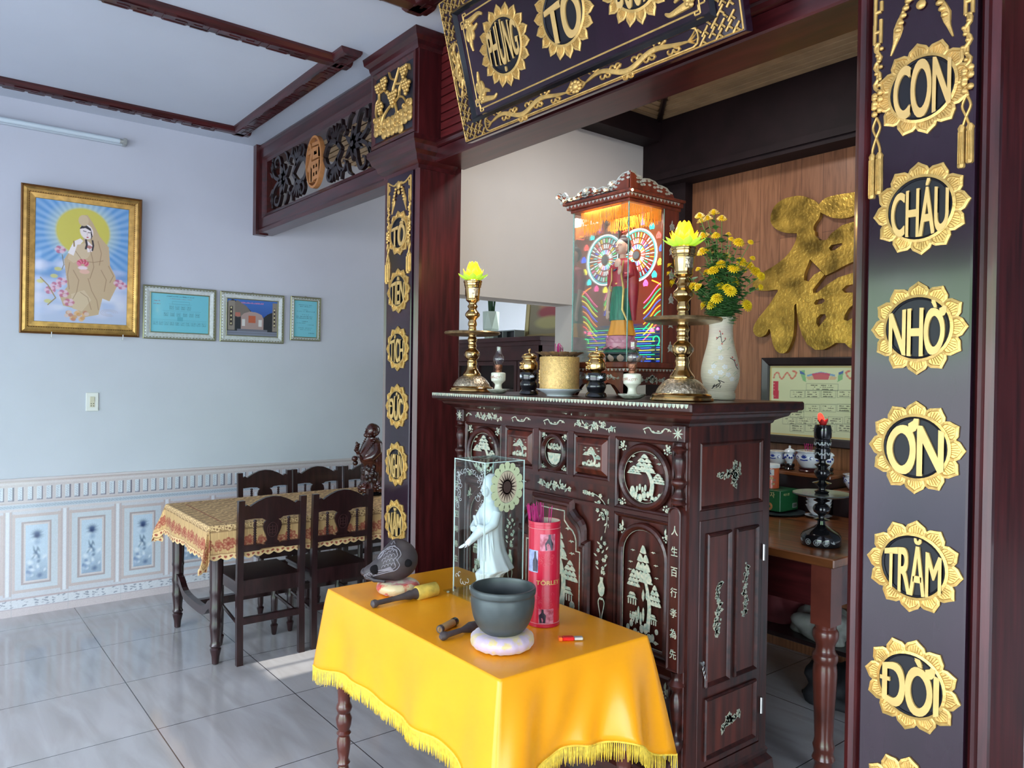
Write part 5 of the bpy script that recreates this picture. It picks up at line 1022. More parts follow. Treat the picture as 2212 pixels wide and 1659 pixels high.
for a in (-1, 1):
    tube(bm, [(a*.066, 0, .33), (a*.088, -.01, .285), (a*.080, -.05, .25), (a*.04, -.082, .26 if a < 0 else .235)], [.026, .030, .026, .014], 12)
    hand(bm, (a*.035, -.084, .262 if a < 0 else .232), Matrix.Rotation(.6, 4, 'X') @ Matrix.Rotation(-a*.8, 4, 'Z'), .030, .4); robe(bm, [(.12, a*.05, .03, .03, .035, .2), (.2, a*.075, .02, .030, .04, .15), (.27, a*.08, .01, .026, .04, .1), (.30, a*.075, 0, .02, .03, 0)], 24)
ell(bm, (0, -.083, .245), (.005, .004, .005)); obj('robed_body', bm, stw, t, smooth=True)
bm = nb()
for k in range(26): a = PI*1.16*k/25-.25; ell(bm, (.058*cos(a), -.030-.048*sin(a)*1.0, .345-.085*sin(a)), (.0068, .0068, .0068), 8, 6)
obj('prayer_beads', bm, stw, t, smooth=True)
bm = nb()
for k in range(4): ell(bm, (-.035+.006*k, -.098, .292-.0*k+.012*k), (.020-.003*k, .016, .008), 12, 8)
ell(bm, (-.030, -.10, .335), (.008, .008, .009)); ell(bm, (-.045, -.105, .235), (.020, .020, .018)); ell(bm, (-.055, -.095, .205), (.017, .017, .017)); obj('gourd_and_ingots', bm, stw, t, smooth=True)
bm = nb(); rng = random.Random(1)
for k in range(30): a = -PI/2+rng.uniform(-1.5, 1.5); z = rng.uniform(.10, .20); ell(bm, (.070*cos(a), .064*sin(a), z), (.014, .012, .020), 8, 6)
obj('sash_and_folds', bm, mat('dark_carving', (.025, .008, .008), .3, coat=.4), t, smooth=True)
# ================================================================ things on the left wall
def wall_x(name, label, cat, y0, y1, z0, z1, tilt=0, group=None):
    t = thing(name, label, cat, (-5.458, (y0+y1)/2, z0), PI/2, group); t.rotation_euler = (0, 0, PI/2)
    if tilt: t.rotation_mode = 'XYZ'; t.rotation_euler = (tilt, 0, PI/2)
    return t, (y1-y0), (z1-z0)
goldfr = mat('antique_gold_frame', (.50, .30, .085), .34, metal=.6, var=.25, scale=25); brownfr = mat('bronze_frame_edge', (.16, .07, .02), .35, metal=.4)
t, w, h = wall_x('framed_painting', 'large gold-framed painting of a white-veiled seated figure holding a lotus', 'framed painting', .515, 1.180, 1.722, 2.618, .06)
F = lambda u, v, d: (u, -d, v); R0 = rect(-w/2, w/2, 0, h)
bm = nb(); frame(bm, F, R0, [(0, .004), (0, .022), (.006, .026), (.014, .018), (.014, .004)]); obj('outer_edge', bm, brownfr, t)
bm = nb(); frame(bm, F, lambda i: R0(i+.012), [(0, .004), (0, .020), (.016, .032), (.030, .026), (.034, .018), (.062, .016), (.066, .010), (.066, .004)]); obj('frame', bm, goldfr, t)
bm = nb()
for k in range(46): q = .034+(w-.068)*k/45-w/2; [ell(bm, F(q, z, .024), (.006, .004, .004), 6, 4) for z in (.040, h-.040)]
for k in range(62): q = .034+(h-.068)*k/61; [ell(bm, F(x, q, .024), (.004, .004, .006), 6, 4) for x in (-w/2+.040, w/2-.040)]
o = obj('beading', bm, brownfr, t); o['kind'] = 'stuff'
pw, ph_ = w-.15, h-.15; c = Cv(pw, ph_, 250, 350, (92, 150, 205)); rng = random.Random(4)
th = np.arctan2(c.Z-ph_*.74, c.X-pw*.5); rr = np.hypot((c.X-pw*.48)/1.0, c.Z-ph_*.76); c.put((np.sin(th*38)*.5+.5)*np.clip(1.3-rr/.42, 0, 1), (180, 212, 236), .5)
c.put(np.clip((.33*ph_+.05-c.Z)/.12, 0, 1), (206, 204, 222), .95); c.put(np.clip((.50*ph_-c.Z)/.10, 0, 1), (150, 180, 216), .5)
for k in range(60): c.ell(rng.uniform(0, pw), rng.uniform(.08, .50)*ph_, rng.uniform(.03, .07), rng.uniform(.015, .035), rng.choice([(224, 226, 238), (196, 202, 226), (170, 190, 224), (214, 212, 230)]), .55, 1)
for k in range(12): c.ell(rng.uniform(0, pw), rng.uniform(.32, .46)*ph_, rng.uniform(.03, .05), .02, (84, 134, 190), .4, 1)
c.ell(pw*.50, ph_*.765, .175, .172, (206, 220, 190), .7, .5); c.ell(pw*.50, ph_*.765, .150, .148, (206, 196, 84), 1, .1)
q = lambda pts: [(x*pw, z*ph_) for x, z in pts]; tan = (196, 170, 134); tan2 = (208, 186, 152); dk = (140, 108, 78)
c.poly(q([(.47, .90), (.54, .91), (.60, .85), (.68, .74), (.78, .66), (.80, .50), (.86, .42), (.88, .33), (.80, .20), (.72, .22), (.68, .08), (.52, .05), (.44, .12), (.30, .14), (.26, .22), (.34, .30), (.32, .42), (.30, .52), (.36, .60), (.42, .62), (.50, .68), (.50, .80), (.45, .84)]), tan)
c.poly(q([(.36, .62), (.34, .53), (.40, .50), (.55, .55), (.60, .62), (.55, .68), (.45, .66)]), tan2); c.poly(q([(.38, .24), (.52, .28), (.60, .20), (.50, .10), (.40, .12)]), tan2)
c.ell(pw*.535, ph_*.77, .036, .046, (238, 226, 224), 1, .15, .25); c.poly(q([(.46, .79), (.50, .84), (.58, .80), (.60, .74), (.585, .70), (.58, .78), (.52, .80), (.47, .79)]), (34, 26, 38)); c.ell(pw*.50, ph_*.86, .028, .034, tan2, 1, .15)
c.poly(q([(.54, .70), (.60, .66), (.60, .61), (.55, .60), (.53, .66)]), (240, 228, 226)); c.line(q([(.53, .70), (.54, .66), (.53, .63)]), .006, (34, 26, 38)); c.line(q([(.60, .70), (.61, .66), (.60, .62)]), .005, (34, 26, 38))
c.line(q([(.50, .775), (.53, .77)]), .0022, (60, 40, 40)); c.line(q([(.55, .765), (.58, .765)]), .0022, (60, 40, 40)); c.ell(pw*.545, ph_*.725, .006, .004, (180, 40, 50)); c.line(q([(.54, .76), (.545, .74)]), .001, (190, 140, 130))
c.poly(q([(.40, .68), (.47, .71), (.50, .69), (.47, .66), (.41, .65)]), (240, 230, 228)); c.poly(q([(.34, .58), (.40, .68), (.44, .66), (.40, .56)]), (238, 230, 228)); c.line(q([(.40, .68), (.405, .64)]), .004, (150, 120, 70))
c.ell(pw*.57, ph_*.645, .014, .010, (170, 60, 60), .8)
for a in range(9): c.ell(pw*.50+.022*cos(a*.4), ph_*.49+.018*sin(a*.4)+.004, .010, .016, (196, 50, 84) if a % 2 else (226, 130, 150), .9, .3, -.6+.15*a)
c.ell(pw*.50, ph_*.465, .026, .012, (236, 214, 220), 1, .3); c.ell(pw*.52, ph_*.435, .028, .014, (226, 180, 160), 1, .3)
for pts in ([(.42, .60), (.50, .52), (.62, .52), (.72, .54)], [(.56, .66), (.60, .56), (.62, .48), (.58, .38)], [(.66, .70), (.70, .60), (.68, .50)], [(.40, .44), (.46, .36), (.44, .26), (.40, .20)], [(.56, .38), (.60, .28), (.66, .20), (.68, .12)], [(.70, .46), (.76, .38), (.74, .28)], [(.48, .26), (.56, .22), (.60, .12)], [(.78, .50), (.84, .42), (.80, .36)], [(.36, .50), (.34, .40), (.36, .28)]): c.line(q(pts), .0018, dk, .8)
for (x, z) in ((.26, .60), (.22, .30), (.16, .26), (.28, .34), (.36, .17), (.94, .34), (.90, .36), (.30, .24)):
    for k in range(6): c.ell(pw*x+.018*cos(k*1.05), ph_*z+.014*sin(k*1.05), .013, .011, (224, 190, 206) if k % 2 else (190, 96, 130), .85, .4)
for (x, z) in ((.20, .38), (.06, .33), (.14, .17), (.24, .44)): c.ell(pw*x, ph_*z, .02, .012, (206, 200, 110), .85, .4)
c.line(q([(.06, .36), (.14, .30), (.22, .20), (.14, .14)]), .003, (150, 130, 80)); c.line(q([(.28, .56), (.30, .48), (.28, .44)]), .002, (120, 110, 70))
for k in range(16): c.ell(pw*(.34+.014*k), ph_*(.06+.03*sin(k)), .014, .012, rng.choice([(206, 150, 80), (222, 176, 120), (214, 190, 180), (190, 120, 90)]), .85, .4)
for k in range(3): c.line([(pw*.8+(.05-.012*k)*cos(a), ph_*.10+(.022-.006*k)*sin(a)) for a in [i*.4 for i in range(14)]], .0008, (180, 170, 180))
c.mesh('picture', paint_print, t, F, -pw/2, .075, .012)
for x in (-w*.25, w*.35): bm = nb(); tube(bm, [(x, .0, -.02), (x, -.035, -.018), (x, -.040, .014)], .0028, 8); obj('hook', bm, mat('white_hook', (.75, .75, .75), .3), t)
whfr = mat('white_ornate_frame', L(202, 208, 206), .4, var=.12, scale=60); silv = mat('champagne_frame_edge', L(150, 150, 118), .35, metal=.5)
def small_frame(label, y0, y1, z0, z1, paint, b=.05, name='framed_certificate', cat='framed certificate'):
    t, w, h = wall_x(name, label, cat, y0, y1, z0, z1, .02, None); R0 = rect(-w/2, w/2, 0, h)
    bm = nb(); frame(bm, F, R0, [(0, .003), (0, .014), (.005, .018), (.009, .012), (.009, .003)]); frame(bm, F, lambda i: R0(i+b-.007), [(0, .003), (0, .014), (.004, .015), (.007, .008), (.007, .003)]); obj('frame_edges', bm, silv, t)
    bm = nb(); frame(bm, F, lambda i: R0(i+.008), [(0, .003), (0, .012), (.012, .022), (b-.022, .016), (b-.014, .012), (b-.014, .003)]); obj('frame', bm, whfr, t)
    bm = nb(); n1 = int(w/.022); n2 = int(h/.022)
    for k in range(n1): [ell(bm, F(-w/2+.012+(w-.024)*(k+.5)/n1, z, .019), (.006, .003, .0035), 6, 4) for z in (.014, h-.014)]
    for k in range(n2): [ell(bm, F(x, .012+(h-.024)*(k+.5)/n2, .019), (.0035, .003, .006), 6, 4) for x in (-w/2+.014, w/2-.014)]
    obj('beading', bm, silv, t)['kind'] = 'stuff'
    bm = nb(); tube(bm, [(-.008, -.004, h), (0, -.006, h+.008), (.008, -.004, h)], .0014, 6); obj('hanger', bm, silv, t)
    pw, ph_ = w-2*b, h-2*b; c = Cv(pw, ph_, int(pw/.0024), int(ph_/.0024), (118, 198, 214)); paint(c, pw, ph_); c.mesh('print', paint_print, t, F, -pw/2, b, .007)
def tree_chart(c, w, h):
    rng = random.Random(3); ink = (70, 110, 130); c.script(w*.25, w*.75, h*.93, .007, ink, rng); c.script(w*.30, w*.70, h*.87, .006, (150, 110, 120), rng)
    for z in (.80, .72): c.script(w*.04, w*.16, h*z, .006, (150, 90, 100), rng)
    c.box(w*.36, w*.66, h*.74, h*.81, .0008, ink, .6)
    for row, n, x0, x1 in ((.60, 4, .30, .70), (.42, 6, .20, .86), (.18, 10, .03, .97)):
        for k in range(n):
            x = w*(x0+(x1-x0)*(k+.5)/n); c.box(x-w*.035, x+w*.035, h*row, h*(row+.10), .0007, ink, .6); c.script(x-w*.028, x+w*.028, h*(row+.055), .006, ink, rng); c.script(x-w*.028, x+w*.028, h*(row+.015), .006, ink, rng)
        c.line([(w*x0, h*(row+.14)), (w*x1, h*(row+.14))], .0007, ink, .6)
    c.rect(w*.45, w*.55, h*.30, h*.40, (88, 168, 186), .8)
def photo(c, w, h):
    c.a[:] = L(46, 86, 160); c.put(np.clip((c.Z/h-.5)*2, 0, 1), (70, 120, 196), .8); c.poly([(w*x, h*z) for x, z in ((.1, 1), (.36, .84), (.55, .58), (.7, .5), (.8, .62), (.95, .72), (1, .8), (1, 0), (0, 0), (0, .9))], (38, 44, 50)); c.poly([(w*x, h*z) for x, z in ((.13, .9), (.2, .98), (.38, .82), (.5, .6), (.2, .5), (.13, .6))], (120, 112, 104))
    c.poly([(w*x, h*z) for x, z in ((.27, .18), (.27, .54), (.33, .62), (.45, .68), (.58, .66), (.68, .60), (.72, .5), (.72, .18))], (168, 146, 140)); c.rect(w*.42, w*.56, h*.36, h*.56, (186, 96, 66)); c.rect(w*.29, w*.35, h*.26, h*.46, (214, 212, 210)); c.rect(w*.62, w*.69, h*.26, h*.46, (214, 212, 210)); c.rect(w*.16, w*.26, h*.52, h*.64, (176, 110, 96))
    for x0, x1 in ((.02, .15), (.90, 1)): c.rect(w*x0, w*x1, h*.14, h*.96, (142, 134, 124)); c.rect(w*(x0+.03), w*(x1-.04), h*.26, h*.80, (52, 48, 46)); [c.ell(w*(x0+x1-.01)/2, h*(.32+.11*k), .005, .007, (216, 206, 160)) for k in range(5)]
    c.rect(0, w, 0, h*.12, (128, 134, 150)); c.rect(0, w, h*.06, h*.075, (90, 94, 110)); c.rect(w*.2, w*.8, h*.12, h*.18, (110, 112, 124)); c.script(w*.28, w*.72, h*.90, .010, (214, 130, 160), random.Random(2), 1)
def letter(c, w, h):
    rng = random.Random(9); ink = (60, 100, 122)
    for k, (x0, x1) in enumerate(((.2, .8), (.25, .75), (0, 0), (.38, .62), (.1, .9), (0, 0), (.35, .65), (.1, .8), (.1, .8), (0, 0), (.35, .6), (.1, .5), (.6, .9), (0, 0), (.2, .8), (.25, .75), (0, 0), (.65, .9))):
        if x1: c.script(w*x0, w*x1, h*(.88-.046*k), .0052, ink, rng)
small_frame('ornate white frame with a turquoise family tree chart, left of the three small frames', 1.203, 1.672, 1.716, 2.072, tree_chart)
small_frame('ornate white frame with a photo of a stone tomb under blue sky', 1.700, 2.162, 1.716, 2.070, photo, name='framed_photograph', cat='framed photograph')
small_frame('small ornate white frame with a turquoise letter, nearest the pillar', 2.212, 2.450, 1.745, 2.074, letter, .03)
t = thing('tube_light', 'unlit fluorescent tube light mounted high on the left wall', 'tube light', (-5.458, .48, 2.985))
bm = nb(); bbox(bm, .0, .028, -.60, .60, -.028, .008, .004); obj('housing', bm, mat('pale_housing', L(190, 200, 208), .5), t)
bm = nb(); tube(bm, [(.045, -.60, -.008), (.045, .60, -.008)], .0145, 14); obj('tube', bm, mat('frosted_tube', L(205, 220, 228), .25), t, smooth=True)
for s in (-1, 1): bm = nb(); bbox(bm, .0, .062, s*.60-.012, s*.60+.012, -.030, .012, .004); tube(bm, [(.045, s*.57, -.008), (.045, s*.595, -.008)], .0155, 14); obj('end_cap', bm, mat('cap_metal', L(170, 174, 170), .35, metal=.4), t)
t = thing('light_switch', 'white wall plate with switch and socket below the large painting', 'switch', (-5.458, .912, 1.24))
bm = nb(); bbox(bm, .0, .008, -.036, .036, 0, .118, .003); obj('plate', bm, mat('white_plastic', L(225, 226, 222), .35), t)
bm = nb(); bbox(bm, .007, .010, -.014, .014, .025, .093, .001); bbox(bm, .009, .013, -.012, .012, .062, .090, .001); obj('rocker', bm, mat('ivory_plastic', L(205, 200, 178), .35), t)
bm = nb(); [tube(bm, [(.0095, y, z), (.0112, y, z)], .0025, 8) for y in (-.007, .007) for z in (.034, .048)]; obj('socket_holes', bm, black, t)
# ================================================================ on top of the altar cabinet
ZC = 1.4262
def emis(name, c, s): return mat(name, c, .5, emit=c, es=s)
def candlestick(label, loc):
    t = thing('brass_candlestick', label, 'candlestick', loc, 0, 'pair of brass candlesticks on the altar')
    bm = nb(); lathe(bm, [(.104, 0), (.106, .004), (.104, .010), (.098, .012), (.099, .018), (.094, .024), (.088, .026)], n=44); b_ = obj('foot', bm, brass, t, smooth=True)
    bm = nb(); lathe(bm, spl([(.086, .026), (.080, .040), (.066, .058), (.050, .070), (.040, .074)], 3), n=44, cap=(False, False)); obj('engraved_dome', bm, brassd, b_, smooth=True)
    pr = [(.040, .074), (.042, .080), (.034, .092), (.026, .104), (.022, .118), (.024, .130), (.021, .144), (.026, .150), (.031, .158), (.0345, .170), (.0335, .182), (.026, .192), (.019, .198), (.0185, .206), (.021, .212), (.018, .218), (.0185, .228), (.022, .236), (.020, .246), (.016, .254), (.018, .262)]
    bm = nb(); lathe(bm, spl(pr, 3), n=32); obj('lower_stem', bm, brass, t, smooth=True)
    bm = nb()
    for a in (0, PI/2, PI, 1.5*PI): ell(bm, (.020*cos(a+.6), .020*sin(a+.6), .171), (.018, .018, .015), 14, 9)
    obj('engraved_knob', bm, brassd, t, smooth=True)
    bm = nb(); lathe(bm, [(.015, .262), (.10, .258), (.126, .264), (.130, .270), (.126, .276), (.10, .275), (.015, .273)], n=56); obj('drip_plate', bm, mat('aged_brass_plate', (.38, .26, .13), .34, metal=.9, var=.3, scale=60, bump=.3, bscale=70), t, smooth=True)
    pr = [(.018, .272), (.0185, .290), (.0165, .298), (.021, .308), (.019, .322), (.017, .330), (.026, .340), (.034, .350), (.032, .362), (.022, .374), (.018, .382), (.024, .392), (.018, .402), (.019, .410), (.031, .420), (.030, .428), (.030, .432), (.033, .455), (.035, .478), (.038, .480), (.038, .486), (.040, .488), (.041, .500), (.043, .502), (.043, .510), (.040, .511)]
    bm = nb(); lathe(bm, spl(pr, 2), n=36); up = obj('upper_stem', bm, brass, t, smooth=True)
    bm = nb(); CF_ = lambda u, v, d: ((.0335+(v-.434)*.05+d)*sin(u/.033), -(.0335+(v-.434)*.05+d)*cos(u/.033), v)
    for u0 in (-.055, .028): loft(bm, [[CF_(u0+.028*k/6, v, .0016) for v in (.440, .445, .472, .476)] for k in range(7)], (False, False), closed=False)
    obj('engraved_medallion', bm, brassd, up, smooth=True); return t
lot_y = mat('lit_yellow_petals', (1, .72, .03), .25, emit=(1, .62, .01), es=1.7, coat=.4, alpha=.78); lot_g = mat('green_tipped_petals', (.55, .85, .08), .25, emit=(.42, .75, .02), es=.55, coat=.4)
def petal3(bm, a, r0, z0, L_, w, tilt, curl, n=7):
    """a curved cupped petal with thickness"""
    loops = []
    for i in range(n+1):
        t_ = i/n; an = tilt+curl*t_; 
        if i == 0: r, z = r0, z0
        else: r += L_/n*cos(an); z += L_/n*sin(an)
        ww = w*math.sin(PI*min(.97, .16+.80*t_))**.75*(1 if t_ < .75 else 1-(t_-.75)*2.6); th = .0013; cup = ww*.35
        row = []
        for q, s in ((-1, 0), (-.5, .0), (0, 0), (.5, 0), (1, 0), (.5, 1), (0, 1), (-.5, 1)):
            off = cup*(q*q)+(th if s else -th*0); rr = r-off*sin(an); zz = z+off*cos(an); row.append((rr*cos(a)-q*ww*sin(a), rr*sin(a)+q*ww*cos(a), zz))
        loops.append(row)
    loft(bm, loops)
def lotus(label, loc):
    t = thing('lotus_lamp', label, 'lamp', loc)
    bm = nb(); [petal3(bm, 2*PI*k/7, .014, .004, .086, .027, .92, 1.05) for k in range(8)]; obj('inner_petals', bm, lot_y, t, smooth=True)
    bm = nb(); [petal3(bm, 2*PI*k/9+.2, .020, .002, .058, .015, .62, .75) for k in range(9)]; obj('middle_petals', bm, lot_y, t, smooth=True)
    bm = nb(); [petal3(bm, 2*PI*k/10, .024, .001, .056, .016, .10, .75) for k in range(10)]; obj('outer_petals', bm, lot_g, t, smooth=True)
    bm = nb(); ell(bm, (0, 0, .030), (.021, .021, .028)); obj('bulb', bm, emis('warm_bulb', (1, .88, .45), 14), t, smooth=True)
    l = bpy.data.lights.new('bulb_light', 'POINT'); l.energy = 1.4; l.color = (1, .75, .25); l.shadow_soft_size = .03; lo = bpy.data.objects.new('bulb_light', l); COL.objects.link(lo); lo.parent = t; lo.location = (0, 0, .10)
    return t
for loc, a, b in (((-1.632, 2.02, ZC), 'polished brass candlestick at the right end of the altar, before the flower vase', 'lit yellow lotus lamp on the right brass candlestick'), ((-2.856, 2.03, ZC), 'polished brass candlestick at the left end of the altar, next to the left pillar', 'lit yellow lotus lamp on the left brass candlestick')):
    candlestick(a, loc); lotus(b, (loc[0], loc[1], ZC+.512))
# oil lamps
def oil_lamp(label, loc):
    t = thing('oil_lamp', label, 'oil lamp', loc, 0, 'pair of small oil lamps on the altar'); cer = mat('ivory_ceramic', (.72, .70, .58), .2, coat=.5, var=.03)
    bm = nb(); lathe(bm, spl([(.018, 0), (.030, .002), (.046, .012), (.050, .018), (.044, .016), (.026, .010), (.014, .008)], 3), n=32); obj('saucer', bm, mat('marbled_ceramic', (.68, .68, .60), .2, col2=(.30, .30, .24), scale=60, stretch=(1, 1, 3), coat=.5), t, smooth=True)
    bm = nb(); lathe(bm, spl([(.022, .008), (.018, .018), (.015, .030), (.016, .040), (.026, .050), (.031, .056), (.0315, .080), (.029, .088), (.012, .091)], 3), n=32); b_ = obj('font', bm, cer, t, smooth=True)
    bm = nb(); G = lambda u, v, d: ((.0322+d)*sin(u/.0322), -(.0322+d)*cos(u/.0322), v)
    for k in range(-6, 7): stroke(bm, G, spiral(.006*k, .069, .006, .002, k, k+5, 8), .0007, .0004, 0, cs=CFL)
    obj('transfer_print', bm, mat('faded_red_print', (.45, .24, .18), .4), b_)
    bm = nb(); lathe(bm, [(.013, .090), (.014, .098), (.011, .100), (.013, .106), (.017, .112), (.016, .122), (.010, .124)], n=24); tube(bm, [(.012, 0, .103), (.026, 0, .103)], .0016, 6); obj('burner', bm, mat('copper_burner', (.28, .12, .07), .35, metal=.8, bump=.6, bscale=200), t, smooth=True)
    bm = nb(); lathe(bm, spl([(.013, .112), (.014, .122), (.020, .134), (.0235, .146), (.021, .158), (.014, .170), (.0115, .182), (.0115, .200)], 3), n=28, cap=(False, False)); obj('glass_chimney', bm, chimney, t, smooth=True); return t
oil_lamp('small ivory oil lamp beside the left brass candlestick', (-2.595, 1.985, ZC)); oil_lamp('small ivory oil lamp beside the right brass candlestick', (-1.822, 1.985, ZC))
# covered brass jars on black stands
def jar(label, loc):
    t = thing('brass_jar', label, 'jar', loc, 0, 'pair of covered brass jars on black stands')
    bm = nb(); lathe(bm, spl([(.036, 0), (.040, .004), (.036, .016), (.030, .020), (.034, .030), (.037, .044), (.030, .056), (.029, .060), (.037, .064), (.037, .088), (.034, .090)], 2), n=36); b_ = obj('black_stand', bm, black, t, smooth=True)
    bm = nb(); G = lambda u, v, d: ((.0376+d)*sin(u/.0376), -(.0376+d)*cos(u/.0376), v)
    for u0 in (-.010, .045): [leaf(bm, G, u0, .070, a, .013, .3, .0008) for a in (.35, .9, 1.57, 2.24, 2.8)]; 
    P(bm, G, ellp(-.036, .076, .007, .008, 16), 0, .0008); obj('silver_inlay', bm, mat('silver_paint', (.75, .78, .85), .3), b_)
    bm = nb(); lathe(bm, spl([(.018, .090), (.020, .096), (.030, .100), (.034, .104), (.036, .116), (.034, .130), (.026, .142), (.028, .148), (.033, .150)], 3)+[(.030, .152), (.02, .152)], n=36); bd = obj('body', bm, brass, t, smooth=True)
    bm = nb(); rng = random.Random(1)
    for k in range(14): a = -1.9+.16*k; r = .036; ell(bm, (r*sin(a), -r*cos(a), .112+.012*sin(k*2)+.004), (.005, .005, .005), 8, 5)
    obj('embossing', bm, brass, bd, smooth=True)
    bm = nb(); lathe(bm, spl([(.032, .151), (.032, .154), (.027, .162), (.016, .168), (.004, .170), (.0035, .176), (.006, .180), (.005, .186), (.001, .188)], 3), n=32); obj('lid', bm, brass, t, smooth=True); return t
jar('covered brass jar on black stand, left of the gold incense pot', (-2.388, 1.985, ZC)); jar('covered brass jar on black stand, right of the gold incense pot', (-2.000, 1.985, ZC))
t = thing('incense_pot', 'large gold cylindrical incense pot with lotus rim on a white saucer', 'incense pot', (-2.203, 1.985, ZC)); gp = mat('stippled_gold', (.66, .42, .16), .42, metal=.45, var=.18, scale=90, bump=.5, bscale=260)
bm = nb(); lathe(bm, spl([(.050, 0), (.052, .006), (.075, .018), (.090, .026), (.088, .028), (.070, .020), (.05, .014)], 2), n=44); obj('saucer', bm, mat('white_glazed_saucer', (.75, .79, .85), .12, coat=.6), t, smooth=True)
bm = nb(); lathe(bm, [(.070, .018), (.076, .022), (.0775, .030), (.0775, .148), (.075, .152), (.070, .152), (.070, .14), (.002, .135)], n=56, cap=(True, False)); b_ = obj('pot_body', bm, gp, t, smooth=True)
bm = nb(); R_ = .0778; G = lambda u, v, d: ((R_+d)*sin(u/R_), -(R_+d)*cos(u/R_), v)
for k in range(-7, 8):
    u = k*.0225
    if k % 2: stroke(bm, G, [(u-.006, .132), (u-.006, .146), (u+.006, .146), (u+.006, .136), (u-.001, .136), (u-.001, .142)], .0007, .0007, 0, cs=CFL)
    else: [leaf(bm, G, u, .135, a, .009, .3, .0008) for a in (.5, 1.57, 2.6)]
for z in (.128, .149, .024): stroke(bm, G, [(-.17+.34*k/40, z) for k in range(41)], .0006, .0007, 0, cs=CFL)
rng = random.Random(12)
for k in range(34): u = rng.uniform(-.11, .11); v = rng.uniform(.035, .12); stroke(bm, G, spiral(u, v, rng.uniform(.004, .010), .002, k, k+rng.uniform(2.5, 5), 9), .0007, .0009, 0, cs=CFL)
for k in range(5): u = -.048; ell(bm, G(u+.003*sin(k*2), .052+.011*k, 0), (.005, .003, .006), 8, 5)
obj('raised_ornament', bm, goldf, b_)
bm = nb(); [petal3(bm, 2*PI*k/12, .062, .150, .040, .021, .62, -.20) for k in range(12)]; lathe(bm, [(.066, .149), (.067, .153), (.05, .154)], n=30); obj('lotus_rim', bm, mat('bronze_petals', (.33, .21, .12), .4, metal=.7, var=.3, scale=50), t, smooth=True)
rng = random.Random(21)
for k in range(15):
    bm = nb(); x, y = -.026+.03*(k % 5)/4+rng.uniform(-.004, .004), rng.uniform(-.01, .02); h = rng.uniform(.175, .205) if k < 13 else .19; curl = k in (3, 7, 11)
    tube(bm, [(x, y, .13), (x+rng.uniform(-.003, .003), y, h)]+([(x+.006, y, h+.006), (x+.014, y, h+.002), (x+.015, y, h-.014)] if curl else []), .0013, 5)
    tag(obj('incense_stub', bm, incp if k < 13 else strikew, loc=(-2.203, 1.985, ZC)), 'burnt magenta incense stub standing in the gold incense pot', 'incense stick', 'burnt incense stubs in the gold pot')
# flower vase and chrysanthemums
VX, VY = -1.684, 2.30
t = thing('flower_vase', 'tall cream ribbed ceramic vase painted with blossoms behind the right candlestick', 'vase', (VX, VY, ZC))
vp = spl([(.050, 0), (.054, .004), (.054, .022), (.051, .030), (.060, .052), (.068, .085), (.067, .120), (.058, .160), (.048, .200), (.043, .235), (.042, .265), (.047, .288), (.050, .296)], 3)
bm = nb(); lathe(bm, vp+[(.047, .296), (.040, .26), (.042, .2), (.05, .1), (.002, .03)], n=48, cap=(True, False)); b_ = obj('vase_body', bm, mat('cream_ribbed_glaze', (.76, .66, .50), .35, coat=.3, var=.05, stretch=(1, 1, 14), scale=20, bump=.7, bscale=26), t, smooth=True)
def vr(z):
    for (ra, za), (rb, zb) in zip(vp[:-1], vp[1:]):
        if za <= z <= zb: return ra+(rb-ra)*(z-za)/max(1e-6, zb-za)
    return .05
G = lambda u, v, d: ((vr(v)+d)*sin(u/.055+.65), -(vr(v)+d)*cos(u/.055+.65), v)
bm = nb(); bk = nb(); wh = nb(); gr = nb(); rng = random.Random(4)
for pts in ([(-.02, .215), (-.008, .225), (.0, .222), (.004, .205), (.018, .215)], [(0, .222), (-.004, .245)], [(.03, .15), (.045, .14), (.05, .12), (.06, .11)], [(-.03, .04), (-.01, .055), (.0, .06), (-.006, .07), (.012, .062)]): stroke(bk, G, spl(pts, 4), .0013, .0006, 0, cs=CFL)
for k in range(7): stroke(bk, G, [(-.026+.004*k, .042+.003*(k % 3)), (-.022+.004*k, .052+.004*(k % 2))], .0012, .0006, 0, cs=CFL)
for (u, v) in ((-.018, .222), (.006, .236), (.018, .219), (.004, .200), (-.006, .245), (.048, .142), (.055, .125), (.04, .152)): P(bm, G, ellp(u, v, .0032, .0032, 8), 0, .0007)
for (u, v) in ((-.004, .185), (.0, .15), (-.02, .12), (.012, .118), (-.03, .10), (.0, .098), (.022, .09), (-.012, .08), (.035, .075)): flw(wh, G, u, v, .009, 5, u*50, .0006); P(bm, G, ellp(u, v, .0018, .0018, 6), 0, .0009)
for k in range(14): u, v = rng.uniform(-.03, .06), rng.uniform(.05, .24); stroke(gr, G, [(u, v), (u+.006, v+.008), (u+.014, v+.009)], .0006, .0005, 0, cs=CFL)
for bb, nm, cc in ((bm, 'red_buds', (.55, .10, .08)), (bk, 'black_branches', (.04, .03, .03)), (wh, 'white_blossoms', (.78, .76, .76)), (gr, 'green_sprigs', (.32, .42, .25))): obj('painted_'+nm, bb, mat('glaze_'+nm, cc, .35), b_)
petm = mat('chrysanthemum_petals', (.95, .66, .015), .55, var=.12, scale=50); stemm = mat('flower_stems', (.10, .22, .05), .55, var=.2, scale=40); leafm = mat('chrysanthemum_leaves', (.045, .14, .03), .5, var=.35, scale=60)
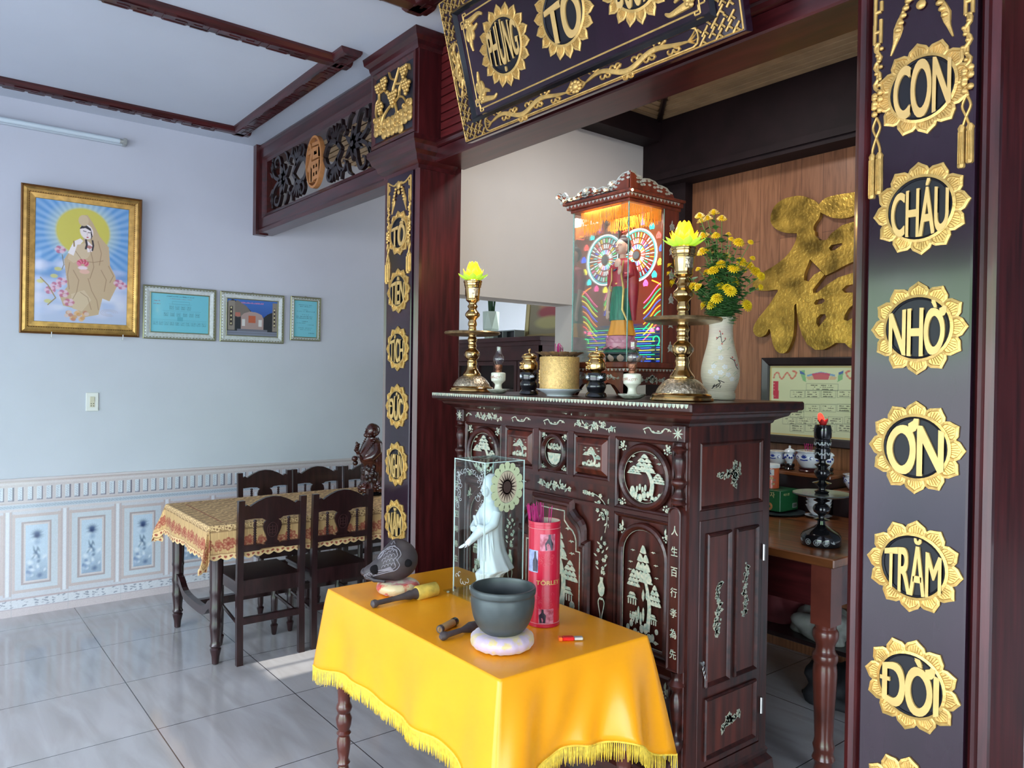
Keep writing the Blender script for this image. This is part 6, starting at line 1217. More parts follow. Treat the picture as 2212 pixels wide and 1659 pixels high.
def leafshape(bm, p, d, up, s):
    d = Vector(d).normalized(); n = d.cross(Vector(up)).normalized(); q = n.cross(d)
    out = [(0, 0), (.2, .14), (.32, .34), (.42, .22), (.58, .40), (.68, .22), (.85, .2), (1, 0)]
    L1 = [p+d*(a*s)+n*(b*s)+q*(s*.12*a*(1-a)*4) for a, b in out]; L2 = [p+d*(a*s)-n*(b*s)+q*(s*.12*a*(1-a)*4) for a, b in reversed(out[1:-1])]; pts = L1+L2
    loft(bm, [[tuple(x) for x in pts], [tuple(x+q*.0009) for x in pts]])
FL = [(385, 165), (490, 145), (445, 185), (550, 185), (400, 205), (415, 315), (505, 312), (600, 300), (620, 335), (675, 362), (765, 358), (410, 435), (490, 465), (585, 472), (695, 505), (780, 478), (755, 540), (545, 530), (595, 545), (640, 555), (715, 565), (800, 580), (840, 612), (445, 590), (485, 575), (510, 620), (375, 560), (635, 655), (335, 695), (375, 695), (545, 690), (590, 700), (615, 725), (515, 780), (420, 830), (480, 825), (735, 830), (190, 660), (160, 530), (840, 692), (155, 590)]
rng = random.Random(31); base = Vector((VX, VY, ZC+.275))
for k, (a, b) in enumerate(FL):
    p = A(1400+a/3.4565, 420+b/3.4565, 'Y', VY+rng.uniform(-.05, .06)); big = k not in (7, 8, 10, 15, 26, 38, 39, 40, 20); r = .0205*rng.uniform(.85, 1.15) if big else .011
    t = thing('chrysanthemum', 'yellow chrysanthemum on a leafy green stem in the cream vase', 'flower', tuple(base), 0, 'yellow chrysanthemums in the cream vase')
    e = p-base; m1 = Vector((e.x*.30, e.y*.30, e.z*.55+.01)); s0 = Vector((e.x, e.y, 0)); s0 = s0.normalized()*min(.022, s0.length*.2)+Vector((rng.uniform(-.012, .012), rng.uniform(-.012, .012), -.03)) if s0.length > 1e-4 else Vector((0, 0, -.03))
    path = [Vector(q) for q in spl([tuple(s0), tuple(s0*.3+m1*.5), tuple(m1*.6+e*.35), tuple(e)], 5)]
    bm = nb(); tube(bm, path, .0013, 5); obj('stem', bm, stemm, t, smooth=True)
    bm = nb()
    for j in range(3, len(path)-2, 1):
        for _ in range(5 if j < 10 else 2 if j < 12 else 1):
            aa = rng.uniform(0, 2*PI); leafshape(bm, path[j], (cos(aa), sin(aa), rng.uniform(-.1, .7)), (0, 0, 1), rng.uniform(.026, .050)*(1.15-.04*j))
    obj('leaves', bm, leafm, t)
    dr_ = (e-path[-4]).normalized(); dr_ = (dr_+Vector((.45+rng.uniform(-.3, .3), -.6, rng.uniform(-.1, .4)))).normalized(); Q = Matrix.Translation(e) @ dr_.to_track_quat('Z', 'Y').to_matrix().to_4x4(); bm = nb(); tt = nb()
    for ring, (n_, rr, zz, ln) in enumerate(((15, .25, .0, .80), (13, .2, .12, .62), (10, .14, .22, .42), (7, .06, .28, .25))):
        for j in range(n_):
            aa = 2*PI*j/n_+ring*.5; c_, s_ = cos(aa), sin(aa); w_ = r*.15; x0, x1 = rr*r, (rr+ln)*r; z0, z1 = zz*r, zz*r+r*(.12+.12*ring)
            loft(tt, [[(x*c_+q*s_, x*s_-q*c_, z+dz) for q, dz in ((-w, 0), (w, 0), (w*.6, -r*.05), (-w*.6, -r*.05))] for x, w, z in ((x0, w_*.5, z0), ((x0+x1)/2, w_, z1), (x1, w_*.5, z1+(.02 if ring else -.06)*r))])
    ell(tt, (0, 0, -.02*r), (r*.3, r*.3, r*.2), 8, 6); merge(bm, tt, Q); obj('blossom', bm, petm, t)
# ---------------------------------------------------------------- lit glass shrine with the robed figure
SX0, SX1, SY0, SY1 = -2.257, -1.957, 2.10, 2.385; scx, scy = (SX0+SX1)/2, SY0
shw = mat('red_stained_wood', (.16, .030, .012), .3, var=.45, scale=6, stretch=(6, 6, .7), coat=.3); silvr = mat('silver_pearl', (.62, .64, .58), .3, col2=(.40, .38, .30), scale=50, metal=.3, bump=.5, bscale=160)
t = thing('glass_shrine', 'lit glass shrine cabinet with carved crest and neon wheel on the altar', 'shrine', (scx, scy, ZC)); z0 = lambda z: z-ZC
hw, dp = (SX1-SX0)/2, SY1-SY0; zf, zt = z0(1.560), z0(2.163)
bm = nb(); bbox(bm, -hw-.02, hw+.02, -.02, dp+.02, z0(1.538), zf, .003); bbox(bm, -hw-.012, hw+.012, -.012, dp+.012, z0(1.522), z0(1.538), .002); bs = obj('base', bm, shw, t)
bm = nb(); Fq = lambda u, v, d: (u, -d, v); ap = [(-hw, z0(1.522)), (-hw, 0), (-hw+.02, 0), (-hw+.035, .020), (-hw+.06, .045), (-.05, .055), (0, .03), (.05, .055), (hw-.06, .045), (hw-.035, .020), (hw-.02, 0), (hw, 0), (hw, z0(1.522))]
P(bm, Fq, ap, -.016, 0); P(bm, lambda u, v, d: (hw-.016+d, u, v), [(0, z0(1.522)), (0, 0), (.02, 0), (.035, .02), (.06, .045), (dp/2, .05), (dp-.06, .045), (dp-.035, .02), (dp-.02, 0), (dp, 0), (dp, z0(1.522))], 0, .016)
P(bm, lambda u, v, d: (-hw+d, u, v), [(0, z0(1.522)), (0, 0), (.02, 0), (.035, .02), (.06, .045), (dp-.06, .045), (dp-.035, .02), (dp-.02, 0), (dp, 0), (dp, z0(1.522))], 0, .016); obj('curved_legs', bm, shw, bs)
bm = nb()
for k in range(17): u = -hw-.008+.0198*k; P(bm, lambda a, b, d: (a, -.0125-d, b), [(u, z0(1.535)), (u+.017, z0(1.535)), (u+.0085, z0(1.525))], 0, .001)
for k in range(16): u = -.008+.0195*k; P(bm, lambda a, b, d: (hw+.0125+d, a, b), [(u, z0(1.535)), (u+.017, z0(1.535)), (u+.0085, z0(1.525))], 0, .001)
sprig(bm, Fq, [(-.10, .072), (-.06, .078), (-.03, .070)], random.Random(1), 10, .010); sprig(bm, Fq, [(.03, .070), (.06, .078), (.10, .072)], random.Random(2), 10, .010)
Sq = lambda u, v, d: (hw+d, u, v); sprig(bm, Sq, [(.07, .07), (.11, .066), (.14, .072), (.18, .066), (.22, .07)], random.Random(3), 16, .011); flw(bm, Sq, .145, .070, .018, 8); obj('silver_inlay', bm, silvr, bs)
for nm, a in (('front_pane', (-hw, hw, 0, .004)), ('side_pane', (hw-.004, hw, .004, .20))): bm = nb(); box(bm, a[0], a[1], a[2], a[3], zf, zt); obj(nm, bm, pane, t)
bm = nb(); box(bm, -hw, -hw+.004, .004, .262, zf, zt); obj('side_pane', bm, glassy('reflective_pane', (.85, .88, .88), .30), t)
bm = nb()
for x, y in ((-hw, 0), (hw, 0), (-hw, .262), (hw, .20)): box(bm, x-.0016, x+.0016, y-.0016, y+.0016, zf, zt)
for k in range(40):
    z = zf+.008+.015*k
    for x, y in ((-hw, -.001), (hw+.001, -.001)): ell(bm, (x, y, z), (.0022, .0022, .0035), 6, 4)
obj('chipped_glass_edges', bm, mat('green_glass_edge', (.20, .42, .36), .1, coat=.6), t)
bm = nb(); box(bm, hw-.012, hw+.002, .20, dp, zf, zt); box(bm, -hw-.002, -hw+.012, .262, dp, zf, zt); box(bm, -hw, hw, dp-.012, dp, zf, zt); obj('wooden_back_case', bm, shw, t)
bm = nb()
for k in range(6): z = zf+.06+.095*k; flw(bm, Sq, .245, z, .015, 6, k, .004); leaf(bm, lambda u, v, d: Sq(u, v, d+.0022), .245, z+.01, PI/2, .016, .4); [leaf(bm, lambda u, v, d: Sq(u, v, d+.0022), .245, z-.006, a, .018, .3) for a in (-.6, -2.5)]
obj('silver_flowers', bm, silvr, t)
# roof with triangles and carved crests
bm = nb()
for o_, a, b in ((.010, 2.160, 2.172), (.022, 2.172, 2.190), (.034, 2.190, 2.200)): bbox(bm, -hw-o_, hw+o_, -o_, dp+.004, z0(a), z0(b), .002)
for k in range(60): u = -hw-.008+.0053*k; ell(bm, (u, -.014, z0(2.175)), (.0018, .0018, .0018), 5, 4)
rf = obj('roof', bm, shw, t); bm = nb()
for k in range(17): u = -hw-.020+.0205*k; P(bm, lambda a, b, d: (a, -.022-d, b), [(u, z0(2.188)), (u+.017, z0(2.188)), (u+.0085, z0(2.177))], 0, .001)
for k in range(14): u = -.018+.0205*k; P(bm, lambda a, b, d: (hw+.022+d, a, b), [(u, z0(2.188)), (u+.017, z0(2.188)), (u+.0085, z0(2.177))], 0, .001)
obj('silver_triangles', bm, silvr, rf)
cr_ = [(-.240, 2.262), (-.225, 2.266), (-.205, 2.255), (-.190, 2.262), (-.175, 2.246), (-.155, 2.238), (-.140, 2.246), (-.125, 2.240), (-.105, 2.262), (-.080, 2.278), (-.050, 2.282), (-.025, 2.272), (-.012, 2.256), (.01, 2.258), (.030, 2.262), (.055, 2.248), (.075, 2.258), (.072, 2.272), (.062, 2.278), (.085, 2.280), (.100, 2.272), (.115, 2.290), (.135, 2.305), (.160, 2.308), (.168, 2.300)]
G1 = lambda u, v, d: (u, -.018-d, z0(2.200+(v-2.212)*(.70 if u > -.15 else 1))); bot = [(.168, 2.212), (-.170, 2.212), (-.19, 2.214), (-.205, 2.226), (-.225, 2.246)]
bm = nb(); P(bm, G1, cr_+bot, -.010, 0)
cs2 = [(.168, 2.300)[1] and (0, 2.308), (.02, 2.304), (.035, 2.290), (.05, 2.292), (.062, 2.280), (.075, 2.284), (.10, 2.288), (.13, 2.282), (.15, 2.268), (.17, 2.268), (.20, 2.262), (.215, 2.246), (.235, 2.240), (.25, 2.212), (0, 2.212)]
G2 = lambda u, v, d: (hw+.014+d, u-.018, z0(2.200+(v-2.212)*.70)); P(bm, G2, cs2, 0, .010); cr = obj('carved_crest', bm, shw, rf); bm = nb(); rng = random.Random(3)
for G_, poly, off in ((G1, cr_, 0), (G2, cs2[:-2], .010)):
    Gx = (lambda G_, off: lambda u, v, d: G_(u, v, d+off))(G_, off)
    stroke(bm, Gx, [(u, v-.004) for u, v in poly], .0035, .002, 0, cs=CFL)
    for u, v in poly[2:-1]:
        for j in range(2):
            vv = v-.014-.020*j
            if vv > 2.216: P(bm, Gx, ellp(u+rng.uniform(-.004, .004), vv, .0085, .0065, 9), 0, .0015); stroke(bm, Gx, spiral(u, vv, .005, .001, rng.uniform(0, 6), 6, 7), .0006, .0022, 0, cs=CFL)
flw(bm, G1, -.065, 2.245, .022, 8, 0, .004); obj('silver_scrolls', bm, silvr, cr)
led = {n: emis('led_'+n, c, s) for n, c, s in (('white', (.75, .95, 1), 3.2), ('red', (1, .10, .08), 2.6), ('orange', (1, .32, .02), 2.6), ('yellow', (1, .9, .05), 2.4), ('green', (.02, 1, .25), 2.2), ('cyan', (.05, .9, .9), 2.2), ('blue', (.05, .12, 1), 2.6), ('pink', (1, .12, .40), 2.4), ('warm', (1, .80, .42), 6))}
for u, v in ((-.228, 2.247), (-.19, 2.228), (-.155, 2.226), (-.125, 2.232), (-.10, 2.246), (-.065, 2.262), (-.01, 2.245), (.045, 2.235), (.074, 2.262), (.168+.02, 2.20)): bm = nb(); ell(bm, G1(u, v, .006), (.0045, .0045, .0055), 10, 7); obj('fairy_bulb', bm, led['warm'], cr)
bm = nb(); tube(bm, [G1(u, v, .008) for u, v in ((-.228, 2.25), (-.19, 2.224), (-.155, 2.222), (-.11, 2.236), (-.01, 2.236), (.06, 2.224), (.168, 2.206))], .0014, 5); tube(bm, [G1(-.17+.02*k, 2.212+.004*(k % 2), .012) for k in range(15)], .003, 6); obj('light_wire', bm, black, cr)
bm = nb(); rng = random.Random(5)
for j, (y, x0, x1, l) in enumerate(((.012, -hw+.03, hw-.012, .060), (.03, -hw+.03, -.02, .085), (.19, -hw+.02, hw-.02, .06))):
    for k in range(int((x1-x0)/.0035)): x = x0+.0035*k; q = l*rng.uniform(.85, 1.1); tube(bm, [(x, y, zt-.004), (x+rng.uniform(-.003, .003), y+rng.uniform(-.003, .003), zt-q*.6), (x+rng.uniform(-.004, .004), y, zt-q)], .0014, 3)
for k in range(45): y = .01+.0042*k; q = .05*rng.uniform(.85, 1.1); tube(bm, [(hw-.012, y, zt-.004), (hw-.012+rng.uniform(-.003, .003), y, zt-q)], .0014, 3)
o = obj('orange_fringe', bm, mat('orange_fringe', (.95, .30, .02), .6, emit=(1, .28, .01), es=.25), t); o['kind'] = 'stuff'  # faint emission puts the shrine's lighting into the thread colour
# back picture panel with its lights
Fb = lambda u, v, d: (u, dp-.0125-d, z0(v)); bm = nb(); hx2 = hw-.013
c = Cv(2*hx2, .60, 90, 180, (150, 72, 34)); c.rect(0, 1, 0, .165, (40, 52, 160)); c.put(((np.sin(c.Z*420+np.sin(c.X*40)) > .2) & (c.Z < .165)).astype(float), (120, 140, 90), .7); c.poly([(.0, .165), (.275, .165), (.275, .36), (.2, .42), (.10, .44), (.0, .40)], (170, 40, 26)); c.ell(.16, .24, .12, .09, (206, 84, 26), .8, .4); c.rect(0, 1, .40, .6, (160, 92, 52), .6)  # red and orange patches paint the robe's reflection into the panel
c.mesh('picture_panel', mat('x', (0, 0, 0)) if 0 else paint_print, t, Fb, -hx2, 1.560, .0)
wcx, wcz, wr_ = -.055, 2.012, .108; cols = ['red', 'yellow', 'green', 'cyan', 'blue', 'pink', 'orange', 'white']; L_ = {k: nb() for k in led}
S4 = lambda key, pts, w=.0016: stroke(L_[key], Fb, pts, w, .003, .001)
S4('white', ellp(wcx, wcz, wr_, wr_, 40)+[(wcx+wr_, wcz)], .0032); S4('cyan', ellp(wcx, wcz, wr_*.93, wr_*.93, 40)+[(wcx+wr_*.93, wcz)], .0012)
for k in range(34):
    a = 2*PI*k/34
    for j in range(3): r0 = wr_*(.24+.23*j); key = cols[(k//2+j*3) % 8] if k % 2 else 'white'; S4(key, [(wcx+r0*cos(a), wcz+r0*sin(a)), (wcx+(r0+wr_*.17)*cos(a), wcz+(r0+wr_*.17)*sin(a))], .0017)
def flame(key, x, z, s):
    for q in (-1, 0, 1): S4(key, spl([(x+q*s*.3, z-s*.4), (x+q*s*.45, z+s*.1), (x+q*s*.1, z+s*(.6+.2*(q == 0)))], 3), s*.16)
for k, key in enumerate(['cyan', 'pink', 'orange', 'blue', 'cyan', 'red', 'blue', 'yellow', 'cyan', 'pink', 'yellow', 'blue', 'orange', 'green', 'yellow']):
    a = 2.6-.42*k if k < 11 else 0; x, z = (wcx+wr_*1.24*cos(a), wcz+wr_*1.24*sin(a)) if k < 11 else (.125, 1.88-.05*(k-11))
    if abs(x) < hx2-.012: flame(key, x, z, .022)
for k, key in enumerate(['pink', 'green', 'yellow', 'blue', 'orange', 'green', 'yellow', 'red']):
    z = 1.885-.022*k; S4(key, spl([(.095+.004*k, z+.01), (.06, z-.01), (.02, z-.05), (-.012, z-.075)], 5), .0017)
    if k < 4: S4(key, spl([(-.10-.002*k, z+.01), (-.07, z-.02), (-.055, z-.05)], 4), .0015)
S4('orange', spl([(.03, 1.90), (.085, 1.87), (.112, 1.80), (.118, 1.72)], 6), .0026); S4('orange', spl([(-.09, 1.90), (-.12, 1.84), (-.125, 1.74)], 5), .0022)
for x, z, s in ((.10, 1.690, .024), (.098, 1.612, .020), (.035, 1.695, .014), (-.09, 1.68, .018), (.065, 1.70, .009)):
    for a in (.3, .8, 1.3, 1.85, 2.35, 2.85): S4('pink', [(x, z-s*.4), (x+s*cos(a)*.9, z-s*.4+s*1.1*sin(a))], s*.15)
    S4('red', [(x-s*.5, z-s*.5), (x+s*.5, z-s*.5)], s*.12); [S4('yellow', [(x+q*s*.2, z), (x+q*s*.3, z+s*.25)], s*.06) for q in (-1, 0, 1)]
for k in range(16): z = 1.570+.009*k; key = ('blue', 'yellow', 'blue', 'green')[k % 4]; S4(key, [(-.12+.03*(k % 3), z), (.03+.02*(k % 2), z)], .0010); S4(key, [(.06, z), (.128, z+.001)], .0010) if k in (0, 1, 5, 6, 7) else None
S4('green', spiral(.055, 1.655, .022, .012, -1, 3.6, 14), .0018); S4('green', [(.10, 1.59), (.12, 1.575), (.128, 1.60)], .0016)
for s, x in ((1, .10), (-1, -.12)): S4('red', [(x-.02, 2.118), (x+.02, 2.126)], .002); S4('yellow', [(x-.012, 2.13), (x, 2.136), (x+.012, 2.132)], .0018)
for key, bb in L_.items():
    if len(bb.verts): obj('led_pattern', bb, led[key], t)
    else: bb.free()
bm = nb(); P(bm, Fb, ellp(wcx, wcz, .016, .016, 24), .002, .008); obj('motor_hub', bm, mat('grey_hub', (.18, .2, .22), .5), t)
l = bpy.data.lights.new('shrine_light', 'AREA'); l.energy = 1.3; l.size = .2; l.color = (1, .9, .85); lo = bpy.data.objects.new('shrine_light', l); COL.objects.link(lo); lo.parent = t; lo.location = (0, .10, zt-.006)
bm = nb(); [petal3(bm, 2*PI*k/14, .085, zf+.004, .032, .014, .75, .5) for k in range(14)]; bmesh.ops.translate(bm, vec=(0, .135, 0), verts=bm.verts); obj('resin_petals', bm, mat('clear_pink_resin', (.75, .50, .42), .2, coat=.5, alpha=.75), t, smooth=True)
# the figure
fx, fy, fz = -2.110, 2.232, 1.5605; t = thing('robed_figurine', 'painted standing figurine in maroon, green and orange robes inside the lit shrine', 'figurine', (fx, fy, fz))
bm = nb(); lathe(bm, [(.075, 0), (.078, .006), (.064, .014), (.062, .026), (.074, .034), (.070, .040)], n=36); obj('dark_plinth', bm, mat('dark_plinth_paint', (.02, .03, .03), .3), t, smooth=True)
bm = nb(); lathe(bm, [(.070, .040), (.072, .046), (.062, .054)], n=36); obj('green_band', bm, mat('green_paint', (.02, .16, .08), .3), t, smooth=True)
pinkm = mat('pink_lotus_paint', (.62, .20, .28), .35, coat=.3); bm = nb(); [petal3(bm, 2*PI*k/12, .045, .060, .045, .020, .2, 1.6) for k in range(12)]; [petal3(bm, 2*PI*k/12+.26, .045, .062, .040, .020, -.4, .2) for k in range(12)]; lathe(bm, [(.058, .052), (.062, .075), (.052, .106), (.03, .110)], n=30); obj('lotus_base', bm, pinkm, t, smooth=True)
Z_ = .108; skin = mat('pale_skin_paint', (.62, .36, .27), .4)
bm = nb(); robe(bm, [(Z_, 0, 0, .060, .052, .05), (Z_+.015, 0, 0, .055, .048, .07), (Z_+.05, 0, 0, .046, .040, .06), (Z_+.12, 0, 0, .042, .036, .04), (Z_+.18, 0, 0, .036, .03, .02)]); obj('orange_skirt', bm, mat('orange_robe_paint', (.85, .30, .03), .4), t, smooth=True)
bm = nb(); robe(bm, [(Z_+.060, 0, -.003, .048, .042, .09), (Z_+.075, 0, -.003, .048, .043, .06), (Z_+.13, 0, -.003, .046, .041, .04), (Z_+.19, 0, -.002, .038, .034, .03), (Z_+.21, 0, 0, .034, .030, .01)]); obj('green_robe', bm, mat('green_robe_paint', (.02, .16, .09), .4, var=.3, scale=60, stretch=(3, 3, .5)), t, smooth=True)
mar = mat('maroon_robe_paint', (.38, .014, .03), .4, var=.15)
bm = nb(); robe(bm, [(Z_+.185, 0, 0, .040, .034, .03), (Z_+.22, 0, 0, .044, .036, .02), (Z_+.27, 0, 0, .048, .034, .01), (Z_+.295, 0, .002, .040, .026, 0), (Z_+.308, 0, .003, .018, .016, 0)])
tube(bm, [(.044, 0, Z_+.285), (.056, .004, Z_+.24), (.054, .006, Z_+.19), (.050, .01, Z_+.12), (.048, .015, Z_+.06)], [.018, .022, .024, .018, .012], 12)
tube(bm, [(-.044, 0, Z_+.285), (-.056, 0, Z_+.24), (-.054, -.008, Z_+.20)], [.017, .020, .016], 12); tube(bm, [(.044, 0, Z_+.28), (.058, -.012, Z_+.235), (.040, -.034, Z_+.235)], [.017, .017, .013], 12); obj('maroon_robe', bm, mar, t, smooth=True)
bm = nb(); tube(bm, [(.034, -.03, Z_+.295), (.030, -.038, Z_+.24), (.045, -.040, Z_+.18), (.040, -.040, Z_+.10), (.052, -.02, Z_+.05)], [.003, .004, .005, .005, .004], 8); tube(bm, [(-.030, -.030, Z_+.27), (-.020, -.040, Z_+.22), (-.030, -.042, Z_+.19), (-.018, -.044, Z_+.175)], .003, 6); tube(bm, [(-.036, -.014, Z_+.212), (0, -.036, Z_+.205), (.036, -.014, Z_+.212)], .004, 6); obj('gold_trim', bm, gold, t, smooth=True)
bm = nb(); tube(bm, [(0, .002, Z_+.29), (0, 0, Z_+.325)], [.016, .013], 12); head(bm, (0, -.004, Z_+.352), .030); hand(bm, (.022, -.044, Z_+.240), Matrix.Rotation(.05, 4, 'X') @ Matrix.Rotation(.3, 4, 'Y'), .026, .15)
tube(bm, [(-.054, -.008, Z_+.20), (-.055, -.02, Z_+.15), (-.052, -.028, Z_+.10)], [.011, .009, .007], 10); hand(bm, (-.052, -.029, Z_+.105), Matrix.Rotation(PI, 4, 'X'), .026, .1); ell(bm, (0, -.026, Z_+.285), (.018, .010, .022)); obj('body', bm, skin, t, smooth=True)
bm = nb(); ell(bm, (0, .005, Z_+.374), (.0262, .0272, .020), 20, 12); ell(bm, (0, .014, Z_+.358), (.0262, .023, .031), 20, 12); ell(bm, (0, .004, Z_+.393), (.013, .013, .011), 14, 8); obj('hair', bm, mat('dark_hair_paint', (.03, .018, .02), .5, bump=.8, bscale=300), t, smooth=True)
bm = nb(); tube(bm, [(-.018, -.034, Z_+.262), (-.006, -.042, Z_+.256), (.006, -.042, Z_+.262)], .003, 6); [tube(bm, [(a*.004, -.0320, Z_+.359), (a*.011, -.0300, Z_+.3575), (a*.016, -.0255, Z_+.359)], .0007, 5) for a in (-1, 1)]; obj('dark_accents', bm, mat('navy_paint', (.01, .015, .07), .4), t, smooth=True)
bm = nb(); ell(bm, (0, -.0300, Z_+.339), (.006, .003, .0022), 10, 6); obj('lips', bm, mat('lip_paint', (.5, .06, .06), .4), t)
# ================================================================ behind the altar: gold character, genealogy, back table
DG = lambda u, v, d: (u, 3.85-d, v)
def cp(pts): return [(lambda q: (q.x, q.z))(A(1400+x/3.4565, 420+y/3.4565, 'Y', 3.82)) for x, y in pts]
Apo = [(1115, 290), (1020, 285), (950, 255), (915, 205), (920, 140), (950, 80), (1010, 35), (1080, 15), (1140, 10), (1210, 30), (1265, 65), (1285, 110), (1280, 165), (1255, 205), (1235, 240), (1225, 285)]
Bpo = [(1275, 75), (1320, 30), (1400, 5), (1560, -20), (1700, -40), (1740, 20), (1700, 90), (1560, 150), (1470, 178), (1380, 175), (1320, 150), (1278, 125)]
Cpo = [(1112, 262), (1232, 262), (1250, 310), (1280, 345), (1240, 400), (1215, 470), (1195, 520), (1168, 590), (1165, 640), (1165, 700), (1150, 790), (1110, 815), (1092, 830), (1092, 900), (1085, 1050), (1050, 1150), (1010, 1187), (960, 1170), (930, 1110), (908, 1005), (880, 1045), (840, 1065), (800, 1050), (785, 1000), (820, 930), (900, 830), (945, 760), (968, 712), (880, 720), (805, 715), (783, 685), (790, 625), (860, 580), (960, 520), (1050, 440), (1105, 340)]
def key(poly, hole, i):
    """outline with a hole joined to it by a hairline slit"""
    j = min(range(len(hole)), key=lambda q: (hole[q][0]-poly[i][0])**2+(hole[q][1]-poly[i][1])**2); return poly[:i+1]+[hole[(j+k) % len(hole)] for k in range(len(hole)+1)]+poly[i:]
Dpo = [(1205, 480), (1240, 400), (1275, 345), (1335, 338), (1370, 290), (1450, 230), (1560, 195), (1700, 180), (1760, 260), (1700, 420), (1560, 490), (1470, 530), (1400, 570), (1325, 605), (1270, 545)]
Dh = [(1350, 400), (1365, 422), (1395, 415), (1452, 376), (1445, 363), (1370, 378)]
Epo = [(1108, 810), (1145, 740), (1160, 640), (1200, 650), (1240, 600), (1290, 572), (1318, 600), (1270, 660), (1232, 710), (1232, 735), (1262, 735), (1330, 680), (1420, 620), (1540, 582), (1700, 560), (1740, 620), (1700, 660), (1560, 665), (1480, 680), (1448, 712), (1470, 735), (1540, 732), (1760, 735), (1800, 900), (1740, 1080), (1600, 1150), (1535, 1157), (1500, 1140), (1470, 1110), (1400, 1108), (1370, 1130), (1310, 1160), (1250, 1160), (1190, 1120), (1150, 1050), (1125, 960), (1112, 880)]
def area(p): return sum(p[i][0]*p[(i+1) % len(p)][1]-p[(i+1) % len(p)][0]*p[i][1] for i in range(len(p)))
Hs = [[(1240, 812), (1256, 787), (1308, 775), (1322, 795), (1300, 815), (1250, 826)], [(1255, 960), (1260, 925), (1290, 895), (1322, 893), (1332, 915), (1300, 960), (1275, 992)], [(1463, 935), (1470, 900), (1500, 850), (1545, 812), (1570, 830), (1565, 890), (1530, 920), (1490, 945)]]
def holes(poly, hs):
    for h in hs:
        if area(h)*area(poly) > 0: h = h[::-1]
        i = min(range(len(poly)), key=lambda q: min((hx[0]-poly[q][0])**2+(hx[1]-poly[q][1])**2 for hx in h)); poly = key(poly, h, i)
    return poly
def rnd(p): return [tuple(q) for q in spl(p+[p[0]], 3)[:-1]]
t = thing('gold_character', 'big gold-leaf brush-stroke character mounted on the wood panelled back wall', 'wall ornament', (0, 0, 0))
for k, pl in enumerate((rnd(Apo), rnd(Bpo), rnd(Cpo), holes(Dpo, [Dh]), holes(Epo, Hs))): bm = nb(); P(bm, DG, cp(pl), .002, .030+.0006*k); obj('brush_stroke', bm, goldleaf, t)
# genealogy chart
def gp_(x, y): q = A(1600+x/4.147, 600+y/4.147, 'Y', 3.82); return q.x, q.z
gx0, gz1 = gp_(185, 717); gx1 = -1.35; gz0 = 1.145
t = thing('genealogy_chart', 'framed family genealogy chart with dragons hanging under the gold character', 'framed chart', ((gx0+gx1)/2, 3.849, gz0)); W_ = gx1-gx0; H_ = gz1-gz0
F = lambda u, v, d: (u, -d, v); bm = nb(); frame(bm, F, rect(-W_/2, W_/2, 0, H_), [(0, 0), (0, .028), (.006, .032), (.038, .024), (.046, .018), (.046, 0)]); obj('frame', bm, darkw, t)
b_ = .046; c = Cv(W_-2*b_, H_-2*b_, 330, 165, (206, 210, 170)); ox, oz = gx0+b_, gz0+b_; m_ = lambda x, y: (gp_(x, y)[0]-ox, gp_(x, y)[1]-oz); rng = random.Random(2)
c.put(np.clip(np.sin(c.X*23)*np.sin(c.Z*31), 0, 1), (196, 204, 160), .4); c.box(.006, c.w-.006, .006, c.h-.006, .004, (206, 178, 104), .9); ink = (40, 40, 40)
def dragon2(x0, s):
    pts = [m_(x0+s*q, z) for q, z in spl([(0, 895), (12, 860), (40, 850), (55, 890), (75, 905), (100, 870), (120, 850), (145, 880), (160, 905), (190, 880), (200, 845), (170, 835), (205, 850)], 4)]; c.line(pts, .0045, (206, 120, 100), .85)
    for k in range(16): x, z = pts[3*k % len(pts)]; c.ell(x, z, .006, .004, (196, 96, 84), .7, .3)
dragon2(280, 1); dragon2(1130, -1)
for a, col in (([(510, 835), (555, 825), (570, 935), (540, 920)], (120, 176, 120)), ([(510, 830), (550, 850), (560, 870), (515, 860)], (70, 90, 160)), ([(575, 870), (700, 840), (830, 868), (830, 885), (700, 860), (580, 885)], (110, 150, 190)), ([(620, 860), (700, 848), (785, 858), (770, 912), (640, 912)], (196, 70, 90)), ([(905, 830), (860, 850), (850, 935), (895, 910)], (120, 176, 120)), ([(905, 830), (858, 850), (860, 870), (900, 858)], (70, 90, 160)), ([(570, 890), (625, 880), (640, 912), (590, 915)], (206, 170, 130)), ([(790, 880), (845, 890), (830, 915), (775, 912)], (206, 170, 130))): c.poly([m_(*p) for p in a], col, .9)
c.poly([m_(275, 925), m_(322, 925), m_(322, 1085), m_(275, 1085)], (190, 40, 66)); [c.script(m_(290, 0)[0], m_(308, 0)[0], m_(0, 945+28*k)[1], .006, (226, 160, 150), rng) for k in range(5)]
def cbox(x0, x1, y0, y1, lines=3, red=0):
    a, b = m_(x0, y1), m_(x1, y0); c.box(a[0], b[0], a[1], b[1], .0008, (70, 90, 80), .9)
    for k in range(lines): w_ = (b[0]-a[0]); c.script(a[0]+w_*.14, b[0]-w_*.14, b[1]-(b[1]-a[1])*(k+1)/(lines+.35), .0055, ink, rng, .85)
cbox(570, 855, 952, 1006)
for y0, y1, xs in ((1012, 1072, ((427, 555), (562, 690), (702, 835), (848, 985), (1000, 1130))), (1138, 1198, ((427, 550), (562, 690), (702, 835), (845, 985), (995, 1125))), (1195, 1250, ((425, 550),)), (1252, 1310, ((357, 480), (490, 615), (628, 752), (765, 897), (915, 1040))), (1316, 1376, ((425, 550), (560, 690), (700, 830), (842, 980)))):
    for x0, x1 in xs: cbox(x0, x1, y0, y1, 3)
for y in (1008, 1134): c.line([m_(430, y), m_(1130, y)], .0006, (70, 90, 80), .8)
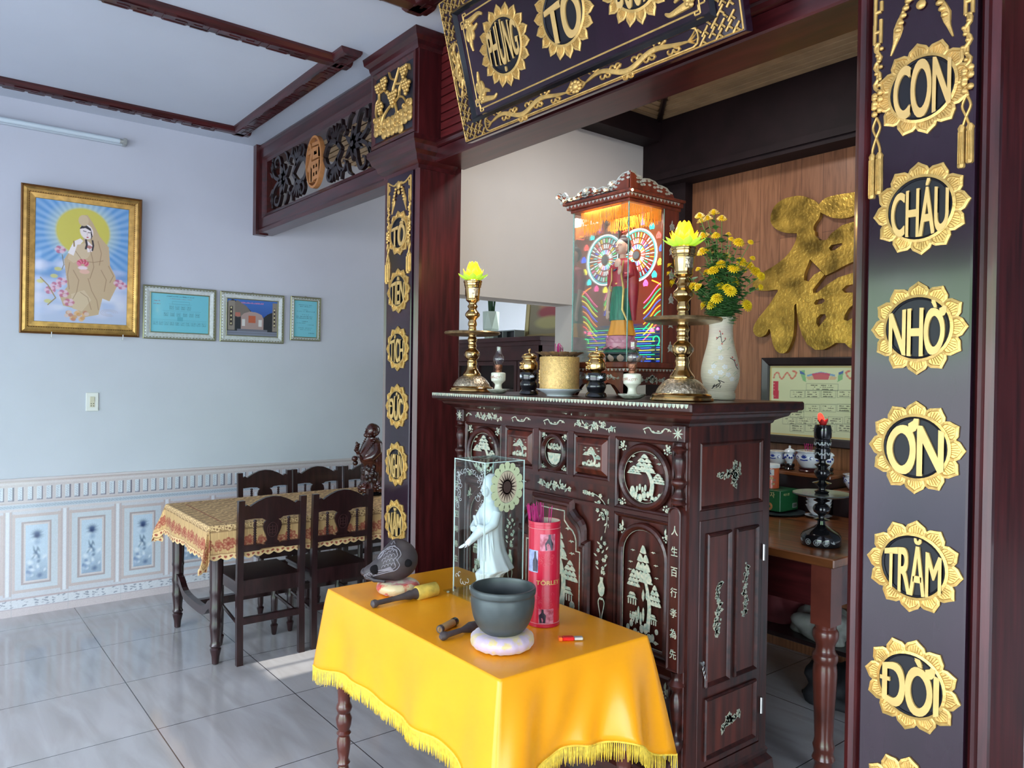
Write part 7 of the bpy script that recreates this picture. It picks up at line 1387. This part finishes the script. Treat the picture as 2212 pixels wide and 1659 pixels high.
c.mesh('chart', paint_print, t, F, -W_/2+b_, b_, .010)
# back table
t = thing('back_table', 'brown varnished wooden altar table behind the inlaid cabinet', 'table', (-2.2, 3.2, 0)); X0, X1, Y0, Y1, TZ2 = -.85, .765, -.54, .56, .842
bm = nb(); bbox(bm, X0, X1, Y0, Y1, TZ2-.035, TZ2, .004); obj('tabletop', bm, deskw, t)
bm = nb(); box(bm, X0+.05, X1-.04, Y0+.04, Y0+.06, .64, TZ2-.035); box(bm, X1-.06, X1-.04, Y0+.06, Y1-.05, .64, TZ2-.035); obj('apron', bm, redwoodh, t)
for sx, sy in ((X1-.06, Y0+.06), (X0+.06, Y0+.06), (X1-.06, Y1-.06)):
    bm = nb(); box(bm, -.040, .040, -.040, .040, .58, TZ2-.035); lathe(bm, spl([(.030, 0), (.036, .02), (.030, .05), (.042, .07), (.034, .09), (.040, .12), (.033, .15), (.040, .30), (.044, .40), (.040, .43), (.046, .445), (.046, .465), (.038, .475), (.034, .50), (.046, .53), (.046, .555), (.038, .565), (.040, .58)], 2), n=24); obj('leg', bm, turnw, t, smooth=True, loc=(sx, sy, 0))
bm = nb(); bbox(bm, X0+.05, X1-.05, -.1, Y1-.05, .33, .35, .003); obj('lower_shelf', bm, darkw, t)
def simple(name, label, cat, bm, m, loc, group=None, rz=0, smooth=True): o = obj(name, bm, m, smooth=smooth, loc=loc, rot=(0, 0, rz)); return tag(o, label, cat, group)
t = thing('step_shelf', 'stepped dark wooden shelf standing at the rear of the brown back table', 'shelf', (-2.2, 3.5, TZ2+.001))
bm = nb(); bbox(bm, -.6, .285, .0, .30, .175, .192, .003); obj('upper_step', bm, deskw, t); bm = nb(); box(bm, -.6, .275, .012, .30, .0, .175); obj('body', bm, darkw, t)
bm = nb(); bbox(bm, .286, .75, .02, .30, .112, .128, .003); obj('lower_step', bm, deskw, t); bm = nb(); box(bm, .286, .74, .03, .30, 0, .112); obj('lower_body', bm, darkw, t)
ZS = TZ2+.194; blw = mat('blue_white_porcelain', (.72, .76, .82), .15, coat=.6); blue = mat('cobalt_glaze', (.02, .04, .25), .2, coat=.5); ash = mat('sand_and_ash', (.45, .40, .30), .9, var=.4, scale=60)
def pot(label, loc, r, h, stand=True, group=None):
    t = thing('porcelain_pot', label, 'pot', loc, 0, group); b = 0
    if stand: bm = nb(); lathe(bm, [(r*.75, 0), (r*.8, .004), (r*.7, .012), (r*.8, .02), (r*.6, .022)], n=28); obj('wooden_stand', bm, redwoodh, t, smooth=True); b = .020
    bm = nb(); lathe(bm, spl([(r*.55, b), (r*.7, b+h*.12), (r*.95, b+h*.45), (r*.98, b+h*.7), (r*.86, b+h*.86), (r*1.06, b+h*.97), (r*1.06, b+h)], 3)+[(r*.95, b+h), (r*.85, b+h*.8), (.001, b+h*.8)], n=36, cap=(True, False)); bd = obj('body', bm, blw, t, smooth=True)
    bm = nb(); ell(bm, (0, 0, b+h*.86), (r*.8, r*.8, h*.14)); [ell(bm, (r*.5*cos(k), r*.5*sin(k), b+h*.96), (r*.35, r*.3, h*.05), 8, 6) for k in range(7)]; obj('ash', bm, ash, t, smooth=True)
    R = r*.985; G = lambda u, v, d: ((R+d)*sin(u/R), -(R+d)*cos(u/R), v); bm = nb(); z = b+h*.58
    for u0 in (-r*1.1, r*.1, r*1.3): [leaf(bm, G, u0, z, a, r*.32, .3, .0012) for a in (.6, 1.1, 1.57, 2.04, 2.5)]; stroke(bm, G, [(u0-r*.3, z-h*.08), (u0, z-h*.11), (u0+r*.3, z-h*.08)], r*.045, .001, 0, cs=CFL); stroke(bm, G, spiral(u0+r*.55, z, r*.18, r*.05, 0, 5, 10), r*.03, .001, 0, cs=CFL)
    obj('blue_painting', bm, blue, bd); return t
def lidjar(label, loc):
    t = thing('lidded_jar', label, 'jar', loc, 0, 'small blue and white lidded jars'); bm = nb(); lathe(bm, [(.026, 0), (.028, .004), (.022, .012), (.027, .020), (.026, .032), (.018, .033)], n=24); obj('black_stand', bm, black, t, smooth=True)
    bm = nb(); lathe(bm, spl([(.014, .034), (.016, .040), (.026, .056), (.029, .070), (.026, .082), (.020, .090)], 3), n=28); bd = obj('body', bm, blw, t, smooth=True)
    bm = nb(); lathe(bm, spl([(.030, .090), (.030, .094), (.022, .104), (.008, .110), (.005, .116), (.006, .122), (.001, .125)], 3), n=28); obj('lid', bm, blw, t, smooth=True)
    R = .0285; G = lambda u, v, d: ((R+d)*sin(u/R), -(R+d)*cos(u/R), v); bm = nb()
    for k in range(8): ell(bm, G(-.035+.010*k, .068+.007*sin(k*2), 0), (.006, .004, .006), 8, 5)
    obj('blue_painting', bm, blue, bd); return t
lidjar('blue and white lidded jar on the rear shelf, left of the incense bowl', (-2.182, 3.58, ZS)); lidjar('blue and white lidded jar on the rear shelf, right of the incense bowl', (-1.972, 3.58, ZS))
pot('blue and white incense bowl between the two lidded jars on the rear shelf', (-2.083, 3.60, ZS), .066, .085); pot('dark-painted porcelain bowl at the left of the rear shelf', (-2.265, 3.60, ZS), .055, .07); pot('blue and white bowl on the lower step beside the right pillar', (-1.835, 3.60, TZ2+.130), .058, .075, False)
for k in range(7): bm = nb(); tube(bm, [(0, 0, 0), (random.Random(k).uniform(-.012, .012), 0, .05)], .0012, 5); tag(obj('incense_stub', bm, incp, loc=(-2.088+.006*k-.016, 3.59, ZS+.092)), 'burnt incense stub in the blue and white bowl on the rear shelf', 'incense stick', 'burnt incense stubs in the porcelain bowl')
# biscuit box, tin, bowls
t = thing('biscuit_box', 'green biscuit box with pictured cookies on the back table', 'box', (-2.165, 3.395, TZ2+.014)); grn = mat('green_card', (.01, .10, .035), .35, coat=.3, var=.2, scale=8)
bm = nb(); bbox(bm, -.20, .095, -.075, .085, 0, .102, .002); obj('box_body', bm, grn, t)
bm = nb(); F = lambda u, v, d: (u, -.0752-d, v)
for u, v, r in ((-.03, .035, .022), (.015, .045, .021), (.035, .022, .019), (-.08, .03, .022)): frame(bm, F, oval(u, v, r, r, 20), [(0, 0), (0, .0005), (r*.55, .0008), (r*.6, 0)])
obj('cookie_picture', bm, mat('cookie_print', (.45, .20, .07), .5, var=.3, scale=60), t); bm = nb(); text(bm, F, '과자', .038, .080, .055, .028, 0, .0006, bold=.01); Sx = lambda u, v, d: (.0952+d, u, v); text(bm, Sx, '비스킷', -.02, .082, .05, .013, 0, .0006, bold=.01); obj('lettering', bm, mat('pale_gold_print', (.55, .5, .25), .4), t)
bm = nb(); box(bm, .0950, .0956, .035, .072, .012, .034); lb = obj('barcode_label', bm, mat('white_label', (.6, .6, .58), .5), t); bm = nb(); [box(bm, .0955, .0959, .037+.0035*k, .0385+.0035*k+.0008*(k % 3), .014, .032) for k in range(10)]; obj('bars', bm, black, lb)
bm = nb(); lathe(bm, [(.11, 0), (.13, .004), (.135, .010), (.128, .011), (.10, .006)], n=36); simple('round_tray', 'thin dark round tray under the green biscuit box', 'tray', bm, mat('dark_tray', (.03, .04, .05), .3), (-2.12, 3.37, TZ2+.001))
t = thing('snack_tin', "orange FOX'S sweets tin with white lid on the green box", 'tin', (-2.175, 3.385, TZ2+.118)); r = .049
bm = nb(); lathe(bm, [(r, 0), (r, .105)], n=40); bd = obj('body', bm, mat('orange_print', (.62, .13, .03), .3, col2=(.50, .07, .03), scale=18, coat=.4), t, smooth=True)
bm = nb(); lathe(bm, [(r+.003, .102), (r+.004, .106), (r+.003, .118), (r-.004, .120)], n=40); obj('lid', bm, mat('white_lid', (.75, .78, .8), .3), t, smooth=True)
G = lambda u, v, d: ((r+d+.0003)*sin(u/r+.25), -(r+d+.0003)*cos(u/r+.25), v)
bm = nb(); loft(bm, [[G(-.06+.10*k/10, v, .0001) for v in (.066, .096)] for k in range(11)], (False, False), closed=False); obj('white_band', bm, mat('white_label', (.6, .6, .58), .5), bd)
bm = nb(); text(bm, G, "FOX'S", -.010, .081, .072, .020, .0003, .0010, bold=.03); obj('lettering', bm, mat('navy_print', (.01, .015, .12), .4), bd)
bm = nb(); rng = random.Random(5); [P(bm, G, ellp(rng.uniform(-.04, .045), rng.uniform(.02, .055), .009, .006, 8), .0001, .0006+.0001*k) for k in range(9)]; obj('sweets_picture', bm, mat('purple_print', (.18, .02, .12), .4, col2=(.55, .45, .1), scale=60), bd)
for k in range(4):
    bm = nb(); s = 1+.0*k; lathe(bm, spl([(.026, 0), (.030, .004), (.046, .022), (.056, .040), (.059, .046)], 3)+[(.056, .046), (.044, .022), (.02, .008), (.001, .007)], n=36, cap=(True, False)); simple('rice_bowl', ('lowest', 'second', 'third', 'topmost')[k]+' white bowl in the stack behind the black candlestick', 'bowl', bm, blw, (-1.930+.002*k, 3.425, TZ2+.012+.017*k), 'stacked white bowls on the back table')
bm = nb(); lathe(bm, [(.03, 0), (.055, .006), (.062, .010), (.05, .009), (.02, .006)], n=36); simple('small_saucer', 'white saucer under the stack of bowls', 'saucer', bm, blw, (-1.930, 3.425, TZ2+.001))
# black inlaid candlestick with a red light
t = thing('black_candlestick', 'tall black lacquered candlestick with red bulb on the back table', 'candlestick', (-1.60, 2.862, TZ2+.001)); N8 = 24
bm = nb(); lathe(bm, [(.074, 0), (.077, .004), (.077, .036), (.066, .052), (.030, .072), (.016, .082), (.014, .096)], n=N8); ft = obj('foot', bm, black, t, smooth=True)
bm = nb(); R = .0773; G = lambda u, v, d: ((R+d)*sin(u/R+.5), -(R+d)*cos(u/R+.5), v)
for k, u in enumerate((-.085, -.050, -.015, .020, .055)): (frame(bm, G, oval(u, .020, .012, .012, 18), [(0, 0), (0, .0008), (.0012, .0008), (.0012, 0)]), text(bm, G, '壽福祿壽喜'[k], u, .020, .014, .015, 0, .0008)) if k in (1, 2, 3) else [leaf(bm, G, u-.008, .018, a, .012, .3, .0008) for a in (0, .6, 1.2, 2.4)]
obj('silver_inlay', bm, mat('dull_silver_inlay', (.35, .38, .40), .4), ft)
bm = nb(); lathe(bm, spl([(.014, .096), (.030, .100), (.030, .103), (.012, .108), (.014, .120), (.028, .130), (.033, .145), (.026, .160), (.014, .168), (.030, .176), (.030, .180), (.014, .186), (.018, .196)], 2), n=N8); obj('lower_stem', bm, black, t, smooth=True)
bm = nb(); lathe(bm, [(.02, .196), (.10, .198), (.112, .204), (.110, .208), (.02, .206)], n=40); obj('drip_plate', bm, mat('grey_black_plate', (.05, .06, .06), .2, coat=.5), t, smooth=True)
bm = nb(); lathe(bm, spl([(.024, .206), (.028, .216), (.014, .222), (.016, .234), (.034, .246), (.034, .249), (.012, .256), (.020, .268), (.030, .284), (.029, .298), (.018, .308), (.028, .318), (.028, .322), (.014, .328), (.014, .340), (.029, .346)], 2), n=N8); lathe(bm, [(.029, .346), (.030, .385), (.027, .388), (.030, .392), (.031, .420), (.028, .424), (.033, .430), (.034, .462), (.030, .480), (.024, .478), (.02, .45)], n=N8); up = obj('upper_stem', bm, black, t, smooth=True)
bm = nb(); R = .0305; G = lambda u, v, d: ((R+d)*sin(u/R+.4), -(R+d)*cos(u/R+.4), v); [stroke(bm, G, spl([(u-.014, z+.006), (u-.006, z-.004), (u, z+.003), (u+.006, z-.004), (u+.014, z+.006)], 3), .0022, .0012, .001, cs=CFL) for z in (.366, .405) for u in (-.032, 0, .032)]; obj('silver_bands', bm, mat('dull_silver_inlay', (.35, .38, .40), .4), up)
bm = nb(); ell(bm, (-.006, -.004, .505), (.012, .012, .024), 14, 10, Matrix.Rotation(-.35, 4, 'Y')); obj('red_bulb', bm, emis('red_bulb', (1, .035, .02), 2.6), t, smooth=True)
bm = nb(); [petal3(bm, 2*PI*k/5, .010, .478, .030, .010, 1.0, .3) for k in range(5)]; obj('red_wrapping', bm, mat('red_wrapping', (.5, .02, .02), .5), t, smooth=True)
# under the back table
def bag(name, label, loc, s, m, seed, cat='bag'):
    bm = nb(); rng = random.Random(seed); bmesh.ops.create_icosphere(bm, subdivisions=4, radius=1)
    ds = [Vector((rng.uniform(-1, 1), rng.uniform(-1, 1), rng.uniform(-1, 1))).normalized() for _ in range(26)]
    for v in bm.verts: n = v.co.normalized(); k = sum(max(0, n.dot(d)-.82)*2.6 for d in ds); v.co = Vector((n.x*s[0], n.y*s[1], n.z*s[2]))*(.72+k*.5); v.co.z = max(v.co.z, -s[2]*.45)
    zb = min(v.co.z for v in bm.verts); bmesh.ops.translate(bm, vec=(0, 0, -zb), verts=bm.verts); tag(obj(name, bm, m, smooth=2, loc=loc), label, cat)
bag('plastic_bag', 'crumpled pale plastic bag on the lower shelf under the back table', (-1.78, 3.20, .351), (.15, .11, .09), mat('pale_plastic_bag', (.20, .20, .19), .45, var=.2), 3)
bag('cloth_bundle', 'dark red cloth bundle beside the pale bag under the back table', (-2.05, 3.33, .351), (.13, .12, .16), mat('dark_red_cloth', (.10, .01, .015), .8), 5, 'bundle'); bag('cardboard_bundle', 'dark bundle on the floor under the back table', (-1.75, 3.45, 0), (.22, .18, .12), mat('dark_bundle', (.02, .02, .025), .7), 7, 'bundle')
# ================================================================ room seen through the opening
t = thing('display_wardrobe', 'dark brown glazed display cabinet in the room beyond the opening', 'cabinet', (-4.231, 3.62, 0)); wd = mat('brown_cabinet_wood', (.055, .016, .016), .4, var=.3, scale=8)
bm = nb(); bbox(bm, -1.10, .02, -.02, .42, 1.765, 1.80, .004); bbox(bm, -1.085, .005, 0, .40, 1.73, 1.767, .003); obj('cornice', bm, wd, t)
bm = nb(); box(bm, -1.08, 0, .36, .40, 0, 1.73); box(bm, -1.08, 0, 0, .36, 0, .70); box(bm, -.02, 0, 0, .36, .7, 1.73); box(bm, -1.08, -1.06, 0, .36, .7, 1.73); [box(bm, -1.06, -.02, .02, .36, z, z+.02) for z in (1.05, 1.38)]; box(bm, -1.08, 0, 0, .02, 1.62, 1.73); obj('carcass', bm, wd, t)
for x0, x1 in ((-1.07, -.80), (-.79, -.53), (-.52, -.27), (-.26, -.01)): bm = nb(); frame(bm, lambda u, v, d: (u, -d, v), rect(x0, x1, .72, 1.615), [(0, -.018), (0, .004), (.032, .004), (.032, -.018)]); d_ = obj('door', bm, wd, t); bm = nb(); box(bm, x0+.03, x1-.03, .006, .009, .75, 1.585); obj('door_glass', bm, pane, d_)
for k in range(4): bm = nb(); bbox(bm, -.09, .09, -.006, .006, 0, .26, .002); o = tag(obj('leaning_book', bm, mat('pale_book', (.45, .5, .5), .5, var=.1), loc=(-.0-4.231-.33-.035*k, 3.80, 1.072), rot=(0, .28, PI/2)), 'pale slim book leaning inside the display cabinet', 'book', 'pale books in the display cabinet')
t = thing('geometric_vase', 'pale green faceted vase holding dark green leaves on the display cabinet', 'vase', (-5.08, 3.80, 1.801)); bm = nb(); loft(bm, [[(r*cos(2*PI*k/6+o_), r*sin(2*PI*k/6+o_), z) for k in range(6)] for r, z, o_ in ((.052, 0, 0), (.072, .09, PI/6), (.070, .235, 0), (.062, .235, 0), (.058, .16, 0))]); obj('vase', bm, mat('pale_green_ceramic', (.55, .66, .56), .4), t)
bm = nb(); rng = random.Random(3); [tube(bm, [(.02*cos(k), .02*sin(k), .15), (.05*cos(k*1.3), .03*sin(k), .32+.02*(k % 3)), (.10*cos(k*1.3), .05*sin(k), .47)], [.007, .009, .003], 5) for k in range(9)]; obj('leaves', bm, mat('dark_green_leaves', (.01, .05, .015), .5), t, smooth=True)
t = thing('leaning_picture', 'gold-framed picture of a red flower standing on the display cabinet', 'framed picture', (-4.52, 3.90, 1.801)); t.rotation_euler = (-.08, 0, .0); F = lambda u, v, d: (u, -d, v)
bm = nb(); frame(bm, F, rect(-.22, .28, 0, .40), [(0, 0), (0, .02), (.015, .024), (.035, .012), (.035, 0)]); obj('frame', bm, mat('dull_gold_frame', (.42, .34, .16), .4, metal=.4), t); c = Cv(.43, .33, 60, 46, (150, 140, 110)); c.ell(.25, .24, .14, .07, (196, 150, 110), 1, .4); c.ell(.25, .17, .15, .05, (170, 70, 80), .9, .4); c.ell(.25, .09, .17, .05, (190, 180, 120), .9, .4); c.mesh('picture', paint_print, t, F, -.185, .035, .006)
t = thing('grey_cassette_rack', 'small grey slotted rack on the display cabinet beside the leaning picture', 'rack', (-4.80, 3.72, 1.801)); bm = nb(); frame(bm, F, rect(-.14, .14, 0, .065), [(0, -.10), (0, 0), (.008, 0), (.008, -.10)]); box(bm, -.02, -.01, 0, .1, .008, .057); obj('frame', bm, mat('grey_plastic', (.30, .34, .33), .5), t); bm = nb(); box(bm, -.13, .13, .04, .095, .008, .057); obj('dark_inside', bm, black, t)
